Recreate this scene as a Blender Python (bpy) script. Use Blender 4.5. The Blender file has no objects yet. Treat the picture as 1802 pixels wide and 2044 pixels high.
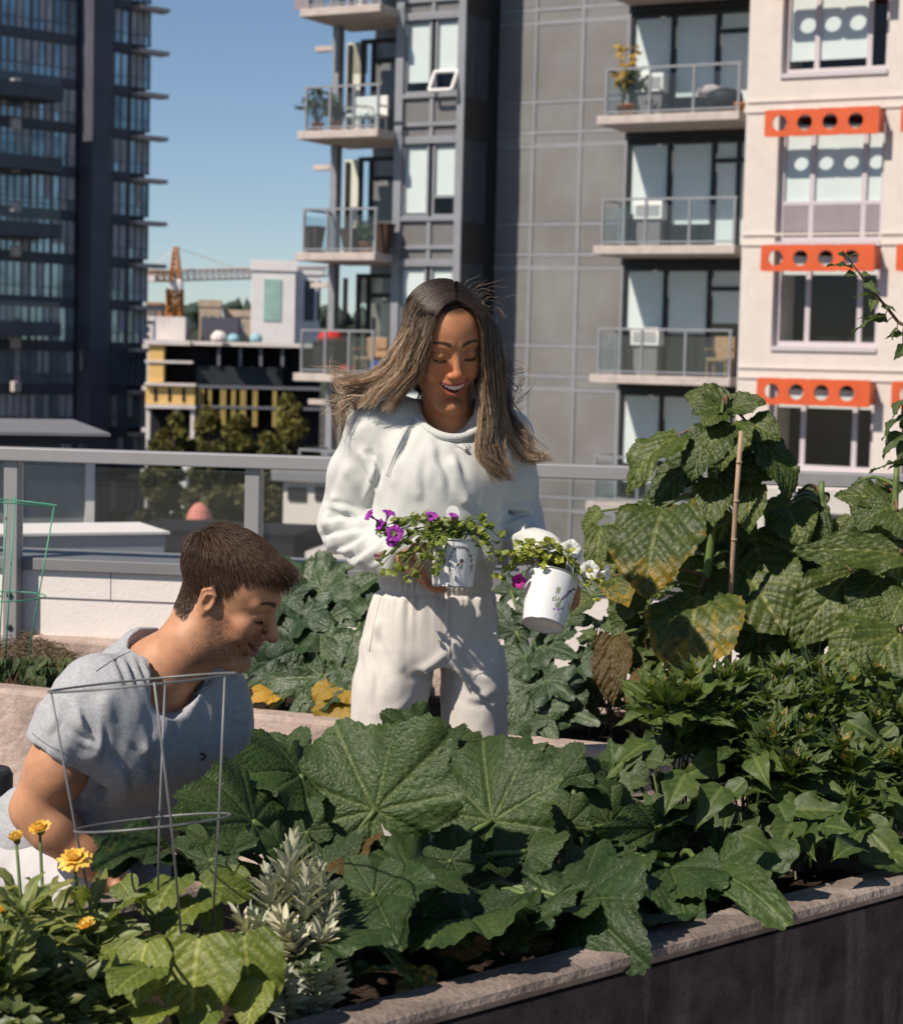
import bpy, bmesh, math, random
import numpy as np
from mathutils import Vector, Matrix, Quaternion
random.seed(7)
rng = np.random.default_rng(11)
SC = bpy.context.scene
COL = SC.collection
V = Vector
# ------------------------------------------------------------------ camera
FPX = 4000.0                      # focal length in photo units (photo 1802 x 2044)
CAM = V((0.0, 0.0, 1.46))
TH = math.atan(0.0755); RO = 0.0245
CF = V((0, math.cos(TH), -math.sin(TH)))
U0 = V((0, math.sin(TH), math.cos(TH)))
R0 = V((1, 0, 0))
CU = U0 * math.cos(RO) - R0 * math.sin(RO)
CR = R0 * math.cos(RO) + U0 * math.sin(RO)
def ray(x, y):
    return CF + CR * ((x - 901) / FPX) - CU * ((y - 1022) / FPX)
def P(x, y, Y):
    d = ray(x, y)
    return CAM + d * (Y / d.y)
def proj(p):
    q = V(p) - CAM
    w = q.dot(CF)
    return 901 + FPX * q.dot(CR) / w, 1022 - FPX * q.dot(CU) / w
cd = bpy.data.cameras.new('camera'); cam = bpy.data.objects.new('camera', cd); COL.objects.link(cam)
cam.matrix_world = Matrix(((CR.x, CU.x, -CF.x, CAM.x), (CR.y, CU.y, -CF.y, CAM.y), (CR.z, CU.z, -CF.z, CAM.z), (0, 0, 0, 1)))
cd.sensor_fit = 'HORIZONTAL'; cd.sensor_width = 36; cd.lens = FPX / 1802 * 36
cd.clip_end = 4000; cd.clip_start = 0.05
cd.dof.use_dof = True; cd.dof.focus_distance = 3.75; cd.dof.aperture_fstop = 10.0
SC.camera = cam
# ------------------------------------------------------------------ light
SUN_AZ = math.radians(50)          # from -Y towards -X
SUN_EL = math.radians(47)
SDIR = V((-math.sin(SUN_AZ) * math.cos(SUN_EL), -math.cos(SUN_AZ) * math.cos(SUN_EL), math.sin(SUN_EL)))
sl = bpy.data.lights.new('sun', 'SUN'); sl.energy = 5.0; sl.angle = math.radians(0.53); sl.color = (1.0, 0.89, 0.76)
so = bpy.data.objects.new('sun', sl); COL.objects.link(so)
so.rotation_euler = (-SDIR).to_track_quat('-Z', 'Y').to_euler()
w = bpy.data.worlds.new('World'); SC.world = w; w.use_nodes = True
nt = w.node_tree
bg = nt.nodes.get('Background') or nt.nodes.new('ShaderNodeBackground')
sky = nt.nodes.new('ShaderNodeTexSky'); sky.sky_type = 'NISHITA'; sky.sun_disc = False
sky.sun_elevation = SUN_EL
sky.sun_rotation = math.atan2(SDIR.x, SDIR.y)
sky.altitude = 400; sky.air_density = 0.8; sky.dust_density = 0.25; sky.ozone_density = 2.3
nt.links.new(sky.outputs[0], bg.inputs[0]); bg.inputs[1].default_value = 0.082
SC.view_settings.view_transform = 'Standard'; SC.view_settings.look = 'None'
SC.view_settings.exposure = 0.2; SC.view_settings.gamma = 1.0
SC.cycles.max_bounces = 8; SC.cycles.transparent_max_bounces = 16
# ------------------------------------------------------------------ materials
MATS = {}
def mat(name, col, rough=0.6, spec=0.5, noise=None, bump=None, metal=0.0, col2=None, sheen=0.0, coords='Object', sub=0.0, stretch=None):
    """noise=(scale, amount)  bump=(scale, strength, dist)"""
    if name in MATS: return MATS[name]
    m = bpy.data.materials.new(name); m.use_nodes = True
    t = m.node_tree; N = t.nodes; L = t.links
    p = N['Principled BSDF']
    p.inputs['Roughness'].default_value = rough
    p.inputs['Specular IOR Level'].default_value = spec
    p.inputs['Metallic'].default_value = metal
    c = tuple(col) + (1,)
    p.inputs['Base Color'].default_value = c
    if sheen: p.inputs['Sheen Weight'].default_value = sheen
    if sub:
        p.inputs['Subsurface Weight'].default_value = sub
        p.inputs['Subsurface Radius'].default_value = (0.01, 0.004, 0.002)
        p.inputs['Subsurface Scale'].default_value = 0.5
    tc = N.new('ShaderNodeTexCoord')
    src = tc.outputs[coords]
    if stretch:
        mp = N.new('ShaderNodeMapping'); mp.inputs['Scale'].default_value = stretch
        L.new(src, mp.inputs[0]); src = mp.outputs[0]
    if noise:
        n = N.new('ShaderNodeTexNoise'); n.inputs['Scale'].default_value = noise[0]; n.inputs['Detail'].default_value = 6
        n.inputs['Roughness'].default_value = 0.62
        L.new(src, n.inputs['Vector'])
        cr = N.new('ShaderNodeValToRGB')
        a = noise[1]
        lo = col2 if col2 is not None else tuple(x * (1 - a) for x in col)
        hi = tuple(min(1, x * (1 + a * 0.6)) for x in col)
        cr.color_ramp.elements[0].position = 0.32; cr.color_ramp.elements[1].position = 0.68
        cr.color_ramp.elements[0].color = tuple(lo) + (1,); cr.color_ramp.elements[1].color = tuple(hi) + (1,)
        L.new(n.outputs[0], cr.inputs[0]); L.new(cr.outputs[0], p.inputs['Base Color'])
    if bump:
        b = N.new('ShaderNodeTexNoise'); b.inputs['Scale'].default_value = bump[0]; b.inputs['Detail'].default_value = 5
        L.new(src, b.inputs['Vector'])
        bp = N.new('ShaderNodeBump'); bp.inputs['Strength'].default_value = bump[1]; bp.inputs['Distance'].default_value = bump[2]
        L.new(b.outputs[0], bp.inputs['Height']); L.new(bp.outputs[0], p.inputs['Normal'])
    MATS[name] = m
    return m
def glass_mat(name, tint=(0.8, 0.9, 0.92), refl=1.0, alpha=0.0, rough=0.02):
    """thin pane: transparent + fresnel gloss, alpha = share of a dull tinted diffuse"""
    if name in MATS: return MATS[name]
    m = bpy.data.materials.new(name); m.use_nodes = True
    t = m.node_tree; N = t.nodes; L = t.links
    N.remove(N['Principled BSDF']); out = N['Material Output']
    tr = N.new('ShaderNodeBsdfTransparent'); tr.inputs[0].default_value = tuple(tint) + (1,)
    gl = N.new('ShaderNodeBsdfGlossy'); gl.inputs['Roughness'].default_value = rough
    fr = N.new('ShaderNodeFresnel')
    ge = N.new('ShaderNodeNewGeometry'); io = N.new('ShaderNodeMath'); io.operation = 'MULTIPLY_ADD'
    io.inputs[1].default_value = -0.8333; io.inputs[2].default_value = 1.5      # same reflectance from either side of the pane
    L.new(ge.outputs['Backfacing'], io.inputs[0]); L.new(io.outputs[0], fr.inputs[0])
    mu = N.new('ShaderNodeMath'); mu.operation = 'MULTIPLY'; mu.inputs[1].default_value = refl; mu.use_clamp = True
    L.new(fr.outputs[0], mu.inputs[0])
    mx = N.new('ShaderNodeMixShader'); L.new(mu.outputs[0], mx.inputs[0])
    last = tr
    if alpha:
        df = N.new('ShaderNodeBsdfDiffuse'); df.inputs[0].default_value = tuple(0.5 * x for x in tint) + (1,)
        m2 = N.new('ShaderNodeMixShader'); m2.inputs[0].default_value = alpha
        L.new(tr.outputs[0], m2.inputs[1]); L.new(df.outputs[0], m2.inputs[2]); last = m2
    L.new(last.outputs[0], mx.inputs[1]); L.new(gl.outputs[0], mx.inputs[2])
    L.new(mx.outputs[0], out.inputs[0])
    MATS[name] = m
    return m
# ------------------------------------------------------------------ objects
def wloc(o):
    l = V((0, 0, 0))
    while o is not None:
        l = l + o.location; o = o.parent
    return l
def tag(o, label=None, cat=None, group=None, kind=None):
    if label: o['label'] = label
    if cat: o['category'] = cat
    if group: o['group'] = group
    if kind: o['kind'] = kind
    return o
def thing(name, label, cat, loc=(0, 0, 0), group=None, parent=None):
    o = bpy.data.objects.new(name, None); o.empty_display_size = 0.1
    COL.objects.link(o); o.location = loc
    return tag(o, label, cat, group)
def mesh_obj(name, verts, faces, material, parent=None, smooth=False, attrs=None, uv=None):
    """verts in WORLD coordinates"""
    off = np.array(wloc(parent)) if parent is not None else np.zeros(3)
    va = np.asarray(verts, dtype=float).reshape(-1, 3)
    own = np.zeros(3)
    if parent is None:
        own = va.mean(axis=0) if len(va) else own
        own = np.array([own[0], own[1], va[:, 2].min()]) if len(va) else own
    me = bpy.data.meshes.new(name)
    me.from_pydata((va - off - own).tolist(), [], faces if isinstance(faces, list) else faces.tolist())
    if smooth: me.polygons.foreach_set('use_smooth', [True] * len(me.polygons))
    mats_ = material if isinstance(material, (list, tuple)) else [material]
    for mm in mats_: me.materials.append(mm)
    if attrs:
        for k, a in attrs.items():
            a = np.asarray(a, dtype=float)
            if a.ndim == 1:
                at = me.attributes.new(k, 'FLOAT', 'POINT'); at.data.foreach_set('value', a)
            else:
                at = me.attributes.new(k, 'FLOAT_COLOR', 'POINT')
                if a.shape[1] == 3: a = np.hstack([a, np.ones((len(a), 1))])
                at.data.foreach_set('color', a.ravel())
    if uv is not None:
        ul = me.uv_layers.new(name='UVMap')
        li = np.empty(len(me.loops), dtype=int); me.loops.foreach_get('vertex_index', li)
        ul.data.foreach_set('uv', np.asarray(uv)[li].ravel())
    me.update()
    o = bpy.data.objects.new(name, me); COL.objects.link(o)
    o.location = own
    if parent is not None: o.parent = parent
    return o
def copy_tree(o, parent=None):
    c = o.copy(); COL.objects.link(c); c.parent = parent
    for ch in list(o.children): copy_tree(ch, c)
    return c
class Frame:
    def __init__(s, origin, ang_deg):
        a = math.radians(ang_deg)
        s.o = V((origin[0], origin[1], 0)); s.u = V((math.cos(a), math.sin(a), 0)); s.n = V((math.sin(a), -math.cos(a), 0))
    def pt(s, a, d, z): return s.o + s.u * a + s.n * d + V((0, 0, z))
    def at(s, x, y, d=0.0):
        r = ray(x, y); o = s.o + s.n * d
        t = (o - CAM).dot(s.n) / r.dot(s.n)
        p = CAM + r * t
        return (p - s.o).dot(s.u), p.z
WF = Frame((0, 0), 0)
class MB:
    def __init__(s): s.v = []; s.f = []; s.m = []
    def quad(s, a, b, c, d): 
        i = len(s.v); s.v += [tuple(a), tuple(b), tuple(c), tuple(d)]; s.f.append((i, i + 1, i + 2, i + 3))
    def box(s, F, a0, a1, d0, d1, z0, z1):
        if a1 < a0: a0, a1 = a1, a0
        if d1 < d0: d0, d1 = d1, d0
        if z1 < z0: z0, z1 = z1, z0
        i = len(s.v)
        for z in (z0, z1):
            for (a, d) in ((a0, d1), (a1, d1), (a1, d0), (a0, d0)): s.v.append(tuple(F.pt(a, d, z)))
        for q in ((3, 2, 1, 0), (4, 5, 6, 7), (0, 1, 5, 4), (1, 2, 6, 5), (2, 3, 7, 6), (3, 0, 4, 7)):
            s.f.append(tuple(i + k for k in q))
        return s
    def tube(s, pts, r, n=8, cap=True):
        pts = [V(p) for p in pts]; m = len(pts)
        rr = r if hasattr(r, '__len__') else [r] * m
        i0 = len(s.v)
        t0 = (pts[1] - pts[0]).normalized()
        ref = V((0, 0, 1)) if abs(t0.z) < 0.9 else V((1, 0, 0))
        x = t0.cross(ref).normalized()
        for k in range(m):
            t = ((pts[min(k + 1, m - 1)] - pts[max(k - 1, 0)])).normalized()
            x = (x - t * x.dot(t)).normalized(); y = t.cross(x)
            for j in range(n):
                an = 2 * math.pi * j / n
                s.v.append(tuple(pts[k] + (x * math.cos(an) + y * math.sin(an)) * rr[k]))
        for k in range(m - 1):
            for j in range(n):
                a = i0 + k * n + j; b = i0 + k * n + (j + 1) % n
                s.f.append((a, b, b + n, a + n))
        if cap:
            s.f.append(tuple(i0 + j for j in range(n))[::-1]); s.f.append(tuple(i0 + (m - 1) * n + j for j in range(n)))
        return s
    def lathe(s, prof, M, n=40, capb=True, capt=False):
        i0 = len(s.v)
        for (r, z) in prof:
            for j in range(n):
                a = 2 * math.pi * j / n
                s.v.append(tuple(M @ V((r * math.cos(a), r * math.sin(a), z))))
        for k in range(len(prof) - 1):
            for j in range(n):
                a = i0 + k * n + j; b = i0 + k * n + (j + 1) % n
                s.f.append((a, b, b + n, a + n))
        if capb: s.f.append(tuple(i0 + j for j in range(n))[::-1])
        if capt: s.f.append(tuple(i0 + (len(prof) - 1) * n + j for j in range(n)))
        return s
    def build(s, name, m, parent=None, smooth=False, bevel=0.0):
        o = mesh_obj(name, s.v, s.f, m, parent, smooth)
        if bevel:
            b = o.modifiers.new('bevel', 'BEVEL'); b.width = bevel; b.segments = 2; b.limit_method = 'ANGLE'
        return o
# ================================================================== materials of the city
M_frame = mat('grey_aluminium', (0.25, 0.26, 0.285), 0.45, 0.5, noise=(3, 0.1))
M_panel = mat('grey_cladding', (0.205, 0.205, 0.205), 0.35, 0.45, noise=(0.6, 0.16), col2=(0.165, 0.155, 0.15))
M_panel_lo = mat('spandrel_grey', (0.17, 0.165, 0.165), 0.4, 0.45, noise=(1.5, 0.12))
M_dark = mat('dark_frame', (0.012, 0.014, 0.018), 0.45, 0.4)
M_slab = mat('balcony_concrete', (0.50, 0.435, 0.405), 0.8, 0.25, noise=(4, 0.18), bump=(30, 0.3, 0.01))
M_blind = mat('roller_blind', (0.72, 0.75, 0.735), 0.8, 0.2, noise=(2, 0.04))
M_blindwarm = mat('warm_curtain', (0.62, 0.63, 0.54), 0.85, 0.2, noise=(12, 0.12), stretch=(6, 6, 0.3))
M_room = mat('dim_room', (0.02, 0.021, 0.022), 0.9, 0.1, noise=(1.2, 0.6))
M_pane = glass_mat('window_glass', (0.90, 0.94, 0.945), 0.8)
M_pane_dim = glass_mat('dim_side_glass', (0.5, 0.55, 0.58), 0.25)
M_guard = glass_mat('guard_glass', (0.80, 0.88, 0.90), 0.9, 0.05)
M_cream = mat('cream_render', (0.64, 0.58, 0.535), 0.85, 0.2, noise=(2.5, 0.06), bump=(60, 0.2, 0.01))
M_orange = mat('orange_paint', (0.62, 0.10, 0.028), 0.5, 0.4, noise=(3, 0.1))
M_lilac = mat('pale_lilac_frame', (0.52, 0.47, 0.50), 0.5, 0.4)
M_lilacpan = mat('lilac_spandrel', (0.27, 0.23, 0.26), 0.5, 0.4, noise=(2, 0.08))
M_white = mat('white_paint', (0.78, 0.77, 0.75), 0.6, 0.3, noise=(3, 0.04))

def window(root, F, a0, a1, z0, z1, d, cols=(), rows=(), blind=None, bm=None, fw=0.05, fm=None, room=True, pane=None, warm=False):
    """window part > pane, blind, interior. cols/rows: positions of bars. blind=list of (a0,a1,z0,z1)"""
    f = MB()
    f.box(F, a0, a0 + fw, d - .06, d + .02, z0, z1); f.box(F, a1 - fw, a1, d - .06, d + .02, z0, z1)
    f.box(F, a0 + fw, a1 - fw, d - .06, d + .02, z0, z0 + fw); f.box(F, a0 + fw, a1 - fw, d - .06, d + .02, z1 - fw, z1)
    for c in cols: f.box(F, c - fw / 2, c + fw / 2, d - .055, d + .018, z0 + fw, z1 - fw)
    for (r, ra, rb) in rows: f.box(F, ra + fw / 2, rb - fw / 2, d - .05, d + .015, r - fw / 2, r + fw / 2)
    w_ = f.build('window', fm or M_dark, root)
    p = MB(); p.quad(F.pt(a0 + fw * .5, d - .02, z0 + fw * .5), F.pt(a1 - fw * .5, d - .02, z0 + fw * .5), F.pt(a1 - fw * .5, d - .02, z1 - fw * .5), F.pt(a0 + fw * .5, d - .02, z1 - fw * .5))
    p.build('pane', pane or M_pane, w_)
    if blind:
        for bl in blind:
            b = MB(); b.box(F, bl[0], bl[1], d - .06, d - .05, bl[2], bl[3]); b.build('blind', bm or M_blind, w_)
    if room:
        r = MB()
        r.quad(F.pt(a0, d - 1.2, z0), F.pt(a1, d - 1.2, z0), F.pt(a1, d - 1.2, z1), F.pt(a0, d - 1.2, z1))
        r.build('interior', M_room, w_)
    return w_

# ================================================================== grey apartment building (bay, panels, balconies)
o_ = P(901, 500, 48.5); G = Frame((o_.x, o_.y), -28.7)
gb = thing('apartment_building', 'grey panelled apartment block with stacked balconies and white blinds, behind the woman', 'building', G.pt(0, 0, -18))
def ga(x, d=0.0): return G.at(x, 500, d)[0]
ST = 2.95
_, z0s = G.at(690, 503, 0.9)
SL = [z0s + ST * k for k in range(-3, 4)]
aL, aB0, aB1, aW0, aW1, aR1 = ga(636), ga(785), ga(918), ga(983, -1.65), ga(1247, -1.65), ga(1481, -0.5)
body = MB()
body.box(G, aL + .05, aB0 + .1, -12, -2.4, -18, SL[-1] + 3)
body.box(G, aB0 + .05, aB1 - .06, -12, -1.6, -18, SL[-1] + 3)
body.box(G, aB1 - .06, aW1, -12, -1.75, -18, SL[-1] + 3)
body.box(G, aW1, aR1 + .5, -12, -2.6, -18, SL[-1] + 3)
body.build('wall', M_panel, gb)
# left column and bay mullions
fr = MB()
fr.box(G, aL - .02, aL + .16, -.75, -.5, -18, SL[-1] + 3)
for x0, x1 in ((783, 798), (906, 920)):
    fr.box(G, ga(x0), ga(x1), -1.6, .04, -18, SL[-1] + 3)
bm0 = (ga(850) + ga(858)) / 2
for s in SL:
    for zz, h, dd in ((s - .22, .1, .03), (s + .12, .09, .02), (s + .80, .1, .03), (s + 2.66, .1, .025)):
        fr.box(G, ga(798) , ga(906), -.35, dd, zz, zz + h)
    fr.box(G, bm0 - .05, bm0 + .05, -.3, .0, s - .12, s + .12)
    fr.box(G, bm0 - .05, bm0 + .05, -.3, .0, s + .21, s + .80)
fr.build('mullion', M_frame, gb)
for s in SL:
    sp = MB(); sp.box(G, ga(798), ga(906), -.3, -.06, s + .21, s + .80); sp.build('spandrel', M_panel_lo, gb)
    sp = MB(); sp.box(G, ga(798), ga(906), -.3, -.06, s - .12, s + .12); sp.build('spandrel', M_panel_lo, gb)
for i, s in enumerate(SL):
    zb = s + .90; zt = s + 2.66
    for (l, r, low, hop) in ((ga(798), bm0 - .05, (0.28 if i == 4 else 0.1), False), (bm0 + .05, ga(906), (.52 if i in (4, 3) else .62), True)):
        bl = [(l + .05, r - .05, zb + low, zt - .08)]
        rows = [(zb + .48, l, r)] if hop else []
        window(gb, G, l, r, zb, zt, -.06, rows=rows, blind=bl, fm=M_frame, fw=.06)
    if i == 4:   # open hopper sash
        l, r = bm0 + .08, ga(906) - .02
        h = MB()
        c0 = [G.pt(l, .0, zb + .50), G.pt(r, .0, zb + .50), G.pt(r, .28, zb + .02), G.pt(l, .28, zb + .02)]
        for k in range(4): h.tube([c0[k], c0[(k + 1) % 4]], .045, 6)
        hw = h.build('window', M_white, gb); hp = MB(); hp.quad(*c0); hp.build('pane', M_pane, hw)
# return wall with dark glass
rt = MB(); rt.box(G, aB1 + .0, aB1 + .06, -1.7, -1.2, -18, SL[-1] + 3)
for s in SL: rt.box(G, aB1, aB1 + .06, -1.2, -.02, s - .2, s + .78)
rt.build('return_wall', M_dark, gb)
for s in SL:
    gp = MB(); gp.quad(G.pt(aB1 + .03, -.02, s + .78), G.pt(aB1 + .03, -1.2, s + .78), G.pt(aB1 + .03, -1.2, s + 2.75), G.pt(aB1 + .03, -.02, s + 2.75))
    gp.build('side_pane', M_pane_dim, gb)
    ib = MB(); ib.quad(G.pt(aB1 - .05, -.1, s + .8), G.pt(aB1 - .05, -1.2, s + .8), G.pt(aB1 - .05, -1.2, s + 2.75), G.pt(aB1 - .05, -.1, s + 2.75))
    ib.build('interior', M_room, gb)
# panel wall
pw = MB()
cols = [aW0 - .25, ga(1057, -1.65), ga(1151, -1.65), ga(1241, -1.65)]
for s in SL:
    for (za, zb_) in ((s + .13, s + .76), (s + .86, s + 2.68), (s - .20, s + .02)):
        for c in range(3):
            pw.box(G, cols[c] + .07, cols[c + 1] - .03, -1.75, -1.68 + .012 * ((c + int(s * 3)) % 3), za, zb_)
pw.build('cladding_panel', M_panel, gb)
pf = MB()
for c in cols[1:]: pf.box(G, c - .045, c + .045, -1.78, -1.662, -18, SL[-1] + 3)
for s in SL:
    for (zz, h) in ((s - .30, .1), (s + .03, .09), (s + .77, .08)):
        for c in range(3):
            pf.box(G, cols[c] + .05, cols[c + 1] - .045, -1.78, -1.665, zz, zz + h)
pf.build('panel_frame', M_frame, gb)
# balconies
def balcony(a0, a1, s, dfront, dback, left_return=True, split=3):
    b = MB(); b.box(G, a0 - .25, a1, dback, dfront, s - .20, s)
    b0 = b.build('balcony', M_slab, gb, bevel=.02)
    r = MB(); h = 1.08; d = dfront - .12; la = a0 - .1
    r.box(G, la, a1 - .02, d - .025, d + .025, s + h - .05, s + h)
    r.box(G, la + .05, a1 - .05, d - .02, d + .02, s + .06, s + .1)
    for k in range(split + 1):
        x = la + .025 + (a1 - la - .09) * k / split
        r.box(G, x - .025, x + .025, d - .03, d + .03, s, s + h - .05)
    if left_return:
        r.box(G, la - .025, la + .025, dback + .8, d - .03, s + h - .05, s + h)
        r.box(G, la - .02, la + .02, dback + .8, d - .03, s + .06, s + .1)
        r.box(G, la - .025, la + .025, dback + .8, dback + .85, s, s + h - .05)
    r.build('railing', M_frame, b0)
    g = MB(); g.quad(G.pt(la + .05, d, s + .1), G.pt(a1 - .05, d, s + .1), G.pt(a1 - .05, d, s + h - .18), G.pt(la + .05, d, s + h - .18))
    if left_return: g.quad(G.pt(la, dback + .85, s + .1), G.pt(la, d - .03, s + .1), G.pt(la, d - .03, s + h - .18), G.pt(la, dback + .85, s + h - .18))
    g.build('glass_panel', M_guard, b0)
    return b0
aLs = G.at(606, 503, .9)[0]
for i, s in enumerate(SL):
    balcony(aLs, aB0 + .02, s, .9, -1.5)
    # glazing behind: curtain bay, sliding panes
    a0, a1 = aL + .2, aB0 - .02
    c1 = ga(690, -1.5) ; c2 = ga(737, -1.5)
    bl = [(a0 + .06, c1 - .12, s + .1, s + 2.5)]
    if i == 3: bl.append((c1 + .05, c2 - .05, s + .1, s + .95)); bl.append((c2 + .05, a1 - .1, s + .1, s + .95))
    if i == 4: bl.append((c1 + .05, c1 + .5, s + 1.7, s + 2.5))
    if i == 2: bl = [(a0 + .06, a0 + .75, s + 1.8, s + 2.5), (a0 + .7, a0 + .95, s + .1, s + 1.8)]
    window(gb, G, a0, a1, s + .01, s + 2.55, -1.5, cols=(c1, c2), rows=((s + 2.0, c2, a1),), blind=bl, bm=M_blindwarm, fw=.11)
    q = MB(); q.box(G, aL - .55, aL - .03, -.7, -.5, s + 2.15, s + 2.28); q.build('fin', M_slab, gb)
aRl = G.at(1203, 490, .25)[0]
for i, s0 in enumerate(SL):
    s = s0 + .16
    balcony(aRl, aR1 + .1, s, .25, -1.7, True, 3)
    a0, a1 = aW1 + .05, aR1 - .02
    c1 = ga(1330, -1.5); c2 = ga(1418, -1.5)
    bl = [(a0 + .08, c1 - .08, s + (.85 if i != 4 else 1.0), s + 2.45), (c1 + .08, c2 - .08, s + .6, s + 2.45), (c2 + .08, a1 - .06, s + .1, s + 2.45)]
    if i == 2: bl = [(a0 + .08, c1 - .08, s + 1.05, s + 2.45), (c1 + .08, c2 - .08, s + 1.0, s + 2.45), (c2 + .08, a1 - .06, s + 1.25, s + 2.45)]
    if i <= 1: bl = [(a0 + .08, c1 - .08, s + .4, s + 2.45), (c1 + .08, c2 - .08, s + .5, s + 2.45)]
    rows = ((s + 2.05, c2, a1), (s + .8, a0, c1))
    window(gb, G, a0, a1, s + .01, s + 2.58, -1.5, cols=(c1, c2) + ((c2 + .62,) if i == 3 else ()), rows=rows, blind=bl, fw=.1)
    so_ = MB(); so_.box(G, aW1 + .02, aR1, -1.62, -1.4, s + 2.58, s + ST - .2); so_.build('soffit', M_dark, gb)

# ================================================================== cream apartment wing with orange sunshades
cb = thing('apartment_building', 'cream rendered apartment wing with orange perforated window sunshades, at right', 'building', G.pt(14, 0, -18))
dC = .35
def ca(x, y=500): return G.at(x, y, dC)[0]
cE0, w0, w1, cE1 = ca(1480), ca(1545), ca(1757), ca(1757) + 9.0
w2, w3 = ca(1814), ca(1814) + 2.3
wins = []
rowsY = [(-110, 147, 1560), (222, 482, 1545), (490, 690, 1540), (755, 935, 1530)]
zrow = []
for i, (yt, yb, xx) in enumerate(rowsY):
    zt = G.at(xx, yt, dC)[1]; zb_ = G.at(xx, yb, dC)[1]
    zrow.append((zb_, zt))
zrow.append((zrow[-1][0] - 2.9, zrow[-1][1] - 2.9)); zrow.append((zrow[-1][0] - 2.9, zrow[-1][1] - 2.9))
cw = MB(); top = 16
for (l, r) in ((cE0, w0), (w1, w2), (w3, cE1)): cw.box(G, l, r, -3, dC, -18, top)
for (l, r) in ((w0, w1), (w2, w3)):
    zz = top
    for (zb_, zt) in zrow:
        cw.box(G, l, r, -3, dC, zt, zz); zz = zb_
    cw.box(G, l, r, -3, dC, -18, zz)
cw.box(G, cE0 + .01, cE1, -12, -3.0, -18, top)
cw.build('wall', M_cream, cb)
gr = MB()
for y in (205, 470, 735):
    z = G.at(1500, y, dC)[1]
    for q in (0, -.22): gr.box(G, cE0 + .02, cE1, dC, dC + .035, z + q, z + q + .05)
gr.build('string_course', M_cream, cb)
def shade(a0, a1, z0, z1, d):
    n = 5; t = .05; mb = MB(); W = (a1 - a0) / 4.5; r = (z1 - z0) * .29; N = 28
    for k in range(5):
        l = a0 + W * k; rr = a0 + W * (k + 1) if k < 4 else a1
        if k == 4:
            mb.box(G, l, rr, d - t, d, z0, z1); continue
        cx, cz = (l + rr) / 2 + W * .1, (z0 + z1) / 2
        ring = []; sq = []
        for j in range(N):
            an = 2 * math.pi * j / N; c, s_ = math.cos(an), math.sin(an)
            ring.append((cx + r * c, cz + r * s_))
            kx = ((rr - cx) if c > 0 else (cx - l)) / max(abs(c), 1e-6); kz = ((z1 - z0) / 2) / max(abs(s_), 1e-6); kk = min(kx, kz)
            sq.append((cx + kk * c, cz + kk * s_))
        # make sure corners exist
        i0 = len(mb.v)
        for (rgd) in (d, d - t):
            for p in ring: mb.v.append(tuple(G.pt(p[0], rgd, p[1])))
            for p in sq: mb.v.append(tuple(G.pt(p[0], rgd, p[1])))
        for j in range(N):
            j2 = (j + 1) % N
            mb.f.append((i0 + j, i0 + N + j, i0 + N + j2, i0 + j2))
            mb.f.append((i0 + 2 * N + j2, i0 + 3 * N + j2, i0 + 3 * N + j, i0 + 2 * N + j))
            mb.f.append((i0 + j2, i0 + 2 * N + j2, i0 + 2 * N + j, i0 + j))
            mb.f.append((i0 + N + j, i0 + 3 * N + j, i0 + 3 * N + j2, i0 + N + j2))
    o = mb.build('sunshade', M_orange, cb)
    s2 = MB(); s2.box(G, a1 - .06, a1 - .01, dC, d - t - .003, z0 + .05, z1 - .06)
    s2.build('bracket', M_orange, o)
for (xl, xr, yt, yb) in ((1541, 1768, -70, -6), (1527, 1755, 213, 270), (1519, 1746, 482, 538), (1511, 1737, 747, 803)):
    dS = dC + .46
    a0 = G.at(xl, yt, dS)[0]; a1 = G.at(xr, yt, dS)[0]
    z1 = G.at(xl, yt + 6, dS)[1]; z0 = G.at(xl, yb + 3, dS)[1]
    shade(a0, a1, z0, z1, dS)
    if yt > 0: shade(a0 + (w2 - w0), a1 + (w2 - w0), z0, z1, dS)
for j, (wa, wb) in enumerate(((w0, w1), (w2, w3))):
    for i, (zb_, zt) in enumerate(zrow):
        tot = wb - wa
        c1, c2 = wa + tot * .31, wa + tot * .80
        bl = None
        if i == 0: bl = [(wa + .1, c1 - .05, zb_ + .3, zt - .1), (c1 + .05, c2 - .05, zb_ + .3, zt - .1)]
        if i in (2, 3): bl = [(wa + .1, c1 - .05, zt - .62, zt - .22), (c1 + .05, c2 - .05, zt - .62, zt - .22), (c2 + .05, wb - .1, zt - .62, zt - .22)]
        if i == 1: bl = [(wa + .1, c1 - .05, zb_ + .85, zt - .30), (c1 + .05, c2 - .05, zb_ + .85, zt - .30), (c2 + .05, wb - .1, zb_ + .85, zt - .30)]
        rows = []
        wz = window(cb, G, wa, wb, zb_ + .002, zt - .002, dC - .22, cols=(c1, c2), rows=rows, blind=bl, fw=.11, fm=M_lilac)
        if i == 1:
            q = MB()
            for (l, r) in ((wa + .12, c1 - .06), (c1 + .06, c2 - .06), (c2 + .06, wb - .12)): q.box(G, l, r, dC - .235, dC - .205, zb_ + .22, zb_ + .80)
            q.build('spandrel', M_lilacpan, wz)
            q = MB(); q.box(G, wa + .11, wb - .11, dC - .26, dC - .198, zb_ + .80, zb_ + .88); q.build('transom', M_lilac, wz)
        sill = MB(); sill.box(G, wa, wb, dC + .001, dC + .05, zb_ - .1, zb_ - .002); sill.build('sill', M_lilac, wz)

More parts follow.
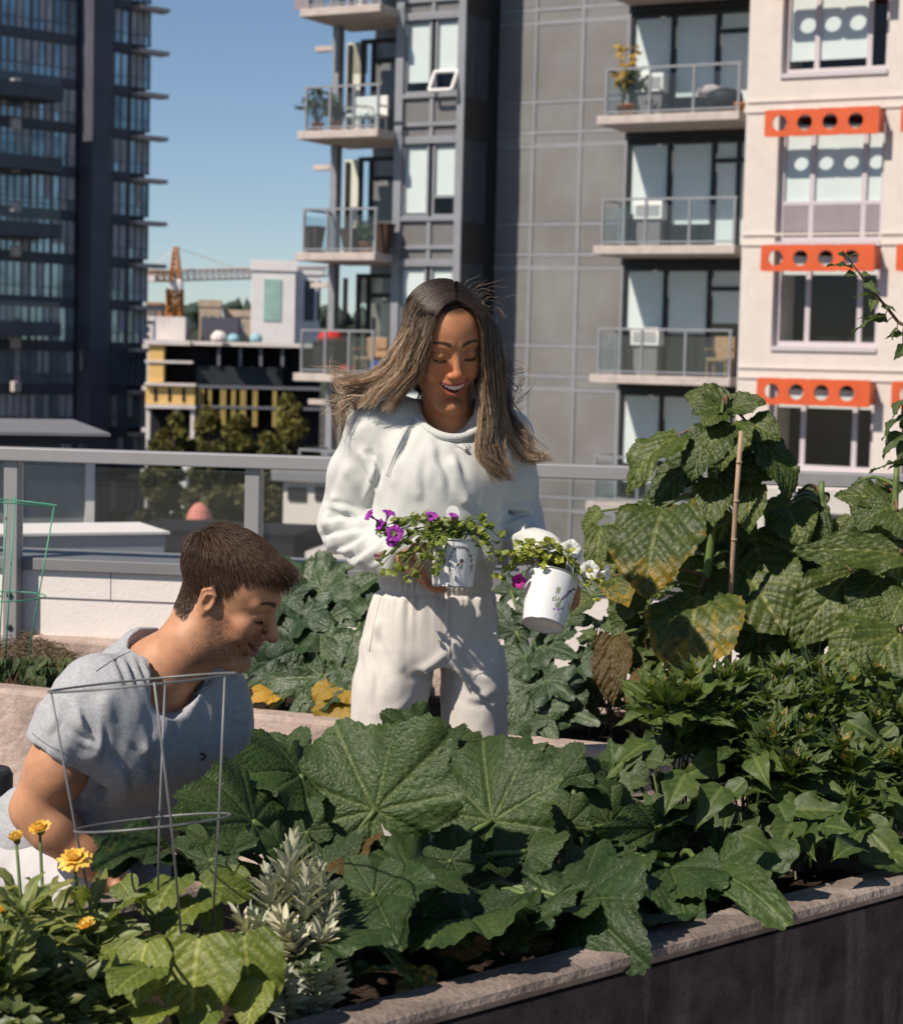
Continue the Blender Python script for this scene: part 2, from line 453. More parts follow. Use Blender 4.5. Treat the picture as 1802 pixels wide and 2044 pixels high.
# ================================================================== left glass tower
o_ = P(200, 400, 136); T = Frame((o_.x, o_.y), 43)
tb = thing('glass_tower', 'tall dark glass apartment tower in shade with thin white fins up its corner', 'building', T.pt(0, 0, -18))
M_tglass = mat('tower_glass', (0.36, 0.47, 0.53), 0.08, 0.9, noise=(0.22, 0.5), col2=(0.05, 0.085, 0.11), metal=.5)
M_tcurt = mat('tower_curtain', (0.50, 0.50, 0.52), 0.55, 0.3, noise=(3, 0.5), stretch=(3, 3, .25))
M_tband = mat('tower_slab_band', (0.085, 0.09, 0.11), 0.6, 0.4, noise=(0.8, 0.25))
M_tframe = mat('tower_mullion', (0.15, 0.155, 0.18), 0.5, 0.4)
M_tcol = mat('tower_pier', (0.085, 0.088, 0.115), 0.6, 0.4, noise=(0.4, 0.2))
def ta(x, d=0): return T.at(x, 400, d)[0]
zrow_t = [T.at(280, y, 0)[1] for y in (21, 107, 194, 281, 366, 451, 536, 618)]
sh = (zrow_t[0] - zrow_t[-1]) / 7
Z0 = zrow_t[0]
levels = [Z0 + sh * (2 - k) for k in range(18)]
tl, tr = ta(-60), ta(296)
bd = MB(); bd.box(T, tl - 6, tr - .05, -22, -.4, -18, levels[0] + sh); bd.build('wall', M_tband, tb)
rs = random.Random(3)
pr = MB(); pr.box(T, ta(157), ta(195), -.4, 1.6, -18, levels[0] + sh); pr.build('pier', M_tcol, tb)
bays = [(ta(-60), ta(0) - .1), (ta(0), ta(62) - .1), (ta(62), ta(105) - .1), (ta(105), ta(152) - .1), (ta(197), ta(256) - .1), (ta(258), tr)]
def tower_window(a0, a1, z0, z1, n, seed):
    r_ = random.Random(seed); f = MB()
    w_ = (a1 - a0) / n
    for k in range(n + 1):
        x = a0 + w_ * k; f.box(T, x - .035, x + .035, -.12, .02, z0, z1)
    f.box(T, a0 + .035, a1 - .035, -.12, .01, z0, z0 + .08); f.box(T, a0 + .035, a1 - .035, -.12, .01, z1 - .08, z1); f.box(T, a0 + .035, a1 - .035, -.12, .005, z0 + (z1 - z0) * .3, z0 + (z1 - z0) * .3 + .05)
    wo = f.build('window', M_tframe, tb)
    g = MB(); c = MB()
    for k in range(n):
        x0, x1 = a0 + w_ * k + .035, a0 + w_ * (k + 1) - .035
        t = r_.uniform(-.012, .012); t2 = r_.uniform(-.01, .01)
        q = (c if r_.random() < .5 else g)
        lo = z0 + .08 if r_.random() < .6 else z0 + (z1 - z0) * .34
        q.quad(T.pt(x0, -.06 + t, lo), T.pt(x1, -.06 - t, lo), T.pt(x1, -.06 - t + t2, z1 - .08), T.pt(x0, -.06 + t + t2, z1 - .08))
        if lo > z0 + .2: g.quad(T.pt(x0, -.07, z0 + .08), T.pt(x1, -.07, z0 + .08), T.pt(x1, -.07, lo), T.pt(x0, -.07, lo))
    if g.f: g.build('pane', M_tglass, wo)
    if c.f: c.build('curtain', M_tcurt, wo)
for i, z in enumerate(levels):
    for j, (l, r) in enumerate(bays):
        tower_window(l, r, z - sh + .55, z - .02, (3, 4, 3, 3, 4, 3)[j], i * 17 + j)
    fn = MB(); fn.box(T, ta(258), tr + .9, .05, 1.0, z - .02, z + .26); fn.build('fin', M_slab, tb)
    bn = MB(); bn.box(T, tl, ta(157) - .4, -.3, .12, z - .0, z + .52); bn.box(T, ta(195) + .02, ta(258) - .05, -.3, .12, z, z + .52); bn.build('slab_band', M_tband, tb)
for y in (105, 250, 385, 585):
    z = T.at(20, y + 55, 2.5)[1]
    b = MB(); b.box(T, ta(-60), ta(82), .15, 2.6, z - .9, z); bo = b.build('balcony', M_tband, tb)
    g = MB(); g.quad(T.pt(ta(-60), 2.5, z), T.pt(ta(80), 2.5, z), T.pt(ta(80), 2.5, z + 1.2), T.pt(ta(-60), 2.5, z + 1.2)); g.build('glass_panel', M_guard, bo)
    r = MB(); r.box(T, ta(-60), ta(80), 2.45, 2.55, z + 1.21, z + 1.28); r.build('railing', M_tframe, bo)
for y in (170, 250, 335, 415, 505, 690, 777):
    p = T.at(45, y + 6, 2.0)
    b = MB(); b.box(T, p[0] - .28, p[0] + .28, .9, 1.4, p[1], p[1] + .7); b.build('condenser_box', M_slab, tb, bevel=.06)

# ================================================================== street level and far city
gm = mat('far_ground', (0.09, 0.085, 0.075), 0.9, 0.1, noise=(0.02, 0.5))
g = MB(); g.quad((-1500, -200, -18.5), (1500, -200, -18.5), (1500, 3500, -18.5), (-1500, 3500, -18.5))
tag(g.build('ground', gm), kind='structure')
hm = mat('hill_earth', (0.04, 0.05, 0.035), 0.9, 0.1, noise=(0.03, 0.4))
hv = []; hf = []
nx = 60
def hillz(x): return 47 + 6 * math.sin(x * .013 + 1) + 4 * math.sin(x * .045)
for j in range(6):
    for i in range(nx + 1):
        x = -420 + 700 * i / nx; hv.append((x, 820 + j * 60, -18.4 + (hillz(x) - 8) * math.sin(j / 5 * math.pi * .62)))
for j in range(5):
    for i in range(nx):
        a = j * (nx + 1) + i; hf.append((a, a + 1, a + nx + 2, a + nx + 1))
tag(mesh_obj('hill', hv, hf, hm, None, True), kind='structure')
# far wood on the ridge: one mass of conifers and broad crowns
M_wood = mat('far_foliage', (0.055, 0.075, 0.06), 0.9, 0.1, noise=(0.12, 0.45))
wd = MB(); r_ = random.Random(5)
for i in range(260):
    x = r_.uniform(-300, 150); y = r_.uniform(900, 1060); zb_ = -18.4 + (hillz(x) - 8) * .98 - 4
    h = r_.uniform(8, 15); w_ = h * r_.uniform(.16, .34); conif = r_.random() < .5
    prof = [(w_ * .7, 0), (w_, h * .25), (w_ * .75, h * .5), (w_ * .45, h * .75), (.1, h)] if conif else [(w_ * 1.2, 0), (w_ * 1.9, h * .35), (w_ * 1.6, h * .6), (w_ * .9, h * .72), (.2, h * .78)]
    prof = [(r * r_.uniform(.8, 1.2), z) for r, z in prof]
    wd.lathe(prof, Matrix.Translation((x, y, zb_)), 7)
tag(wd.build('far_wood', M_wood), 'dark wooded ridge of conifers on the far skyline beyond the crane', 'wood', kind='stuff')
# ---- yellow low building under construction
o_ = P(450, 740, 120); Yf = Frame((o_.x, o_.y), 4)
def ya(x, y=740): return Yf.at(x, y)[0]
def yz(y, x=450): return Yf.at(x, y)[1]
yb_ = thing('construction_building', 'unfinished low building with yellow cladding strips and open dark floors', 'building', Yf.pt(0, 0, -18))
M_yel = mat('yellow_panel', (0.82, 0.53, 0.20), 0.7, 0.3, noise=(1, 0.12))
M_yel2 = mat('ochre_panel', (0.34, 0.25, 0.08), 0.7, 0.3, noise=(1, 0.2))
M_con = mat('pale_concrete', (0.72, 0.66, 0.63), 0.85, 0.2, noise=(1, 0.12))
M_void = mat('open_floor', (0.014, 0.015, 0.02), 0.8, 0.2, noise=(.6, .5))
M_netting = mat('dark_netting', (0.028, 0.036, 0.04), 0.7, 0.3, noise=(.5, .5))
b = MB(); b.box(Yf, ya(292), ya(640), -30, -1.5, -18, yz(690)); b.build('wall', M_void, yb_)
b = MB()
b.box(Yf, ya(288), ya(380), -2, .6, yz(691), yz(681)); b.box(Yf, ya(380) + .05, ya(640), -2, .3, yz(690), yz(682))
b.box(Yf, ya(290), ya(385), -2, .5, yz(727), yz(722)); b.box(Yf, ya(290), ya(392), -2, .6, yz(772), yz(767)); b.box(Yf, ya(292), ya(392), -1.5, .5, yz(817), yz(810))
b.build('floor_slab', M_con, yb_)
b = MB(); b.box(Yf, ya(297), ya(327), -1.5, .4, yz(766), yz(692)); b.box(Yf, ya(292), ya(390), -1.5, .3, yz(809), yz(773)); b.build('yellow_cladding', M_yel, yb_)
for x in (312, 340, 368):
    q = MB(); q.box(Yf, ya(x - 3), ya(x + 3), .25, .34, yz(804), yz(776)); q.build('window', M_void, yb_)
for x in (297, 355, 386): 
    q = MB(); q.box(Yf, ya(x - 4), ya(x + 4), -1, .3, yz(880), yz(818)); q.build('pillar', M_con, yb_)
for x in (436, 479, 520, 563):
    q = MB(); q.box(Yf, ya(x - 3), ya(x + 3), -1.4, .0, yz(730), yz(692)); q.build('post', M_tframe, yb_)
q = MB(); q.box(Yf, ya(392), ya(565), -1.4, -.2, yz(767), yz(731)); q.build('netting', M_netting, yb_)
q = MB(); q.box(Yf, ya(392), ya(640), -1.4, .05, yz(775), yz(769)); q.box(Yf, ya(392), ya(640), -1.4, .05, yz(815), yz(810)); q.build('steel_beam', M_tframe, yb_)
for x0, x1 in ((394, 408), (416, 423), (440, 452), (462, 471), (480, 492), (505, 515), (545, 553)):
    q = MB(); q.box(Yf, ya(x0), ya(x1), -1.3, .0, yz(850), yz(776)); q.build('ochre_strip', M_yel2, yb_)
q = MB(); q.box(Yf, ya(394), ya(470), -8, -3, yz(682), yz(632)); q.build('plant_room', M_tcol, yb_)
q = MB(); q.box(Yf, ya(307), ya(366), -6, -1, yz(682), yz(634)); q.build('roof_box', M_con, yb_)
# site clutter on the roof
def lump(name, x, y, Y, w_, h_, m, label, cat, grp=None):
    p = P(x, y, Y); s_ = Y / FPX
    b = MB(); b.lathe([(w_ * .42 * s_, 0), (w_ * .5 * s_, h_ * .25 * s_), (w_ * .46 * s_, h_ * .6 * s_), (w_ * .2 * s_, h_ * s_)], Matrix.Translation(p), 10, True, True)
    return tag(b.build(name, m, None, False), label, cat, grp)
M_tarp = mat('blue_tarp', (0.30, 0.52, 0.60), 0.6, 0.3, noise=(1, .2)); M_redc = mat('red_plastic', (0.5, 0.03, 0.03), 0.5, 0.4); M_tan = mat('tan_stone', (0.50, 0.40, 0.30), 0.85, 0.2, noise=(.4, .3))
lump('tarp_bundle', 466, 682, 119, 26, 16, M_tarp, 'pale blue tarp bundle on the unfinished roof, left of the pair', 'tarp')
lump('tarp_bundle', 511, 682, 119, 26, 17, M_tarp, 'pale blue tarp bundle on the unfinished roof, right of the pair', 'tarp')
lump('material_bag', 437, 682, 119, 34, 22, M_con, 'pale builder bag on the unfinished roof beside blue tarps', 'bag')
# ---- far blocks
def far_block(x0, x1, y0, y1, Y, m, label, wins=None, depth=15, ang=6, wm=None):
    o_ = P((x0 + x1) / 2, y1, Y); F = Frame((o_.x, o_.y), ang)
    A0, A1 = F.at(x0, y0)[0], F.at(x1, y0)[0]; zt = F.at((x0 + x1) / 2, y0)[1]
    t = thing('far_building', label, 'building', F.pt(0, 0, -18))
    b = MB(); b.box(F, A0, A1, -depth, 0, -18, zt); b.build('wall', m, t)
    pr = MB(); pr.box(F, A0 - .15, A1 + .15, -depth - .1, .15, zt, zt + (1.1 if A1 - A0 > 3 else .4)); pr.build('roof', m, t)
    if wins:
        for (wx0, wx1, wy0, wy1) in wins:
            q = MB(); q.box(F, F.at(wx0, wy0)[0], F.at(wx1, wy0)[0], -.05, .08, F.at(wx0, wy1)[1], F.at(wx0, wy0)[1]); q.build('window', wm or M_tglass, t)
    return t
M_teal = mat('teal_glazing', (0.36, 0.55, 0.50), 0.4, 0.5, noise=(.6, .2)); M_dkblue = mat('dark_blue_glass', (0.05, 0.055, 0.09), 0.3, 0.5, noise=(.4, .3))
M_wcon = mat('white_concrete', (0.84, 0.81, 0.81), 0.8, 0.2, noise=(.5, .08))
far_block(503, 590, 540, 690, 210, M_wcon, 'pale concrete tower core with a teal glazed strip under an orange cap', [(527, 562, 556, 640)], wm=M_teal)
far_block(526, 562, 531, 545, 211, mat('orange_form', (0.42, 0.22, 0.12), .8, .2, noise=(.8, .3)), 'small rusty orange formwork box on top of the pale core', depth=6)
far_block(592, 640, 548, 690, 215, M_wcon, 'white block with dark blue glass beside the grey balconies', [(608, 628, 560, 640), (634, 640, 560, 640)], wm=M_dkblue)
far_block(398, 440, 612, 690, 320, M_tan, 'small tan rendered house below the wooded ridge, right of the crane mast', [(404, 412, 630, 640), (420, 428, 630, 640)])
far_block(292, 322, 608, 690, 300, mat('peach_brick', (0.46, 0.28, 0.18), .85, .2, noise=(.5, .2)), 'peach brick block at the foot of the glass tower', [(296, 302, 620, 632), (306, 312, 620, 632), (296, 302, 645, 656), (306, 312, 645, 656)])
far_block(450, 505, 632, 690, 330, mat('cream_stone', (0.58, 0.46, 0.36), .85, .2, noise=(.3, .2)), 'wide cream stone house below the ridge beside the pale core', [(458, 466, 645, 655), (478, 486, 645, 655)])
far_block(284, 306, 640, 700, 165, M_wcon, 'narrow white panelled block half hidden behind the glass tower', [(289, 296, 650, 660), (289, 296, 668, 676)])
# ---- tower crane
ct = thing('tower_crane', 'orange tower crane with pale horizontal jib above the unfinished building', 'crane', P(349, 634, 260))
M_or = mat('crane_orange', (0.50, 0.20, 0.05), 0.6, 0.3, noise=(.5, .2)); M_jib = mat('crane_pale', (0.86, 0.70, 0.62), 0.6, 0.3)
sc_ = 260 / FPX
def lattice(a, b, wdt, n, r, m, name, taper=1.0):
    a, b = V(a), V(b); t = (b - a).normalized(); x = t.cross(V((0, 1, 0.01))).normalized(); y = t.cross(x); mb = MB()
    cs = []
    for k in range(n + 1):
        w_ = wdt * (1 + (taper - 1) * k / n) / 2; c = a.lerp(b, k / n)
        cs.append([c + x * sx * w_ + y * sy * w_ for sx, sy in ((-1, -1), (1, -1), (1, 1), (-1, 1))])
    for q in range(4):
        mb.tube([c[q] for c in cs], r, 4)
        for k in range(n):
            mb.tube([cs[k][q], cs[k + 1][(q + 1) % 4]], r * .7, 4); mb.tube([cs[k][q], cs[k][(q + 1) % 4]], r * .7, 4)
    return mb.build(name, m, ct)
lattice(P(348, 700, 260), P(349, 577, 260), 1.7, 9, .22, M_or, 'mast')
b = MB(); Fc = Frame(P(350, 570, 259.0).xy, 0); b.box(Fc, -.75, .8, -1.6, 0, P(350, 580, 259)[2], P(350, 557, 259)[2]); b.build('cab', M_white, ct, bevel=.15)
lattice(P(350, 557, 260), P(351, 492, 260), 1.4, 6, .12, M_or, 'tower_head', .3)
lattice(P(356, 549, 260), P(660, 541, 285), 1.3, 26, .11, M_jib, 'jib')
lattice(P(345, 551, 260), P(285, 550, 255), 1.2, 5, .12, M_or, 'counter_jib')
b = MB(); b.box(Frame(P(292, 556, 255).xy, 0), -.3, 1.2, -1, 1, P(292, 562, 255)[2], P(292, 549, 255)[2]); b.build('counterweight', M_con, ct)
b = MB(); b.tube([P(351, 493, 260), P(500, 545, 272)], .05, 4); b.tube([P(351, 493, 260), P(290, 548, 256)], .05, 4); b.build('tie_rod', M_jib, ct)
# ================================================================== the roof garden: deck, planters, railing, parapet
def hit_z(x, y, z):
    r = ray(x, y); t = (z - CAM.z) / r.z
    return CAM + r * t
M_deck = mat('deck_paver', (0.32, 0.29, 0.27), 0.85, 0.2, noise=(6, 0.2), bump=(40, 0.3, 0.01))
M_conc = mat('weathered_concrete', (0.43, 0.335, 0.29), 0.9, 0.2, noise=(9, 0.35), bump=(55, 0.55, 0.012))
M_soil = mat('dark_soil', (0.035, 0.024, 0.017), 0.95, 0.1, noise=(30, 0.5), bump=(60, 0.9, 0.02))
M_rail = mat('powder_coated_rail', (0.27, 0.27, 0.28), 0.42, 0.45, noise=(14, 0.05))
M_parapet = mat('parapet_render', (0.76, 0.71, 0.68), 0.85, 0.2, noise=(5, 0.05), bump=(90, 0.25, 0.006))
M_flash = mat('grey_flashing', (0.20, 0.20, 0.21), 0.5, 0.4, noise=(4, 0.12))
# weathered planter concrete with drip streaks of lime and aggregate specks
def concrete_streaks(name, base, dark, streak, drip=False):
    m = bpy.data.materials.new(name); m.use_nodes = True; t = m.node_tree; N = t.nodes; L = t.links; p = N['Principled BSDF']
    p.inputs['Roughness'].default_value = .9; p.inputs['Specular IOR Level'].default_value = .2
    tc = N.new('ShaderNodeTexCoord')
    def noise(scale, det, stretch=(1, 1, 1)):
        mp = N.new('ShaderNodeMapping'); mp.inputs['Scale'].default_value = stretch; L.new(tc.outputs['Object'], mp.inputs[0])
        n = N.new('ShaderNodeTexNoise'); n.inputs['Scale'].default_value = scale; n.inputs['Detail'].default_value = det; L.new(mp.outputs[0], n.inputs['Vector']); return n
    def ramp(inp, p0, p1, c0, c1):
        r = N.new('ShaderNodeValToRGB'); r.color_ramp.elements[0].position = p0; r.color_ramp.elements[1].position = p1
        r.color_ramp.elements[0].color = tuple(c0) + (1,); r.color_ramp.elements[1].color = tuple(c1) + (1,); L.new(inp, r.inputs[0]); return r
    r1 = ramp(noise(14, 8).outputs[0], .35, .7, dark, base)
    ns = noise(7, 8, (2.2, 2.2, .30) if drip else (1, 1, 1)); ns.inputs['Distortion'].default_value = .6; f = ramp(ns.outputs[0], .52, .74, (0, 0, 0), (.9, .9, .9))
    mx = N.new('ShaderNodeMixRGB'); L.new(f.outputs[0], mx.inputs[0]); L.new(r1.outputs[0], mx.inputs[1]); mx.inputs[2].default_value = tuple(streak) + (1,)
    sp = N.new('ShaderNodeTexVoronoi'); sp.inputs['Scale'].default_value = 95; L.new(tc.outputs['Object'], sp.inputs['Vector'])
    fs = ramp(sp.outputs['Distance'], .12, .3, (1, 1, 1), (0, 0, 0))
    m2 = N.new('ShaderNodeMixRGB'); m2.blend_type = 'MULTIPLY'; 
    cc = ramp(sp.outputs['Color'], .2, .9, (.55, .5, .45), (1.15, 1.1, 1.0)); L.new(fs.outputs[0], m2.inputs[0]); L.new(mx.outputs[0], m2.inputs[1]); L.new(cc.outputs[0], m2.inputs[2])
    L.new(m2.outputs[0], p.inputs['Base Color'])
    b = N.new('ShaderNodeBump'); b.inputs['Strength'].default_value = .9; b.inputs['Distance'].default_value = .008
    L.new(noise(70, 6).outputs[0], b.inputs['Height']); L.new(b.outputs[0], p.inputs['Normal'])
    return m
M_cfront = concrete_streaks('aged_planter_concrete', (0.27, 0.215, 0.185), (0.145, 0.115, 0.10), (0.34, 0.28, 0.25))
M_shadefront = concrete_streaks('shaded_planter_concrete', (0.088, 0.068, 0.060), (0.036, 0.027, 0.024), (0.14, 0.112, 0.104), True)  # same concrete darkened: the front face's shade is in the colour, under real drips
dk = MB(); dk.quad((-6, -3, 0), (9, -3, 0), (9, 4.4, 0), (-6, 9.8, 0))
tag(dk.build('roof_deck', M_deck), kind='structure')
# front planter: inner edge of the front wall traced on the photo
ZP = .55
i0 = hit_z(534, 2041, ZP); i1 = hit_z(1802, 1718, ZP)
ang = math.degrees(math.atan2(i1.y - i0.y, i1.x - i0.x))
FP = Frame((i0.x, i0.y), ang)
FL0, FL1, FW = -1.6, 1.6, .62
pl = thing('concrete_planter', 'long raised concrete planter with lime streaks, in front of both gardeners', 'planter', FP.pt(0, 0, 0))
b = MB()
b.box(FP, FL0, FL1, 0.002, .0945, 0, ZP - .0305); b.build('front_wall', M_shadefront, pl)  # dark colour carries the shade of this face
b = MB(); b.box(FP, FL0, FL1, 0, .095, ZP - .030, ZP); b.build('wall_top', M_cfront, pl, bevel=.016)  # upper edge of the same wall, kept light above the painted shade
b = MB(); b.box(FP, FL0, FL1, -FW - .09, -FW, 0, ZP); b.build('back_wall', M_cfront, pl, bevel=.015)
b = MB(); b.box(FP, FL0, FL0 + .09, -FW + .001, -.001, 0, ZP - .002); b.build('end_wall', M_cfront, pl); b = MB(); b.box(FP, FL1 - .09, FL1, -FW + .001, -.001, 0, ZP - .002); b.build('end_wall', M_cfront, pl)
def soil_sheet(F, a0, a1, d0, d1, z, amp, nx=80, ny=16, sd=1):
    rr = np.random.default_rng(sd); vs = []; fs = []
    ph = rr.uniform(0, 6, 8)
    for j in range(ny + 1):
        for i in range(nx + 1):
            a = a0 + (a1 - a0) * i / nx; d = d0 + (d1 - d0) * j / ny
            zz = z + amp * (math.sin(a * 9 + ph[0]) * math.sin(d * 13 + ph[1]) + .6 * math.sin(a * 23 + d * 17 + ph[2])) + rr.uniform(-.006, .006)
            vs.append(tuple(F.pt(a, d, zz)))
    for j in range(ny):
        for i in range(nx):
            q = j * (nx + 1) + i; fs.append((q, q + 1, q + nx + 2, q + nx + 1))
    return vs, fs
vs, fs = soil_sheet(FP, FL0 + .09, FL1 - .09, -FW + .001, -.001, ZP - .07, .012, 140, 18)
mesh_obj('soil', vs, fs, M_soil, pl, True)
def soil_z(): return ZP - .07
# back planter
j0 = hit_z(0, 1375, ZP); j1 = hit_z(1150, 1490, ZP)
angb = math.degrees(math.atan2(j1.y - j0.y, j1.x - j0.x))
BP = Frame((j0.x, j0.y), angb)
pb = thing('concrete_planter', 'sunlit pinkish concrete planter behind the woman, below the railing', 'planter', BP.pt(0, 0, 0))
BW = .78
b = MB(); b.box(BP, -1.5, 4.2, -.09, 0, 0, ZP); b.build('front_wall', M_conc, pb, bevel=.012)
b = MB(); b.box(BP, -1.5, 4.2, -BW - .09, -BW, 0, ZP + .02); b.build('back_wall', M_conc, pb, bevel=.012)
vs, fs = soil_sheet(BP, -1.5, 4.2, -BW + .001, -.091, ZP - .05, .015, 120, 14, 3)
mesh_obj('soil', vs, fs, M_soil, pb, True)
# railing and parapet
ZR = 1.16
k0 = hit_z(0, 891, ZR); k1 = hit_z(1802, 947, ZR)
RB = Frame((k0.x, k0.y), math.degrees(math.atan2(k1.y - k0.y, k1.x - k0.x)))
rl = thing('guard_rail', 'grey metal guard rail with glass infill along the roof edge', 'railing', RB.pt(0, 0, .5))
b = MB(); b.box(RB, -2, 6, -.03, .045, ZR - .042, ZR); b.build('top_rail', M_rail, rl, bevel=.004)
def ra(x, y=1000): return RB.at(x, y)[0]
posts = [ra(27), ra(507), ra(1057)]; stp = posts[1] - posts[0]
posts = [posts[0] - stp] + posts + [posts[2] + stp * (k + 1) for k in range(4)]
M_bolt = mat('bolt', (0.03, 0.03, 0.03), .5, .5)
for a in posts:
    b = MB(); b.box(RB, a - .0225, a + .0225, -.028, .028, .48, ZR - .042); po = b.build('post', M_rail, rl, bevel=.003)
    b = MB()
    for z in (.60, .70): b.lathe([(.009, 0), (.009, .006), (.004, .008)], Matrix.Translation(RB.pt(a, .028, z)) @ Matrix(((RB.u.x, 0, RB.n.x, 0), (RB.u.y, 0, RB.n.y, 0), (0, 1, 0, 0), (0, 0, 0, 1))), 10, True, True)
    b.build('bolt', M_bolt, po)
M_rglass = glass_mat('rail_glass', (0.94, 0.96, 0.96), 0.6, 0.02)
for a, c in zip(posts[:-1], posts[1:]):
    b = MB(); b.box(RB, a + .03, c - .03, -.006, .004, .84, ZR - .055); b.build('glass_panel', M_rglass, rl)
zc = RB.at(200, 1128, -.05)[1]
pp = thing('parapet_wall', 'white rendered parapet wall with grey flashing below the guard rail', 'wall', RB.pt(0, -.2, 0))
b = MB(); b.box(RB, -3, 7, -.30, -.035, 0, zc - .02); b.build('wall', M_parapet, pp)
b = MB(); b.box(RB, -3, 7, -.34, -.034 + .02, zc - .02, zc + .018); b.build('flashing', M_flash, pp, bevel=.003)
b = MB(); b.box(RB, -3, 7, -.034, -.0295, zc - .105, zc - .02); b.build('upper_panel', M_parapet, pp)
for a in np.arange(-2.4, 6.5, 1.2):
    b = MB(); b.box(RB, a + .35, a + .353, -.0294, -.0288, zc - .105, zc - .02); b.build('joint', M_flash, pp)

# ================================================================== neighbouring terrace beyond the rail, left
o_ = P(190, 1000, 12); NT = Frame((o_.x, o_.y), 16)
def na(x, y=1000, d=0): return NT.at(x, y, d)[0]
def nz(y, x=100, d=0): return NT.at(x, y, d)[1]
M_scr = mat('frosted_screen', (0.22, 0.24, 0.24), 0.35, 0.5, noise=(3, 0.15), stretch=(4, 4, .4))
t = thing('roof_terrace', 'neighbouring terrace with flat dark canopy and frosted screen, beyond the rail at left', 'terrace', NT.pt(0, 0, -3))
b = MB(); b.box(NT, na(-120), na(206), -2.2, .15, nz(884), nz(868)); b.build('canopy', M_dark, t)
b = MB(); b.box(NT, na(-120), na(206) + .02, -2.2, .17, nz(867), nz(861)); b.build('canopy_trim', M_flash, t)
b = MB(); b.box(NT, na(-120), na(170), -.06, -.02, nz(1056), nz(903)); b.build('screen', M_scr, t)
b = MB(); b.box(NT, na(170), na(188), -.08, .02, nz(1058), nz(905)); b.build('post', M_parapet, t)
b = MB(); b.box(NT, na(-120), na(210), -.4, .08, nz(1084), nz(1058)); b.build('sill', M_dark, t)
b = MB(); b.box(NT, na(-120), na(200), -2.2, -.1, -3, nz(1070)); b.build('floor', M_flash, t)
b = MB(); b.box(NT, na(-120), na(165), -2.2, -1.5, nz(1056), nz(890)); b.build('back_wall', M_tband, t)
o_ = P(331, 1090, 9.2); N2 = Frame((o_.x, o_.y), 24)
t = thing('roof_upstand', 'low grey roof upstand box beyond the parapet, left of the man', 'upstand', N2.pt(0, 0, -3))
zt = N2.at(331, 1066)[1]
M_upst = mat('upstand_metal', (0.30, 0.32, 0.35), 0.5, 0.4, noise=(3, 0.1))
b = MB(); b.box(N2, -1.6, 0, -.5, 0, -3, zt); b.build('box', M_upst, t, bevel=.01)
b = MB(); b.box(N2, -1.62, .015, -.52, .015, zt, zt + .012); b.build('cap', M_parapet, t)
# street furniture and small buildings seen through the glass
def small_block(x0, x1, y0, y1, Y, m, name, label, cat, roofm, depth=5, ang=-8, wins=None, open_=False):
    o_ = P((x0 + x1) / 2, y1, Y); F = Frame((o_.x, o_.y), ang)
    A0, A1 = F.at(x0, y0)[0], F.at(x1, y0)[0]; zt = F.at((x0 + x1) / 2, y0)[1]; zb_ = F.at((x0 + x1) / 2, y1)[1]
    t = thing(name, label, cat, F.pt(0, 0, zb_))
    b = MB(); b.box(F, A0, A1, -depth, 0, -18.4, zt); b.build('wall', m, t)
    b = MB(); b.box(F, A0 - .2, A1 + .2, -depth - .2, .2, zt + .001, zt + .25); b.build('roof', roofm, t)
    for (wx0, wx1, wy0, wy1) in (wins or []):
        b = MB(); b.box(F, F.at(wx0, wy0)[0], F.at(wx1, wy0)[0], -.05, .05, F.at(wx0, wy1)[1], F.at(wx0, wy0)[1]); b.build('window', M_dark, t)
    return t
small_block(566, 700, 962, 1100, 42, M_cream, 'garden_pavilion', 'small beige block with dark openings beyond the rail, left of the woman', 'building', M_flash, 4, -20, [(576, 612, 972, 998), (630, 660, 972, 998)])
small_block(318, 372, 940, 1100, 75, M_wcon, 'street_house', 'white house with balustrade roof seen through the rail glass', 'house', M_white, 6, 5, [(340, 362, 965, 985), (342, 358, 1000, 1020)])
small_block(280, 560, 1100, 1300, 24, mat('dark_roofing', (0.018, 0.02, 0.026), .7, .3, noise=(2, .4)), 'low_building', 'low dark flat roofed building just beyond the parapet', 'building', M_void, 1.2, -10)
M_salm = mat('salmon_canvas', (0.55, 0.20, 0.16), .7, .3, noise=(2, .1)); M_canv = mat('pale_canvas', (0.55, 0.53, 0.50), .7, .3, noise=(2, .08))
def parasol(x, y0, y1, wpx, Y, m, label):
    p = P(x, y0, Y); s_ = Y / FPX; h = (y1 - y0) * s_; r = wpx * s_ / 2
    t = thing('parasol', label, 'parasol', (p.x, p.y, p.z - h - 2.2))
    b = MB(); b.lathe([(r, 0), (r * .98, h * .2), (r * .75, h * .62), (r * .4, h * .9), (.02, h)], Matrix.Translation((p.x, p.y, p.z - h)), 14, False, True); b.build('canopy', m, t)
    b = MB(); b.tube([(p.x, p.y, p.z - h - 2.2), (p.x, p.y, p.z - .05)], .03, 8); b.build('pole', M_rail, t)
parasol(398, 1003, 1040, 52, 28, M_salm, 'salmon pink dome parasol seen through the rail glass')
parasol(598, 1050, 1082, 120, 26, M_canv, 'wide pale canvas parasol left of the woman beyond the rail')
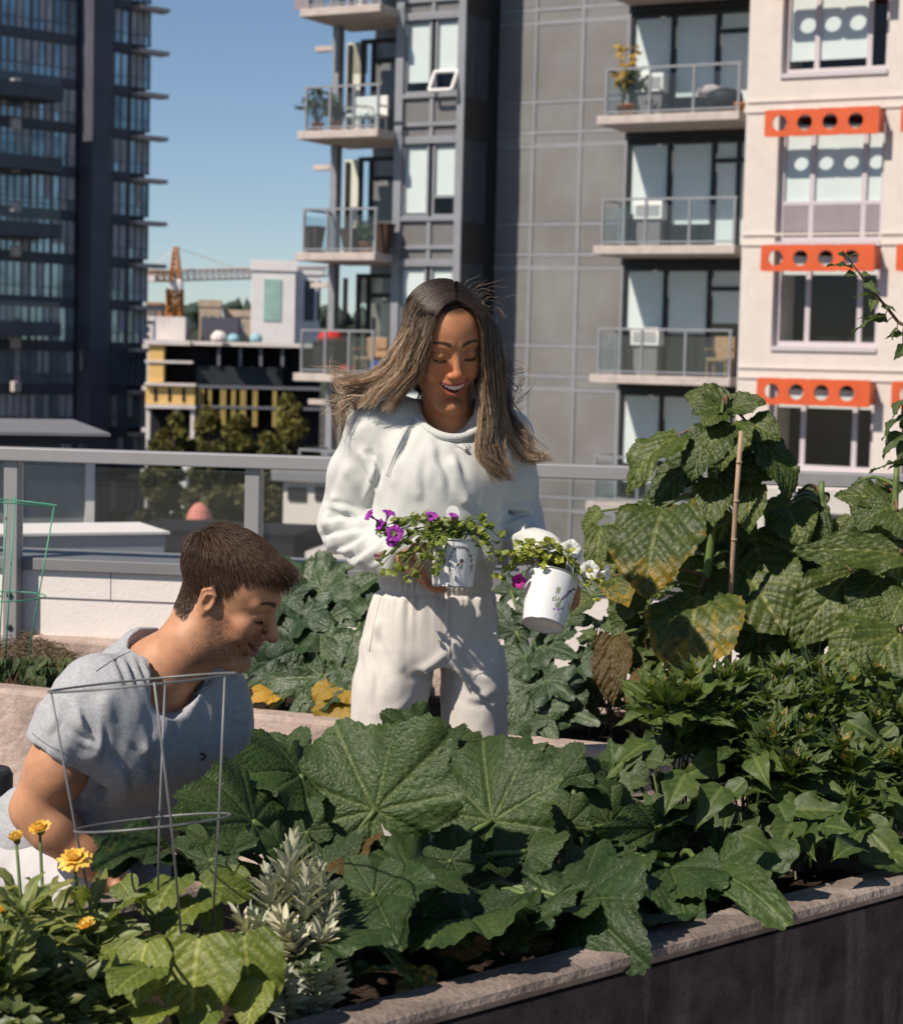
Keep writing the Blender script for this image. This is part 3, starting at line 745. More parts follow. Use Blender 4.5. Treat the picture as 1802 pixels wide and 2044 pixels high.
# street trees: trunk, limbs, crown of leaf clumps
M_leafO = None
def leaf_simple(name, c1, c2, trans=.3, scale=4.0):
    m = bpy.data.materials.new(name); m.use_nodes = True; t = m.node_tree; N = t.nodes; L = t.links; p = N['Principled BSDF']
    p.inputs['Roughness'].default_value = .6; p.inputs['Specular IOR Level'].default_value = .3
    tc = N.new('ShaderNodeTexCoord'); n = N.new('ShaderNodeTexNoise'); n.inputs['Scale'].default_value = scale; n.inputs['Detail'].default_value = 5
    L.new(tc.outputs['Object'], n.inputs['Vector']); r = N.new('ShaderNodeValToRGB'); r.color_ramp.elements[0].position = .35; r.color_ramp.elements[1].position = .65
    r.color_ramp.elements[0].color = tuple(c1) + (1,); r.color_ramp.elements[1].color = tuple(c2) + (1,); L.new(n.outputs[0], r.inputs[0]); L.new(r.outputs[0], p.inputs['Base Color'])
    tr = N.new('ShaderNodeBsdfTranslucent'); L.new(r.outputs[0], tr.inputs[0]); mx = N.new('ShaderNodeMixShader'); mx.inputs[0].default_value = trans
    L.new(p.outputs[0], mx.inputs[1]); L.new(tr.outputs[0], mx.inputs[2]); L.new(mx.outputs[0], N['Material Output'].inputs[0])
    return m
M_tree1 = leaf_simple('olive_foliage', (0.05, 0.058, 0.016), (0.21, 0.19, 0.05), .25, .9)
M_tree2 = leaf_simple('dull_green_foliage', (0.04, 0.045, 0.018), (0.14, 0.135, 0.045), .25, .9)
M_bark = mat('bark', (0.09, 0.07, 0.055), .9, .1, noise=(8, .4))
def street_tree(x, ytop, Y, wpx, label, m, seed, hpx=230):
    r_ = random.Random(seed); p = P(x, ytop, Y); s_ = Y / FPX; R = wpx * s_ / 2; H = hpx * s_
    base = V((p.x, p.y, -18.4)); top = p.z; c0 = top - H
    t = thing('street_tree', label, 'tree', base, 'street trees beyond the rail')
    b = MB(); b.tube([base, (p.x + R * .05, p.y, (c0 - 18) / 2), (p.x, p.y, c0 + H * .3), (p.x - R * .04, p.y, top - H * .12)], [.32, .26, .2, .05], 8)
    for k in range(9):
        an = r_.uniform(0, 6.28); z = c0 + H * r_.uniform(.1, .7); l = R * r_.uniform(.5, .9)
        b.tube([(p.x, p.y, z), (p.x + math.cos(an) * l * .5, p.y + math.sin(an) * l * .5, z + H * .08), (p.x + math.cos(an) * l, p.y + math.sin(an) * l, z + H * .2)], [.1, .07, .02], 5)
    b.build('trunk', M_bark, t)
    f = MB()
    for k in range(60):
        u = r_.random(); an = r_.uniform(0, 6.28); rad = R * (math.sin(math.pi * min(1, u * .86 + .14)) ** .6) * r_.uniform(.35, 1.0)
        c = V((p.x + math.cos(an) * rad, p.y + math.sin(an) * rad, c0 + H * u)); cr = R * r_.uniform(.16, .34)
        for q in range(85):
            dvec = V((r_.gauss(0, 1), r_.gauss(0, 1), r_.gauss(0, 1))).normalized() * cr * r_.uniform(.4, 1)
            o = c + dvec; a_ = V((r_.uniform(-1, 1), r_.uniform(-1, 1), r_.uniform(-1, 1))).normalized(); b_ = a_.cross(V((r_.uniform(-1, 1), r_.uniform(-1, 1), r_.uniform(-1, 1)))).normalized()
            sz = .13 + .12 * r_.random()
            f.quad(o - a_ * sz, o - b_ * sz * .6, o + a_ * sz, o + b_ * sz * .6)
    f.build('crown', m, t)
street_tree(350, 838, 88, 120, 'olive green street tree in front of the pale yellow strips, nearest the glass tower', M_tree1, 1)
street_tree(418, 812, 92, 70, 'slim tall olive street tree between two rounder crowns', M_tree1, 2, 260)
street_tree(478, 842, 86, 120, 'broad olive street tree below the dark netting', M_tree1, 3)
street_tree(575, 800, 84, 120, 'tallest olive street tree, beside the grey balconies', M_tree1, 4, 270)
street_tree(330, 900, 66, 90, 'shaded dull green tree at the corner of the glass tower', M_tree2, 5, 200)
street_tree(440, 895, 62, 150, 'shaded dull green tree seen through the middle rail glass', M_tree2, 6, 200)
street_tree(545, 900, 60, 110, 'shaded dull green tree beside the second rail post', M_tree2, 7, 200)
# ================================================================== signed-distance modelling (numpy) for bodies and cloth
def A3(p): return np.array(tuple(p), dtype=np.float32)
def d_ell(Q, c, r, M=None):
    q = Q - A3(c)
    if M is not None: q = q @ M          # columns of M are the local axes
    r = A3(r)
    k0 = np.linalg.norm(q / r, axis=1); k1 = np.linalg.norm(q / (r * r), axis=1) + 1e-9
    return k0 * (k0 - 1) / k1
def d_cap(Q, a, b, ra, rb):
    a, b = A3(a), A3(b); ba = b - a
    t = np.clip(((Q - a) @ ba) / max(float(ba @ ba), 1e-9), 0, 1)
    return np.linalg.norm(Q - a - t[:, None] * ba, axis=1) - (ra + (rb - ra) * t)
def d_chain(Q, pts, rs, k=0.0):
    d = None
    for i in range(len(pts) - 1):
        e = d_cap(Q, pts[i], pts[i + 1], rs[i], rs[i + 1]); d = e if d is None else (smin(d, e, k) if k else np.minimum(d, e))
    return d
def smin(a, b, k):
    if np.isscalar(k) and k <= 0: return np.minimum(a, b)
    h = np.clip(.5 + .5 * (b - a) / k, 0, 1)
    return b + (a - b) * h - k * h * (1 - h)
def smax(a, b, k): return -smin(-a, -b, k)
def d_loft(Q, secs, axis_x, axis_y):
    """secs: list of (centre, rx, ry) ordered by z; ellipse axes horizontal"""
    zs = np.array([s[0][2] for s in secs], dtype=np.float32); o = np.argsort(zs); zs = zs[o]
    cx = np.array([s[0][0] for s in secs])[o]; cy = np.array([s[0][1] for s in secs])[o]
    rx = np.array([s[1] for s in secs])[o]; ry = np.array([s[2] for s in secs])[o]
    tz = np.linspace(0, 1, 80); C_ = catmull(list(np.stack([zs, cx, cy, rx, ry], axis=1)), 80); zz_ = np.maximum.accumulate(C_[:, 0]); cx, cy, rx, ry = C_[:, 1], C_[:, 2], C_[:, 3], C_[:, 4]; zs = zz_.astype(np.float32)
    z = np.clip(Q[:, 2], zs[0], zs[-1])
    qx = Q[:, 0] - np.interp(z, zs, cx); qy = Q[:, 1] - np.interp(z, zs, cy)
    RX = np.interp(z, zs, rx); RY = np.interp(z, zs, ry)
    u = qx * axis_x[0] + qy * axis_x[1]; v = qx * axis_y[0] + qy * axis_y[1]
    k0 = np.sqrt((u / RX) ** 2 + (v / RY) ** 2) + 1e-9; k1 = np.sqrt((u / RX ** 2) ** 2 + (v / RY ** 2) ** 2) + 1e-6
    d = k0 * (k0 - 1) / k1
    dz = np.maximum(zs[0] - Q[:, 2], Q[:, 2] - zs[-1])
    return np.maximum(np.maximum(d, -np.minimum(RX, RY)), dz)
def surface_nets(fn, lo, hi, h):
    lo = np.array(lo, dtype=np.float32); n = np.ceil((np.array(hi) - lo) / h).astype(int) + 1
    X, Y, Z = [lo[i] + h * np.arange(n[i], dtype=np.float32) for i in range(3)]
    Fv = np.empty(tuple(n), dtype=np.float32)
    yy, zz = np.meshgrid(Y, Z, indexing='ij'); yy = yy.ravel(); zz = zz.ravel(); step = max(1, 400000 // len(yy))
    for i in range(0, n[0], step):
        xs = X[i:i + step]; Q = np.empty((len(xs) * len(yy), 3), dtype=np.float32)
        Q[:, 0] = np.repeat(xs, len(yy)); Q[:, 1] = np.tile(yy, len(xs)); Q[:, 2] = np.tile(zz, len(xs))
        Fv[i:i + step] = fn(Q).reshape(len(xs), n[1], n[2])
    S = Fv < 0
    cnt = np.zeros(tuple(n - 1), dtype=np.int8)
    for dx in (0, 1):
        for dy in (0, 1):
            for dz in (0, 1): cnt += S[dx:n[0] - 1 + dx, dy:n[1] - 1 + dy, dz:n[2] - 1 + dz]
    mixd = (cnt > 0) & (cnt < 8)
    ids = np.full(tuple(n - 1), -1, dtype=np.int64); cells = np.argwhere(mixd); ids[mixd] = np.arange(len(cells))
    acc = np.zeros((len(cells), 3)); w_ = np.zeros(len(cells))
    cor = [(a, b, c) for a in (0, 1) for b in (0, 1) for c in (0, 1)]
    for p in cor:
        for ax in range(3):
            if p[ax] == 1: continue
            q = list(p); q[ax] = 1
            f0 = Fv[cells[:, 0] + p[0], cells[:, 1] + p[1], cells[:, 2] + p[2]]; f1 = Fv[cells[:, 0] + q[0], cells[:, 1] + q[1], cells[:, 2] + q[2]]
            c = (f0 < 0) != (f1 < 0); t = np.where(c, f0 / np.where(np.abs(f0 - f1) < 1e-12, 1, f0 - f1), 0)
            pt = np.tile(np.array(p, float), (len(cells), 1)); pt[:, ax] = t
            acc[c] += pt[c]; w_[c] += 1
    vs = lo + h * (cells + acc / w_[:, None])
    quads = []
    for ax in range(3):
        o1, o2 = (ax + 1) % 3, (ax + 2) % 3
        sl0 = [slice(1, -1)] * 3; sl0[ax] = slice(0, -1); sl1 = [slice(1, -1)] * 3; sl1[ax] = slice(1, None)
        a = S[tuple(sl0)]; b = S[tuple(sl1)]
        for flip, msk in ((False, a & ~b), (True, ~a & b)):
            e = np.argwhere(msk)
            if not len(e): continue
            e = e.copy(); e[:, o1] += 1; e[:, o2] += 1
            def cid(d1, d2):
                q = e.copy(); q[:, o1] -= d1; q[:, o2] -= d2
                return ids[q[:, 0], q[:, 1], q[:, 2]]
            f = np.stack([cid(0, 0), cid(1, 0), cid(1, 1), cid(0, 1)], axis=1)
            quads.append(f[:, ::-1] if flip else f)
    fs = np.concatenate(quads)
    fs = fs[(fs >= 0).all(axis=1)]
    return vs, fs
def vnormals(v, f):
    n = np.zeros_like(v); fn = np.cross(v[f[:, 2]] - v[f[:, 0]], v[f[:, 3]] - v[f[:, 1]])
    for k in range(4): np.add.at(n, f[:, k], fn)
    return n / (np.linalg.norm(n, axis=1, keepdims=True) + 1e-12)
def smooth_mesh(v, f, it=2, lam=.5):
    e = np.concatenate([f[:, [0, 1]], f[:, [1, 2]], f[:, [2, 3]], f[:, [3, 0]]])
    deg = np.bincount(e[:, 0], minlength=len(v)) + np.bincount(e[:, 1], minlength=len(v))
    for _ in range(it):
        s = np.zeros_like(v)
        for k in range(3):
            s[:, k] = np.bincount(e[:, 0], v[e[:, 1], k], len(v)) + np.bincount(e[:, 1], v[e[:, 0], k], len(v))
        v = v + lam * (s / np.maximum(deg, 1)[:, None] - v)
    return v
def vnoise(Q, scale, seed=0):
    """smooth value noise in -1..1"""
    q = np.asarray(Q, dtype=np.float64) * scale + seed * 17.13
    i = np.floor(q).astype(np.int64); f = q - i; f = f * f * (3 - 2 * f)
    def hsh(a, b, c):
        n = (a * 374761393 + b * 668265263 + c * 2147483647 + seed * 974711) & 0xffffffff
        n = ((n ^ (n >> 13)) * 1274126177) & 0xffffffff
        n = n ^ (n >> 16)
        return (n & 0xffff) / 32767.5 - 1
    r = 0
    for a in (0, 1):
        for b in (0, 1):
            for c in (0, 1):
                w_ = (f[:, 0] if a else 1 - f[:, 0]) * (f[:, 1] if b else 1 - f[:, 1]) * (f[:, 2] if c else 1 - f[:, 2])
                r = r + w_ * hsh(i[:, 0] + a, i[:, 1] + b, i[:, 2] + c)
    return r
def mixc(a, b, t):
    t = np.clip(t, 0, 1)[:, None]; return np.asarray(a) * (1 - t) + np.asarray(b) * t
def sst(x, a, b):
    t = np.clip((x - a) / (b - a), 0, 1); return t * t * (3 - 2 * t)
def catmull(pts, n):
    p = [np.asarray(q, float) for q in pts]; p = [2 * p[0] - p[1]] + p + [2 * p[-1] - p[-2]]; out = []
    m = len(p) - 3
    for k in range(n):
        t = k / (n - 1) * m; i = min(int(t), m - 1); t -= i
        a, b, c, d = p[i], p[i + 1], p[i + 2], p[i + 3]
        out.append(.5 * ((2 * b) + (c - a) * t + (2 * a - 5 * b + 4 * c - d) * t * t + (3 * b - a - 3 * c + d) * t ** 3))
    return np.array(out)
def strands_mesh(name, S, R, C, material, parent, sides=3):
    """S: (n, k, 3) polylines, R: (n, k) radii, C: (n, k, 3) colours -> one mesh of thin tapering tubes"""
    S = np.asarray(S); n, k, _ = S.shape
    T = np.gradient(S, axis=1); T /= np.linalg.norm(T, axis=2, keepdims=True) + 1e-9
    ref = np.where(np.abs(T[..., 2:3]) < .9, np.array([0, 0, 1.0]), np.array([1.0, 0, 0]))
    x = np.cross(T, ref); x /= np.linalg.norm(x, axis=2, keepdims=True) + 1e-9; y = np.cross(T, x)
    vs = np.empty((n, k, sides, 3))
    for j in range(sides):
        a = 2 * math.pi * j / sides; vs[:, :, j] = S + (x * math.cos(a) + y * math.sin(a)) * R[..., None]
    cc = np.repeat(np.asarray(C)[:, :, None, :], sides, axis=2).reshape(-1, 3)
    b = (np.arange(n) * k * sides)[:, None, None] + (np.arange(k - 1) * sides)[None, :, None]
    j = np.arange(sides)[None, None, :]; j2 = (j + 1) % sides
    fs = np.stack([b + j, b + j2, b + j2 + sides, b + j + sides], axis=-1).reshape(-1, 4)
    return mesh_obj(name, vs.reshape(-1, 3), fs, material, parent, True, attrs={'col': cc})
def attr_mat(name, rough, spec, sub=0.0, bump=None, sheen=0.0, noise_mul=None, weave=None, aniso=0.0):
    m = bpy.data.materials.new(name); m.use_nodes = True; t = m.node_tree; N = t.nodes; L = t.links; p = N['Principled BSDF']
    p.inputs['Roughness'].default_value = rough; p.inputs['Specular IOR Level'].default_value = spec
    a = N.new('ShaderNodeAttribute'); a.attribute_name = 'col'; src = a.outputs['Color']
    tc = N.new('ShaderNodeTexCoord')
    if noise_mul:
        n = N.new('ShaderNodeTexNoise'); n.inputs['Scale'].default_value = noise_mul[0]; n.inputs['Detail'].default_value = 5; L.new(tc.outputs['Object'], n.inputs['Vector'])
        r = N.new('ShaderNodeValToRGB'); r.color_ramp.elements[0].position = .3; r.color_ramp.elements[1].position = .7
        r.color_ramp.elements[0].color = (1 - noise_mul[1],) * 3 + (1,); r.color_ramp.elements[1].color = (1, 1, 1, 1); L.new(n.outputs[0], r.inputs[0])
        mx = N.new('ShaderNodeMixRGB'); mx.blend_type = 'MULTIPLY'; mx.inputs[0].default_value = 1; L.new(src, mx.inputs[1]); L.new(r.outputs[0], mx.inputs[2]); src = mx.outputs[0]
    L.new(src, p.inputs['Base Color'])
    if sub:
        p.inputs['Subsurface Weight'].default_value = sub; p.inputs['Subsurface Radius'].default_value = (1, .35, .2); p.inputs['Subsurface Scale'].default_value = .006
    if sheen: p.inputs['Sheen Weight'].default_value = sheen; p.inputs['Sheen Roughness'].default_value = .5
    if bump:
        b = N.new('ShaderNodeTexNoise'); b.inputs['Scale'].default_value = bump[0]; b.inputs['Detail'].default_value = 4; L.new(tc.outputs['Object'], b.inputs['Vector'])
        h = b.outputs[0]
        if weave:
            v = N.new('ShaderNodeTexWave'); v.inputs['Scale'].default_value = weave; v.bands_direction = 'Z'; v.inputs['Distortion'].default_value = 1.5; v.inputs['Detail'].default_value = 2; v.inputs['Detail Scale'].default_value = 6
            L.new(tc.outputs['Object'], v.inputs['Vector']); ad = N.new('ShaderNodeMath'); ad.operation = 'ADD'; L.new(h, ad.inputs[0]); L.new(v.outputs['Fac'], ad.inputs[1]); h = ad.outputs[0]
        bp = N.new('ShaderNodeBump'); bp.inputs['Strength'].default_value = bump[1]; bp.inputs['Distance'].default_value = bump[2]; L.new(h, bp.inputs['Height']); L.new(bp.outputs[0], p.inputs['Normal'])
    MATS[name] = m
    return m

_Rm = np.array([tuple(CR), tuple(CU), tuple(CF)])
def proj_np(v):
    q = (np.asarray(v, float) - np.array(tuple(CAM))) @ _Rm.T
    return 901 + FPX * q[:, 0] / q[:, 2], 1022 - FPX * q[:, 1] / q[:, 2]
def folds(v, n, lines):
    """cloth creases traced as lines: (points, width, depth): a ridge with a groove beside it, pushed along the normal"""
    x, y = proj_np(v); out = np.zeros(len(v)); vd = np.asarray(v) - np.array(tuple(CAM)); fr = np.clip(-np.einsum('ij,ij->i', n, vd) / np.linalg.norm(vd, axis=1) * 2.5, 0, 1)
    for pts, w_, dep in lines:
        c = catmull([(a, b, 0) for a, b in pts], 14)[:, :2]; best = np.full(len(v), 1e9); sg = np.zeros(len(v)); tt = np.zeros(len(v))
        for k in range(13):
            a, b = c[k], c[k + 1]; ba = b - a; L2 = ba @ ba
            px, py = x - a[0], y - a[1]; t = np.clip((px * ba[0] + py * ba[1]) / L2, 0, 1); dx, dy = px - t * ba[0], py - t * ba[1]; d = np.hypot(dx, dy); m_ = d < best
            best = np.where(m_, d, best); sg = np.where(m_, np.sign(ba[0] * dy - ba[1] * dx) * d, sg); tt = np.where(m_, (k + t) / 13, tt)
        u = sg / w_; out += dep * np.sin(np.clip(tt, 0.02, .98) * math.pi) ** .7 * (np.exp(-(u - .5) ** 2 * 1.6) - 1.25 * np.exp(-(u + .55) ** 2 * 2.6)) * fr
    return out
# ================================================================== people
M_skin = attr_mat('skin', .52, .36, sub=.08, bump=(520, .25, .0012), noise_mul=(45, .20))
M_hair = attr_mat('hair', .48, .38)
M_sweat = attr_mat('sweatshirt_fleece', .9, .15, bump=(700, .35, .0012), sheen=.25, noise_mul=(160, .06))
M_pants = attr_mat('jogger_fleece', .92, .12, bump=(600, .35, .0012), sheen=.25, noise_mul=(160, .06))
M_tee = attr_mat('heather_jersey', .85, .2, bump=(500, .28, .0006), sheen=.15, noise_mul=(240, .28), weave=210)
M_teeth = mat('teeth', (.80, .77, .72), .25, .5)
M_lash = mat('eyelash', (.010, .007, .006), .6, .3)
M_silver = mat('silver', (.62, .6, .57), .25, .5, metal=1.0)
M_shoe = mat('white_shoe', (.6, .58, .56), .6, .3, noise=(20, .1)); M_shoe2 = mat('dark_shoe', (.05, .05, .055), .6, .3, noise=(20, .2))

class Head:
    """local axes: x = subject's right, y = face forward, z = up"""
    def __init__(s, anchor_world, anchor_local, yaw, pitch, roll, scale):
        y, p = math.radians(yaw), math.radians(pitch)
        f = V((math.cos(p) * math.sin(y), -math.cos(p) * math.cos(y), -math.sin(p)))
        x = f.cross(V((0, 0, 1))).normalized(); u = x.cross(f)
        q = Quaternion(f, math.radians(roll)); x = q @ x; u = q @ u
        s.R = np.array([tuple(x), tuple(f), tuple(u)], dtype=np.float32).T * 1.0
        s.sc = scale
        s.o = np.array(tuple(anchor_world)) - s.R @ (np.array(anchor_local) * scale)
    def w(s, p): return s.o + (np.atleast_2d(np.asarray(p, float)) * s.sc) @ s.R.T
    def w1(s, p): return V(s.w(p)[0])
    def l(s, q): return ((np.asarray(q) - s.o) @ s.R) / s.sc

def head_sdf(male):
    m = male; fz = 0.0 if m else -.0075
    def fn(Q):
        q = Q.copy(); q[:, 0] = np.abs(q[:, 0])
        d = d_ell(q, (0, -.018, .040), (.0735, .096, .074))
        d = smin(d, d_ell(q, (0, .030, .028), (.064, .062, .066)), .03)                     # forehead
        d = smin(d, d_ell(q, (0, .034, -.040), (.056, .056, .072)), .03)                    # mid face
        jw = .052 if m else .0465
        d = smin(d, d_chain(q, [(jw + .006, -.004, -.038), (jw, .008, -.074), (.022, .070, -.110 + fz * 1.2), (0, .078, -.112 + fz * 1.3)], [.016, .016, .0165 if m else .014, .016 if m else .0145]), .024)
        d = smin(d, d_ell(q, (.038, .064, -.022), (.022, .020, .019)), .016)                # cheekbone
        d = smin(d, d_ell(q, (.036, .066, -.044), (.020, .020, .018)), .016)                # smiling cheek
        d = smin(d, d_cap(q, (.010, .0840, .0255), (.043, .070, .0245), .009 if m else .006, .008 if m else .0055), .016)    # brow
        d = smax(d, -d_ell(q, (.031, .101, .004), (.021, .016, .0125)), .012)                # socket
        d = smin(d, d_ell(q, (.031, .0745, .003), (.0150, .0150, .0128)), .004)              # lidded eye
        br = .0085 if m else .0065
        d = smin(d, d_cap(q, (0, .088, .012), (0, .1125 if m else .1065, -.030), br, br + .0028), .009)   # nose bridge
        d = smin(d, d_ell(q, (0, .1135 if m else .1075, -.0335), (.0115, .0105, .0095)), .006)
        d = smin(d, d_ell(q, (.0125, .099, -.0375), (.0075, .0095, .0070)), .006)            # wings
        d = smax(d, -d_ell(q, (.0065, .1045, -.0455), (.0034, .005, .0030)), .003)           # nostrils
        d = smin(d, d_ell(q, (0, .082, -.062), (.031, .018, .020)), .012)                    # muzzle
        # smile: opening, lips
        d = smax(d, -d_chain(q, [(0, .0985, -.0695 + fz * .2), (.015, .0955, -.0668 + fz * .18), (.0275, .0870, -.0590)], [.0082 - fz * .18, .0076 - fz * .13, .0032]), .003)
        d = smin(d, d_chain(q, [(0, .0975, -.0588), (.008, .0970, -.0578), (.020, .0915, -.0565), (.0315, .0800, -.0540)], [.0029, .0030, .0028, .0020]), .004)
        d = smin(d, d_chain(q, [(0, .0960, -.0800 + fz * .45), (.013, .0938, -.0775 + fz * .4), (.024, .0870, -.0690 + fz * .2), (.0315, .0800, -.0550)], [.0040, .0038, .0030, .0019]), .004)
        d = smax(d, -d_cap(q, (.0255, .0945, -.042), (.0365, .0800, -.060), .0010, .0012), .008)  # smile fold
        d = smin(d, d_ell(q, (0, .083, -.106 + fz * 1.3), (.019, .014, .014)), .012)                     # chin
        # ear
        e = d_ell(q, (.0750, -.010, -.006), (.0080, .0165, .0275))
        e = smax(e, -d_ell(q, (.0825, -.006, -.006), (.0075, .0090, .0165)), .003)
        e = smin(e, d_chain(q, [(.0775, .003, .010), (.0795, -.010, .0195), (.080, -.0235, .009), (.0785, -.0215, -.011), (.0755, -.007, -.031)], [.0032, .0034, .0034, .0032, .0048]), .002)
        e = smin(e, d_chain(q, [(.0800, -.004, .010), (.0805, -.0145, .006), (.0795, -.015, -.010)], [.0022, .0024, .0020]), .002)
        d = smin(d, e, .006)
        return d
    return fn
def build_head(H, male, skin, lipc, root, neck_pts, neck_rs, hairline, browc, stub=None, res=.0021, blush=.0):
    hf = head_sdf(male)
    npts = [A3(H.l(np.array(tuple(p)))) for p in neck_pts]
    def fn(Q):
        d = hf(Q)
        d = smin(d, d_chain(Q, npts, [r / H.sc for r in neck_rs], .02), .026)
        return d
    zmin = min(p[2] for p in npts); ymin = min(p[1] for p in npts); xm = max(abs(p[0]) for p in npts)
    v, f = surface_nets(fn, (-max(.1, xm + .08), min(-.13, ymin - .08), min(-.14, zmin - .06)), (max(.1, xm + .08), .14, .14), res)
    v = smooth_mesh(v, f, 1, .4)
    q = v.copy(); ax = np.abs(q[:, 0]); x, y, z = q[:, 0], q[:, 1], q[:, 2]
    c = np.tile(np.array(skin), (len(v), 1))
    red = np.exp(-(((ax - .036) / .02) ** 2 + ((z + .035) / .02) ** 2)) * (y > .03) + np.exp(-((ax / .016) ** 2 + ((z + .034) / .014) ** 2)) * (y > .09)
    c = mixc(c, np.array(skin) * (1.12, .80, .74), red * (.5 + blush))
    lip = np.maximum(np.exp(-(((z + .0580 - 4.0 * ax ** 2) / .0036) ** 2)) * (ax < .030), np.exp(-(((z + (.0800 if male else .0835) - 28 * ax ** 2) / .0050) ** 2)) * (ax < .029)) * (y > .077)
    c = mixc(c, lipc, sst(lip, .25, .75))
    c = mixc(c, (.10, .015, .015), (d_chain(q.astype(np.float32), [(0, .0955, -.0700 if male else -.0712), (.015, .0925, -.0668 if male else -.0680), (.0275, .0840, -.0590)], [.0096 if male else .0108, .0090 if male else .0100, .0042]) < 0) * (y < .0945 - 10 * ax ** 2) * .95)
    n = vnoise(q, 900, 3)
    bt = z - (.0285 + .0052 * np.sin(np.clip((ax - .012) / .036, 0, 1) * math.pi * .85))
    brow = np.exp(-((bt / (.0054 * (1.1 - .6 * np.clip((ax - .012) / .04, 0, 1)))) ** 2)) * sst(ax, .008, .014) * (1 - sst(ax, .046, .053)) * (y > .04)
    c = mixc(c, browc, sst(brow + .25 * n, .3, .75) * .93)
    lid = np.exp(-(((z - .0115 + 9 * (ax - .031) ** 2) / .0013) ** 2)) * (np.abs(ax - .031) < .017) * (y > .05)
    c = mixc(c, np.array(skin) * .35, lid * .6)
    if stub is not None:
        jawz = np.exp(-((np.maximum(0, z + .045 - .55 * np.maximum(0, .055 - y)) / .018) ** 2))
        s_ = sst(jawz, .2, .9) * sst(y, -.022, .03)
        s_ = s_ * (1 - np.exp(-(((ax) / .02) ** 2 + ((z + .068) / .009) ** 2)) * (y > .075))
        mo = np.exp(-(((z + .0505) / .0055) ** 2)) * (ax < .030) * (y > .08)
        side = np.exp(-(((y - .012) / .012) ** 2)) * (z < .03) * (z > -.06) * (ax > .055)
        s_ = np.clip(np.maximum(np.maximum(s_ * .95, mo * 1.2), side * .7), 0, 1)
        s_ *= sst(z + .62 * np.maximum(0, .075 - y), -.118, -.085)
        speck = .55 + .45 * vnoise(q, 620, 9) + .35 * vnoise(q, 1100, 4)
        c = mixc(c, stub, s_ * np.clip(speck, 0, 1) * .86)
    hl = hairline(q)
    c = mixc(c, browc, hl)
    return mesh_obj('head', H.w(v), f, M_skin, root, True, attrs={'col': c}), (v, f)
def face_bits(H, root, male):
    tb_ = -.006 if male else 0
    lash = MB()
    for sx in (-1, 1):
        pts = [H.w1((sx * (.031 + dx), .0745 + .0152 * math.sqrt(max(.05, 1 - (dx / .0165) ** 2)), -.0062 - .0025 * math.cos(dx / .0165 * 1.5) + .001)) for dx in np.linspace(-.0155, .0155, 9)]
        lash.tube(pts, [.0006, .0011, .0014, .0016, .0016, .0016, .0016, .0015, .0008], 5)
        for k in range(14):
            dx = -.014 + .028 * k / 13
            b = (sx * (.031 + dx), .0745 + .0150 * math.sqrt(max(.05, 1 - (dx / .0165) ** 2)), -.0080)
            lash.tube([H.w1(b), H.w1((b[0] + sx * dx * .2, b[1] + .004, b[2] - .0022)), H.w1((b[0] + sx * dx * .35, b[1] + .0068, b[2] - .0022))], [.00045, .0003, .00012], 3)
    lash.build('eyelashes', M_lash, root, True)
    t = MB()
    for k in range(-4, 5):
        w_ = .0062 if abs(k) < 2 else .0056
        x = k * .0060; y = .0930 + tb_ - 11 * x * x; hgt = (.0098, .0092, .0092, .0080, .0068)[abs(k)] * (1 if male else 1.18)
        for half in (0,):
            i = len(t.v); P_ = []
            for (dx, dz, dy) in ((-w_ / 2, 0, -.001), (w_ / 2, 0, -.001), (w_ / 2 * .86, -hgt, 0), (-w_ / 2 * .86, -hgt, 0)):
                P_.append((x + dx, y + dy, -.0610 + dz + x * x * 12))
            fr_ = [H.w1((p[0], p[1] + .0012 * (1 if q > 1 else .6), p[2])) for q, p in enumerate(P_)]; bk = [H.w1((p[0], p[1] - .005, p[2])) for p in P_]
            mid = H.w1((x, y + .0026, -.0610 - hgt * .5 + x * x * 12))
            t.v += [tuple(a) for a in fr_] + [tuple(a) for a in bk] + [tuple(mid)]
            for q in range(4):
                t.f.append((i + q, i + (q + 1) % 4, i + 8)); t.f.append((i + q, i + 4 + q, i + 4 + (q + 1) % 4, i + (q + 1) % 4))
    t.build('teeth', M_teeth, root, True)

def build_cloth(name, fn, lo, hi, h, colf, m, root, disp=None, it=2):
    v, f = surface_nets(fn, lo, hi, h); v = smooth_mesh(v, f, it, .5)
    if disp is not None:
        n = vnormals(v, f); v = v + n * disp(v, n)[:, None]; v = smooth_mesh(v, f, 1, .3)
    return mesh_obj(name, v, f, m, root, True, attrs={'col': colf(v)})
def bounds(pts, pad): 
    a = np.array([tuple(p) for p in pts]); return a.min(axis=0) - pad, a.max(axis=0) + pad
def hand_sdf(Q, palm0, palm1, side, fingers, thumb, pr=.014):
    """palm between wrist point palm0 and knuckle point palm1; fingers: list of polylines; side: vector across the palm"""
    d = None
    for k in (-1.2, -.4, .4, 1.2):
        e = d_cap(Q, palm0 + side * k * .55, palm1 + side * k, pr, pr * .82); d = e if d is None else smin(d, e, .008)
    for fl in fingers:
        d = smin(d, d_chain(Q, fl[0], fl[1]), .0035)
    d = smin(d, d_chain(Q, thumb[0], thumb[1]), .006)
    return d

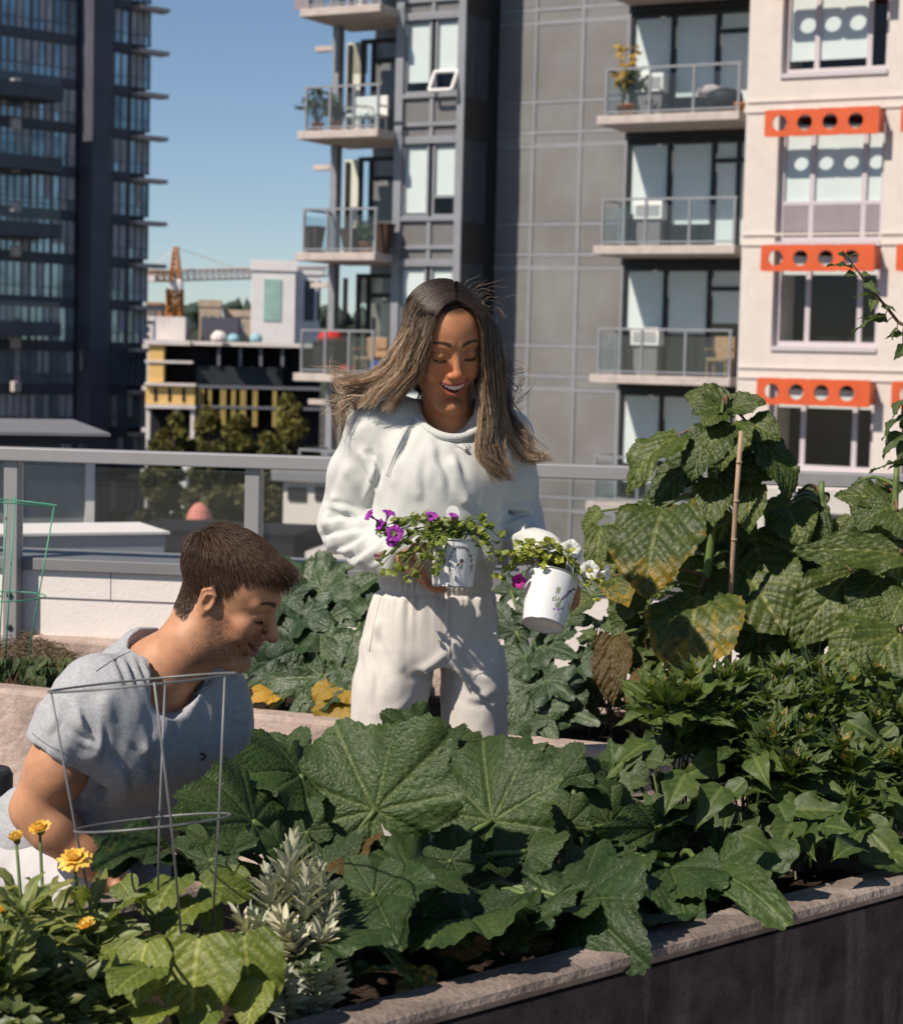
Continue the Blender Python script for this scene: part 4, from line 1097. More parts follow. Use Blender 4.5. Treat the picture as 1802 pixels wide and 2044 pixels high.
# ------------------------------------------------------------------ the woman
YW = 4.23; SW = YW / FPX
def W(x, y, dy=0.0): return P(x, y, YW + dy)
wo = thing('person', 'smiling woman with long windblown hair in white sweatshirt and joggers, holding two pots', 'person', (W(875, 1300).x, YW, 0))
SK = (.46, .20, .095)
HW = Head(W(910, 711, -.125), (0, .0895, .003), 17, 22, 5, .97)
nb = W(893, 862, .02); nm = W(893, 800, .0)
hw, hm_ = build_head(HW, False, SK, (.34, .075, .055), wo, [HW.w1((0, -.022, -.02)), nm, nb, W(885, 905, .02)], [.050, .049, .056, .085], lambda q: sst(q[:, 2] - (.085 - .9 * np.maximum(0, .02 - q[:, 1]) ), -.004, .01) * .9 * (np.abs(q[:, 0]) < .2), (.02, .012, .009), None, .0019, .25)
face_bits(HW, hw, False)
# sweatshirt
axx, axy = (.985, .17), (-.17, .985)
tor = [(W(872, 1150, 0), .118, .092), (W(872, 1128, 0), .128, .099), (W(874, 1100, -.004), .140, .110), (W(877, 1030, -.008), .140, .112), (W(882, 950, -.012), .143, .115), (W(886, 900, -.004), .148, .104), (W(889, 866, .004), .140, .088), (W(892, 836, .012), .100, .075), (W(893, 812, .014), .066, .064), (W(893, 790, .014), .056, .058)]
shA, elA, wrA = W(752, 868, .01), W(690, 1046, .05), W(792, 1112, -.125)
shB, elB, wrB = W(1006, 874, .05), W(1034, 1052, .10), W(1088, 1096, -.09)
def sweat(Q):
    d = d_loft(Q, tor, axx, axy)
    a = d_chain(Q, [W(800, 845, .015), shA, W(716, 950, .03), elA], [.058, .064, .062, .056], .02)
    a = smin(a, d_chain(Q, [elA, W(735, 1085, -.03), W(778, 1108, -.10), wrA], [.055, .052, .043, .034], .015), .025)
    b = d_chain(Q, [W(960, 850, .03), shB, W(1018, 960, .05), elB], [.058, .060, .056, .050], .02)
    b = smin(b, d_chain(Q, [elB, W(1050, 1082, .01), wrB], [.050, .046, .034], .015), .025)
    d = smin(d, a, .022); d = smin(d, b, .013 + .010 * np.clip((Q[:, 2] - W(1000, 960).z) / .1, 0, 1))
    # folds as soft ridges: inner elbow, armpit, hem blouse
    for p0, p1, r in ((W(668, 1000, -.012), W(722, 1040, -.020), .011), (W(655, 1040, -.005), W(722, 1062, -.030), .012), (W(665, 1084, -.01), W(745, 1096, -.065), .010), (W(700, 1112, -.03), W(770, 1120, -.10), .009), (W(732, 1068, -.055), W(760, 1130, -.075), .010), (W(700, 940, -.030), W(760, 1000, -.02), .012), (W(725, 905, -.05), W(770, 1010, -.07), .010),
                      (W(1010, 1000, .0), W(1062, 1018, .02), .010), (W(1012, 1040, .0), W(1070, 1046, .02), .011), (W(1030, 1072, -.02), W(1074, 1072, .0), .010), (W(800, 880, -.07), W(788, 960, -.095), .010), (W(858, 905, -.10), W(838, 985, -.118), .009), (W(905, 930, -.112), W(930, 1000, -.118), .009)):
        d = smin(d, d_cap(Q, p0, p1, r, r * .6), .018)
    # neck opening and hollow cuffs
    d = smax(d, -d_chain(Q, [W(897, 838, -.085), W(893, 800, -.02), W(893, 760, .0)], [.046, .062, .08]), .004)
    return d
lo, hi = bounds([elA, wrA, W(632, 1166), W(1100, 780), W(893, 785, .16), W(893, 1166, -.15), wrB, elB], .05)
SWF = [([(822, 838), (806, 880), (786, 922)], 10, .009), ([(868, 890), (872, 920), (888, 952), (890, 985)], 12, .006), ([(905, 905), (916, 930), (926, 962)], 11, .005), ([(846, 905), (838, 950), (842, 1000)], 13, .004),
       ([(757, 898), (752, 940), (738, 985), (730, 1010)], 9, .010), ([(722, 905), (744, 918), (756, 960)], 10, .006), ([(650, 1006), (690, 1012), (728, 1030)], 9, .008), ([(640, 1040), (690, 1036), (732, 1046)], 9, .008), ([(634, 1078), (680, 1066), (728, 1058)], 9, .008), ([(652, 1106), (700, 1090), (748, 1064)], 9, .008), ([(690, 1122), (728, 1108), (760, 1076)], 8, .007), ([(740, 1130), (762, 1112), (776, 1086)], 7, .006), ([(680, 900), (664, 950), (655, 990)], 12, .005),
       ([(990, 1060), (1025, 1040), (1062, 1030)], 9, .007), ([(996, 1086), (1030, 1066), (1066, 1056)], 9, .007), ([(985, 1030), (1018, 1012), (1052, 1004)], 10, .005), ([(985, 960), (1000, 1000), (1000, 1040)], 11, .005), ([(770, 1040), (775, 1080), (790, 1120)], 11, .004), ([(930, 1050), (950, 1090), (955, 1125)], 12, .004)]
def sweat_disp(v, n):
    zz = v[:, 2]; hem = W(872, 1150).z; yk = (W(0, 1100).z - zz)
    a = .0030 * vnoise(v * np.array([1, 1, .55]), 24, 2) + .0036 * (.5 - np.abs(vnoise(v * np.array([1, 1, .45]) + .04 * vnoise(v, 12, 41)[:, None], 17, 42))) + .0016 * vnoise(v * np.array([1, 1, .6]), 55, 5)
    b = .006 * np.exp(-((zz - hem - .045) / .03) ** 2) * np.sin(v[:, 0] * 95 + 1.5 * vnoise(v, 20, 7))
    t = (v - A3(elA)) @ (A3(wrA) - A3(elA)) / float((A3(wrA) - A3(elA)) @ (A3(wrA) - A3(elA)))
    near = np.exp(-(np.linalg.norm(v - A3(elA) - np.clip(t, 0, 1)[:, None] * (A3(wrA) - A3(elA)), axis=1) / .06) ** 2)
    c = .0045 * near * np.sin(t * 30 + 2 * vnoise(v, 18, 8)) * (t > .05)
    return a + b + c + .8 * folds(v, n, SWF)
def sweat_col(v):
    c = np.tile(np.array((.55, .56, .535)), (len(v), 1))
    # raglan seam and neck ribbing
    px = np.array([proj(p) for p in v[::1]]) if False else None
    return c
ws = build_cloth('sweatshirt', sweat, lo, hi, .0048, sweat_col, M_sweat, wo, sweat_disp, 2)
# ribbed collar
cpts = []
for k in range(41):
    a = 2 * math.pi * k / 40; c = V((0, 0, 0))
    x_, y_ = math.cos(a) * .078, math.sin(a) * .072
    front = max(0, -math.sin(a))
    p = W(893, 836, .0) + V((x_ * .985 - y_ * .17 + .003, x_ * .17 + y_ * .985 + .002 - .022 * front, -.036 * front ** 1.5 + .012 * (1 - front)))
    cpts.append(p)
MB().tube(cpts, .0088, 10, False).build('collar', mat('rib_knit', (.52, .53, .505), .9, .15, bump=(300, .5, .002)), ws, True)
# raglan seams traced on the finished cloth
from mathutils.bvhtree import BVHTree
def ray_on(o):
    L0 = wloc(o); bt = BVHTree.FromPolygons([v.co + L0 for v in o.data.vertices], [tuple(p.vertices) for p in o.data.polygons])
    def f(x, y, off=.0008):
        d = ray(x, y).normalized(); h, n, _, _ = bt.ray_cast(CAM, d)
        return None if h is None else h - d * off
    return f
def traced(f, pts, r, name, parent, m, n=24, off=.0006, sides=6):
    q = catmull([(x, y, 0) for x, y in pts], n); w_ = [f(a, b, off) for a, b, _ in q]; w_ = [p for p in w_ if p is not None]
    return MB().tube(w_, r, sides).build(name, m, parent, True) if len(w_) > 2 else None
on_sw = ray_on(ws); M_seamw = mat('sweatshirt_seam', (.40, .415, .40), .9, .1)  # seam a little darker than the fleece
traced(on_sw, [(838, 822), (822, 842), (806, 868), (792, 896), (780, 926), (772, 950)], .0011, 'seam', ws, M_seamw)
traced(on_sw, [(842, 824), (826, 845), (810, 871), (796, 899), (784, 929), (776, 953)], .0009, 'seam', ws, M_seamw)
def on_front(fn, x, y, *a): return on_sw(x, y, .0015) or W(x, y, -.12)
# joggers
pl_ = [(W(868, 1136, 0), .118, .094), (W(868, 1172, 0), .121, .096), (W(866, 1186, 0), .128, .103), (W(862, 1230, .004), .139, .112), (W(858, 1290, .01), .147, .116), (W(860, 1318, .012), .145, .108)]
legA = [(W(796, 1290, .0), .074, .098), (W(784, 1350, -.008), .084, .102), (W(778, 1400, -.008), .082, .100), (W(778, 1470, -.004), .080, .098), (W(790, 1600, .0), .082, .090), (W(800, 1720, .01), .074, .082), (W(806, 1960, .02), .060, .066), (W(808, 2010, .02), .048, .054)]
legB = [(W(938, 1290, .02), .070, .095), (W(948, 1350, .018), .071, .098), (W(946, 1400, .018), .070, .096), (W(946, 1470, .02), .070, .094), (W(942, 1600, .02), .072, .088), (W(938, 1720, .03), .068, .080), (W(934, 1960, .04), .058, .064), (W(932, 2010, .04), .048, .054)]
def pants(Q):
    d = d_loft(Q, pl_, axx, axy)
    d = smin(d, smin(d_loft(Q, legA, axx, axy), d_loft(Q, legB, axx, axy), .004), .022)
    for p0, p1, r in ((W(905, 1290, -.09), W(850, 1345, -.10), .008), (W(900, 1310, -.085), W(940, 1370, -.085), .008), (W(760, 1250, -.075), W(800, 1330, -.105), .009), (W(735, 1280, -.05), W(752, 1420, -.07), .009), (W(985, 1270, -.04), W(975, 1400, -.06), .008)):
        d = smin(d, d_cap(Q, p0, p1, r, r * .5), .02)
    return d
zw = W(868, 1176).z
def pants_disp(v, n):
    s = np.maximum(0, zw - v[:, 2]); a = np.arctan2(v[:, 1] - YW, v[:, 0] - W(866, 1200).x)
    g = .0085 * np.exp(-s / (.030 + .025 * vnoise(v * np.array([1, 1, 0]), 30, 21))) * np.sin(a * 38 + 2.2 * np.sin(a * 5) + 1.2 * np.sin(a * 13)) * (.75 + .45 * np.sin(a * 9 + 1)) * (v[:, 2] < zw) * np.clip(s / .01, 0, 1)
    e = .0042 * np.sin(a * 52 + .8 * np.sin(a * 7)) * (v[:, 2] > zw)
    return g + e - .007 * np.exp(-((v[:, 2] - zw) / .006) ** 2) + (.003 * vnoise(v * np.array([1, 1, .45]), 22, 3)) + .0015 * vnoise(v * np.array([1, 1, .7]), 48, 4) + .7 * folds(v, n, [([(900, 1300), (870, 1330), (820, 1350)], 11, .006), ([(898, 1320), (890, 1370), (880, 1420)], 10, .007), ([(905, 1315), (940, 1340), (985, 1350)], 11, .005), ([(760, 1215), (752, 1280), (765, 1350)], 12, .005), ([(730, 1290), (745, 1340), (742, 1410)], 11, .005), ([(930, 1200), (938, 1250), (930, 1290)], 10, .005), ([(960, 1210), (972, 1260), (965, 1330)], 10, .005), ([(830, 1390), (800, 1420), (750, 1430)], 12, .005), ([(995, 1380), (960, 1400), (930, 1396)], 12, .005)])
lo, hi = bounds([W(690, 1136), W(1030, 2020), W(860, 1500, .15), W(860, 1500, -.15)], .03)
jg = build_cloth('joggers', pants, lo, hi, .0055, lambda v: np.tile(np.array((.60, .565, .525)), (len(v), 1)), M_pants, wo, pants_disp, 2)
on_jg = ray_on(jg); M_seamj = mat('jogger_seam', (.44, .41, .38), .9, .1)
traced(on_jg, [(760, 1192), (748, 1240), (737, 1300)], .0010, 'pocket_seam', jg, M_seamj)
traced(on_jg, [(894, 1186), (897, 1240), (897, 1300), (890, 1325)], .0009, 'centre_seam', jg, M_seamj)
traced(on_jg, [(985, 1195), (994, 1250), (1000, 1310)], .0010, 'pocket_seam', jg, M_seamj)
for (c, sx) in ((W(806, 2020, .02), 1), (W(934, 2020, .04), 1)):
    def shoe(Q, c=c): return smin(d_cap(Q, (c.x, c.y + .04, .045), (c.x + .01, c.y - .13, .035), .04, .033), d_cap(Q, (c.x, c.y + .02, .06), (c.x, c.y, .11), .04, .045), .03)
    v, f = surface_nets(shoe, (c.x - .1, c.y - .2, -.01), (c.x + .1, c.y + .12, .17), .007); v[:, 2] = np.maximum(v[:, 2], .0)
    mesh_obj('shoe', smooth_mesh(v, f, 2), f, M_shoe, wo, True)
# hands on the pots
def fing(pts, r0): return ([V(p) for p in pts], [r0, r0 * .96, r0 * .9, r0 * .78][:len(pts)])
hA0, hA1 = W(800, 1116, -.135), W(832, 1136, -.165)
fA = [fing([W(826, 1122 + 6 * k, -.170 + .012 * k), W(842, 1146 + 5 * k, -.180 + .016 * k), W(858 + 3 * k, 1171 + 2 * k, -.172 + .020 * k), W(880 + (4, 6, 3, -6)[k], 1176 + 1 * k, -.165 + .022 * k)], (.0082, .0086, .0082, .0070)[k]) for k in range(4)]
thA = fing([W(812, 1112, -.165), W(828, 1092, -.182), W(846, 1090, -.192), W(862, 1097, -.196)], .0098)
def handA(Q): return smin(hand_sdf(Q, hA0, hA1, V((.004, .012, -.007)), fA, thA, .0165), d_cap(Q, W(780, 1108, -.10), hA0, .025, .022), .014)
lo, hi = bounds([hA0, W(905, 1190, -.07), W(770, 1080, -.22), W(780, 1108, -.08)], .025)
v, f = surface_nets(handA, lo, hi, .0022); v = smooth_mesh(v, f, 1)
mesh_obj('hand', v, f, M_skin, wo, True, attrs={'col': np.tile(np.array((.47, .21, .105)), (len(v), 1))})
hB0, hB1 = W(1092, 1104, -.085), W(1120, 1150, -.075)
fB = [fing([W(1122 + 2 * k, 1150 + 8 * k, -.085), W(1140 + 2 * k, 1166 + 9 * k, -.085 - .004 * k), W(1153 - 1 * k, 1176 + 10 * k, -.110), W(1151 - 3 * k, 1180 + 11 * k, -.132)], (.0080, .0084, .0080, .0068)[k]) for k in range(4)]
thB = fing([W(1096, 1118, -.09), W(1094, 1130, -.12), W(1098, 1138, -.15), W(1104, 1146, -.165)], .0098)
def handB(Q): return smin(hand_sdf(Q, hB0, hB1, V((.012, .0, .004)), fB, thB, .0165), d_cap(Q, W(1078, 1094, -.07), hB0, .025, .022), .014)
lo, hi = bounds([W(1060, 1080, -.05), W(1165, 1225, -.19)], .03)
v, f = surface_nets(handB, lo, hi, .0022); v = smooth_mesh(v, f, 1)
mesh_obj('hand', v, f, M_skin, wo, True, attrs={'col': np.tile(np.array((.47, .21, .105)), (len(v), 1))})
# necklace
nk = MB(); np_ = [on_front(sweat, x, y) + V((0, -.003, 0)) for x, y in ((905, 886), (916, 891), (926, 897), (931, 894), (936, 886))]
nk.tube(catmull(np_, 24), .0006, 5)
pc = on_front(sweat, 929, 896) + V((0, -.004, 0)); nk.tube([on_front(sweat, 925, 886) + V((0, -.003, 0)), pc], .0008, 5); nk.lathe([(.001, -.004), (.0042, -.002), (.0042, .002), (.001, .004)], Matrix.Translation(pc), 8, True, True)
nk.build('necklace', M_silver, wo, True)

# hair ------------------------------------------------------------------
DKB = np.array((.020, .0125, .0095)); MIDB = np.array((.115, .078, .056)); LITE = np.array((.50, .37, .255)); WARM = np.array((.24, .12, .055))
def hair_sheet(guides, n, thick, jit, seed, k=24, r=.00052, ends=.85, spread=1.0, split=1.0):
    rr = np.random.default_rng(seed); nc = 11 * len(guides); ctone = rr.uniform(.55, 1.45, nc + 1); coff = rr.normal(0, 1, (nc + 1, 3)); cph = rr.uniform(0, 6.28, (nc + 1, 3)); cfr = rr.uniform(5, 9, nc + 1); G_ = np.array([catmull([W(*p) for p in g], k) for g in guides]); m = len(guides)
    out = []; cols = []; rad = []
    t = np.linspace(0, 1, k)
    for _ in range(n):
        u = rr.uniform(0, m - 1); i = min(int(u), m - 2); fu = u - i
        ci = int(round(u / (m - 1) * nc)); uc = ci / nc * (m - 1); ut = np.clip(u + (uc - u) * .85 * np.clip((t - .15) * 1.5, 0, 1), 0, m - 1 - 1e-6); ii = ut.astype(int); fq = (ut - ii)[:, None]
        fq = fq + ((fq > .5) * 1.0 - fq) * (.85 * np.clip(t * 2.2 - 1.1, 0, 1) * split)[:, None]
        s = G_[ii, np.arange(k)] * (1 - fq) + G_[np.minimum(ii + 1, m - 1), np.arange(k)] * fq + coff[ci] * np.array([.8, 1, .8]) * (.006 * spread * t ** 1.5)[:, None]
        ph = rr.uniform(0, 6.28, 3); fr = rr.uniform(3, 9)
        am = jit * rr.uniform(.1, .55)
        off = rr.normal(0, 1, 3) * np.array([.5, 1, .5]) * thick
        ci = int(round(u / (m - 1) * nc))
        wv = np.stack([np.sin(fr * t + ph[0]), np.sin(fr * .8 * t + ph[1]), np.sin(fr * t + ph[2])], axis=1) * am * (t ** 1.3)[:, None] * spread
        cp = cph[ci]; wv = wv + np.stack([np.sin(cfr[ci] * t + cp[0]), .6 * np.sin(cfr[ci] * .8 * t + cp[1]), .7 * np.sin(cfr[ci] * t + cp[2])], axis=1) * (jit * 1.25 * spread * np.clip(t * 1.4 - .25, 0, 1))[:, None]
        L_ = 1.04 - .42 * rr.random() ** 1.6
        if L_ < 1: s = np.stack([np.interp(t * L_, t, s[:, c]) for c in range(3)], axis=1)
        out.append(s + off * ((.25 + .75 * np.sin(np.clip(t * 1.25, 0, 1) * math.pi / 2)) * (1 - .55 * t ** 2))[:, None] + wv)
        hi_ = rr.random() ** 1.5; tip = np.clip((t - .06 - .22 * rr.random()) / .5, 0, 1)
        base = DKB * rr.uniform(.7, 1.4); mid = MIDB * rr.uniform(.6, 1.3); tipc = (LITE * (.45 + .85 * hi_) if rr.random() < .75 else WARM * rr.uniform(.6, 1.2))
        c = base[None] * (1 - tip)[:, None] + (mid[None] * (1 - tip)[:, None] + tipc[None] * tip[:, None]) * tip[:, None]
        c = c * (1 + (ctone[ci] - 1) * np.clip(t * 2, .25, 1))[:, None]; cols.append(c); rad.append(r * rr.uniform(.7, 1.25) * np.clip(1.15 - t ** 3 * ends, .12, 1))
    return np.array(out), np.array(rad), np.array(cols)
# guides in photo units: (x, y, depth offset)
Lg = [[(906, 612, -.118), (882, 618, -.138), (864, 656, -.142), (852, 700, -.135), (836, 745, -.115), (800, 785, -.085), (772, 812, -.07)],
      [(903, 602, -.10), (868, 604, -.118), (840, 650, -.125), (818, 705, -.115), (795, 750, -.095), (755, 780, -.07), (726, 808, -.06)],
      [(897, 590, -.06), (856, 592, -.08), (820, 640, -.085), (798, 690, -.075), (770, 735, -.065), (728, 758, -.055), (688, 762, -.05)],
      [(890, 580, .0), (846, 588, -.01), (811, 645, -.02), (790, 700, -.02), (764, 742, -.02), (726, 776, -.02), (696, 802, -.015)],
      [(886, 579, .05), (846, 590, .06), (814, 650, .055), (794, 712, .05), (776, 756, .04), (752, 792, .03), (726, 828, .03)]]
Rg = [[(910, 610, -.118), (938, 612, -.130), (956, 640, -.125), (962, 700, -.105), (964, 770, -.090), (965, 850, -.105), (962, 905, -.120), (985, 935, -.118), (1016, 962, -.105)],
      [(908, 600, -.10), (946, 602, -.10), (976, 645, -.085), (984, 715, -.07), (986, 790, -.06), (984, 850, -.07), (982, 890, -.09), (990, 930, -.10), (1008, 952, -.10)],
      [(902, 588, -.04), (944, 592, -.03), (988, 650, -.02), (1004, 715, -.02), (1004, 800, -.02), (1014, 850, -.02), (1036, 888, -.02), (1050, 910, -.02), (1090, 913, -.02)],
      [(892, 580, .03), (940, 588, .05), (984, 655, .055), (998, 725, .05), (998, 800, .04), (1006, 850, .03), (1030, 880, .02), (1046, 902, .02), (1066, 918, .02)]]
Bk = [[(886, 580, .06), (840, 640, .115), (850, 720, .11), (850, 790, .10), (840, 840, .105)], [(890, 580, .06), (900, 640, .13), (905, 720, .125), (905, 800, .11), (905, 850, .12)], [(900, 582, .06), (960, 640, .11), (975, 720, .11), (980, 800, .10), (990, 855, .10)]]
sets = [hair_sheet(Lg, 3800, .0065, .008, 1), hair_sheet(Rg, 2700, .0060, .008, 2), hair_sheet(Bk, 700, .012, .008, 3, r=.0012)]
ls_ = hair_sheet(Lg[:3], 420, .006, .009, 31, r=.0005); sets.append((ls_[0], ls_[1], ls_[2] * 1.35 + np.array((.05, .034, .02)) * np.linspace(.2, 1, ls_[2].shape[1])[None, :, None]))
ls_ = hair_sheet(Rg[:2], 160, .006, .009, 32, r=.0005); sets.append((ls_[0], ls_[1], ls_[2] * 1.25 + np.array((.06, .03, .012)) * np.linspace(0, 1, ls_[2].shape[1])[None, :, None]))
# windblown wisps, left and right, and flyaways on the crown
wl = [[(820, 690, -.06), (780, 740, -.05), (720, 762, -.04), (668, 738, -.03), (640, 722, -.03)], [(815, 700, -.05), (765, 752, -.05), (712, 775, -.045), (690, 765, -.04), (676, 740, -.04)], [(800, 740, -.05), (750, 790, -.05), (706, 800, -.05), (682, 836, -.05), (684, 868, -.05)], [(792, 735, -.03), (742, 770, -.03), (700, 786, -.03), (664, 800, -.03), (652, 830, -.03)]]
sets.append(hair_sheet(wl, 240, .008, .014, 4, r=.0006))
wr = [[(1008, 760, -.02), (1016, 820, -.02), (1044, 850, -.03), (1058, 880, -.03), (1046, 908, -.03)], [(1004, 780, -.03), (1022, 850, -.03), (1040, 905, -.03), (1062, 918, -.03), (1090, 910, -.03)], [(985, 690, -.02), (1008, 710, -.02), (1022, 722, -.02), (1040, 730, -.02), (1062, 738, -.02)]]
sets.append(hair_sheet(wr, 130, .006, .010, 5, r=.00055))
rr = np.random.default_rng(6); fl = []
for k in range(50):
    x0 = rr.uniform(845, 990); y0 = 588 + .0016 * (x0 - 890) ** 2 + rr.uniform(0, 20); a = rr.normal(.2, .8) + (x0 - 890) * .008; l = rr.uniform(14, 85)
    fl.append([(x0, y0, -.02), (x0 + math.sin(a) * l * .5, y0 - math.cos(a) * l * .5, -.02 + rr.uniform(-.02, .02)), (x0 + math.sin(a + .5) * l, y0 - math.cos(a + .3) * l * .85, -.02)])
f1, f2, f3 = [], [], []
for g in fl:
    s = hair_sheet([g, g], 1, .001, .004, int(rr.integers(1e6)), r=.00024); f1.append(s[0]); f2.append(s[1]); f3.append(s[2] * 1.6 + .03)
sets.append((np.concatenate(f1), np.concatenate(f2), np.concatenate(f3)))
S_ = np.concatenate([s[0] for s in sets]); R_ = np.concatenate([s[1] for s in sets]); C_ = np.concatenate([s[2] for s in sets])
# keep strands outside the skull and face
hf = head_sdf(False)
loc = HW.l(S_.reshape(-1, 3)).astype(np.float32)
clr = np.repeat(np.random.default_rng(9).uniform(.007, .015, len(S_)), S_.shape[1])
for _ in range(3):
    d0 = hf(loc); e = 1e-3
    gr_ = np.stack([hf(loc + np.array(o, dtype=np.float32)) - d0 for o in ((e, 0, 0), (0, e, 0), (0, 0, e))], axis=1); gr_ /= np.linalg.norm(gr_, axis=1, keepdims=True) + 1e-9
    loc = loc + gr_ * np.clip(clr - d0, 0, .05)[:, None]
S_ = HW.w(loc).reshape(S_.shape)
strands_mesh('hair', S_, R_, C_, M_hair, wo)
def cap_fn(Q):
    d = d_ell(Q, (0, -.019, .041), (.0775, .100, .0785))
    d = smin(d, d_ell(Q, (0, -.07, -.05), (.075, .05, .11)), .03)
    return smax(d, -d_ell(Q, (0, .085, -.03), (.064, .10, .108)), .012)
v, f = surface_nets(cap_fn, (-.1, -.15, -.19), (.1, .12, .15), .004)
mesh_obj('hair_base', HW.w(smooth_mesh(v, f, 2)), f, attr_mat('hair_under', .75, .15, bump=(260, .8, .003)), wo, True, attrs={'col': np.tile(DKB * .9, (len(v), 1))})
# ------------------------------------------------------------------ the man
YM = 3.48; SM = YM / FPX
def X(x, y, dy=0.0): return P(x, y, YM + dy)
mo = thing('person', 'crouching man with short dark hair and stubble in grey t-shirt, looking down', 'person', (X(150, 1700).x, YM, 0))
SKM = (.52, .26, .145)
HM = Head(X(524, 1233, -.035), (.031, .088, .003), 75, 26, 4, .93)
BRN = np.array((.030, .0165, .0095))
def hairline_m(q):
    x, y, z = np.abs(q[:, 0]), q[:, 1], q[:, 2]
    front = sst(z - (.068 - .6 * np.maximum(0, .055 - y)) - .03 * (y < .0), -.004, .008) * (y > .02)
    side = sst(z - (.012 + 1.15 * np.maximum(0, y - .012)), -.006, .008) * (y <= .03) * (y > -.03)
    back = sst(z + .058, -.012, .008) * (y <= -.03)
    return np.clip(np.maximum(np.maximum(front, side), back) * (x < .0765 + .01 * (z > .03)), 0, 1) * .93
nbm = X(330, 1345, .03)
hm2, (hv_, hf_) = build_head(HM, True, SKM, (.34, .12, .09), mo, [HM.w1((0, -.030, -.035)), X(385, 1285, .0), X(318, 1345, .02), X(290, 1400, .04)], [.052, .054, .064, .10], hairline_m, tuple(BRN), (.045, .028, .02), .0021)
face_bits(HM, hm2, True)
# short hair: strands rooted on the scalp, combed forward from the crown
rr = np.random.default_rng(21)
q = hv_; hn = vnormals(hv_, hf_)
hl = hairline_m(q); ok = np.where((hl > .35) & (q[:, 2] > -.075) & (q[:, 1] < .10))[0]
pick = rr.choice(ok, 7600)
S_, R_, C_ = [], [], []
crown = np.array((.012, -.075, .085))
for i in pick:
    p = q[i]; n = hn[i]; x, y, z = p
    dirv = p - crown; dirv -= n * dirv.dot(n); dl = np.linalg.norm(dirv) + 1e-6; dirv /= dl
    fwd = np.array((0, 1.0, .0)); fwd -= n * fwd.dot(n); fwd /= np.linalg.norm(fwd) + 1e-6
    dwn = np.array((0, .25, -1.0)); dwn -= n * dwn.dot(n); dwn /= np.linalg.norm(dwn) + 1e-6
    top = sst(np.array([z]), .055, .095)[0]; frontness = sst(np.array([y]), .02, .07)[0]
    t = dirv * .55 + fwd * (.75 * top + .2) + np.array((0, 0, 1.0)) * .9 * frontness * top + dwn * (.8 * (1 - top)); t += rr.normal(0, .20, 3); t -= n * t.dot(n); t /= np.linalg.norm(t) + 1e-6
    L_ = (.016 + .020 * top + .001 * frontness * top) * rr.uniform(.7, 1.25)
    L_ *= .50 + .50 * sst(np.array([z]), .035, .085)[0]
    if z < .0: L_ *= .72
    lift = .24 + .30 * top + .75 * frontness * top
    k = 6; s = np.linspace(0, 1, k)[:, None]
    cv = p + n * (.0005 + lift * L_ * (s - .62 * s ** 2) * 1.4) + t * L_ * s + np.array((0, 0, -1.0)) * (.25 * L_ * s ** 2) * (1 - 1.0 * frontness * top)
    S_.append(cv); R_.append(np.linspace(.00055, .00018, k) * rr.uniform(.8, 1.3))
    b = BRN * rr.uniform(.6, 1.5); e = np.array((.105, .056, .032)) * rr.uniform(.5, 1.3)
    C_.append(b[None] * (1 - s) + e[None] * s)
strands_mesh('hair', HM.w(np.array(S_).reshape(-1, 3)).reshape(-1, 6, 3), np.array(R_) * 1.15, np.array(C_), M_hair, mo)
# eyebrow hairs on both people would be sub-pixel; stubble lives in the skin's own colour
# t-shirt
shR, shL = X(190, 1408, -.13), X(452, 1392, .13)
def tee(Q):
    d = d_chain(Q, [X(205, 1400, -.10), X(320, 1378, .03), X(420, 1390, .11)], [.074, .078, .066], .03)
    d = smin(d, d_cap(Q, X(235, 1470, -.07), X(380, 1462, .09), .110, .098), .05)
    d = smin(d, d_cap(Q, X(190, 1590, .02), X(318, 1580, .13), .112, .100), .06)
    d = smin(d, d_cap(Q, X(70, 1690, .10), X(215, 1690, .20), .110, .110), .06)
    d = smin(d, d_cap(Q, X(300, 1330, .06), X(200, 1430, .10), .07, .09), .05)
    sR = d_chain(Q, [X(196, 1405, -.115), X(150, 1450, -.135), X(114, 1506, -.145)], [.073, .067, .063], .02)
    d = smin(d, sR, .03)
    sL = d_chain(Q, [X(422, 1390, .11), X(440, 1450, .12), X(440, 1512, .11)], [.060, .052, .047], .02)
    d = smin(d, sL, .03)
    for p0, p1, r in ((X(195, 1500, -.185), X(150, 1440, -.20), .008), (X(200, 1520, -.17), X(135, 1490, -.205), .007), (X(205, 1480, -.175), X(205, 1400, -.19), .008), (X(330, 1400, -.085), X(250, 1440, -.165), .007), (X(345, 1410, -.085), X(290, 1500, -.165), .007), (X(362, 1415, -.06), X(350, 1520, -.10), .007), (X(210, 1525, -.16), X(330, 1560, -.07), .007), (X(210, 1540, -.15), X(260, 1640, -.05), .008)):
        d = smin(d, d_cap(Q, p0, p1, r, r * .5), .016)
    # openings: neck and sleeve ends
    d = smax(d, -d_chain(Q, [X(345, 1395, -.12), X(335, 1350, .0), X(342, 1300, .02)], [.036, .062, .076]), .004)
    ax = (A3(X(114, 1506, -.145)) - A3(X(150, 1450, -.135))); ax /= np.linalg.norm(ax)
    d = smax(d, np.minimum((Q - A3(X(110, 1510, -.146))) @ ax, .02 + sR * 0 + np.where(np.linalg.norm(Q - A3(X(110, 1530, -.145)), axis=1) < .13, 1e3, -1e3)) if False else d, .001)
    e = (Q - A3(X(112, 1508, -.145))) @ ax; near = np.linalg.norm(Q - A3(X(105, 1530, -.145)), axis=1) < .105
    d = np.where(near, np.maximum(d, e), d)
    e2 = A3(X(440, 1505, .11))[2] - Q[:, 2]; near = np.linalg.norm(Q - A3(X(440, 1540, .11)), axis=1) < .07
    d = np.where(near, np.maximum(d, e2), d)
    return d
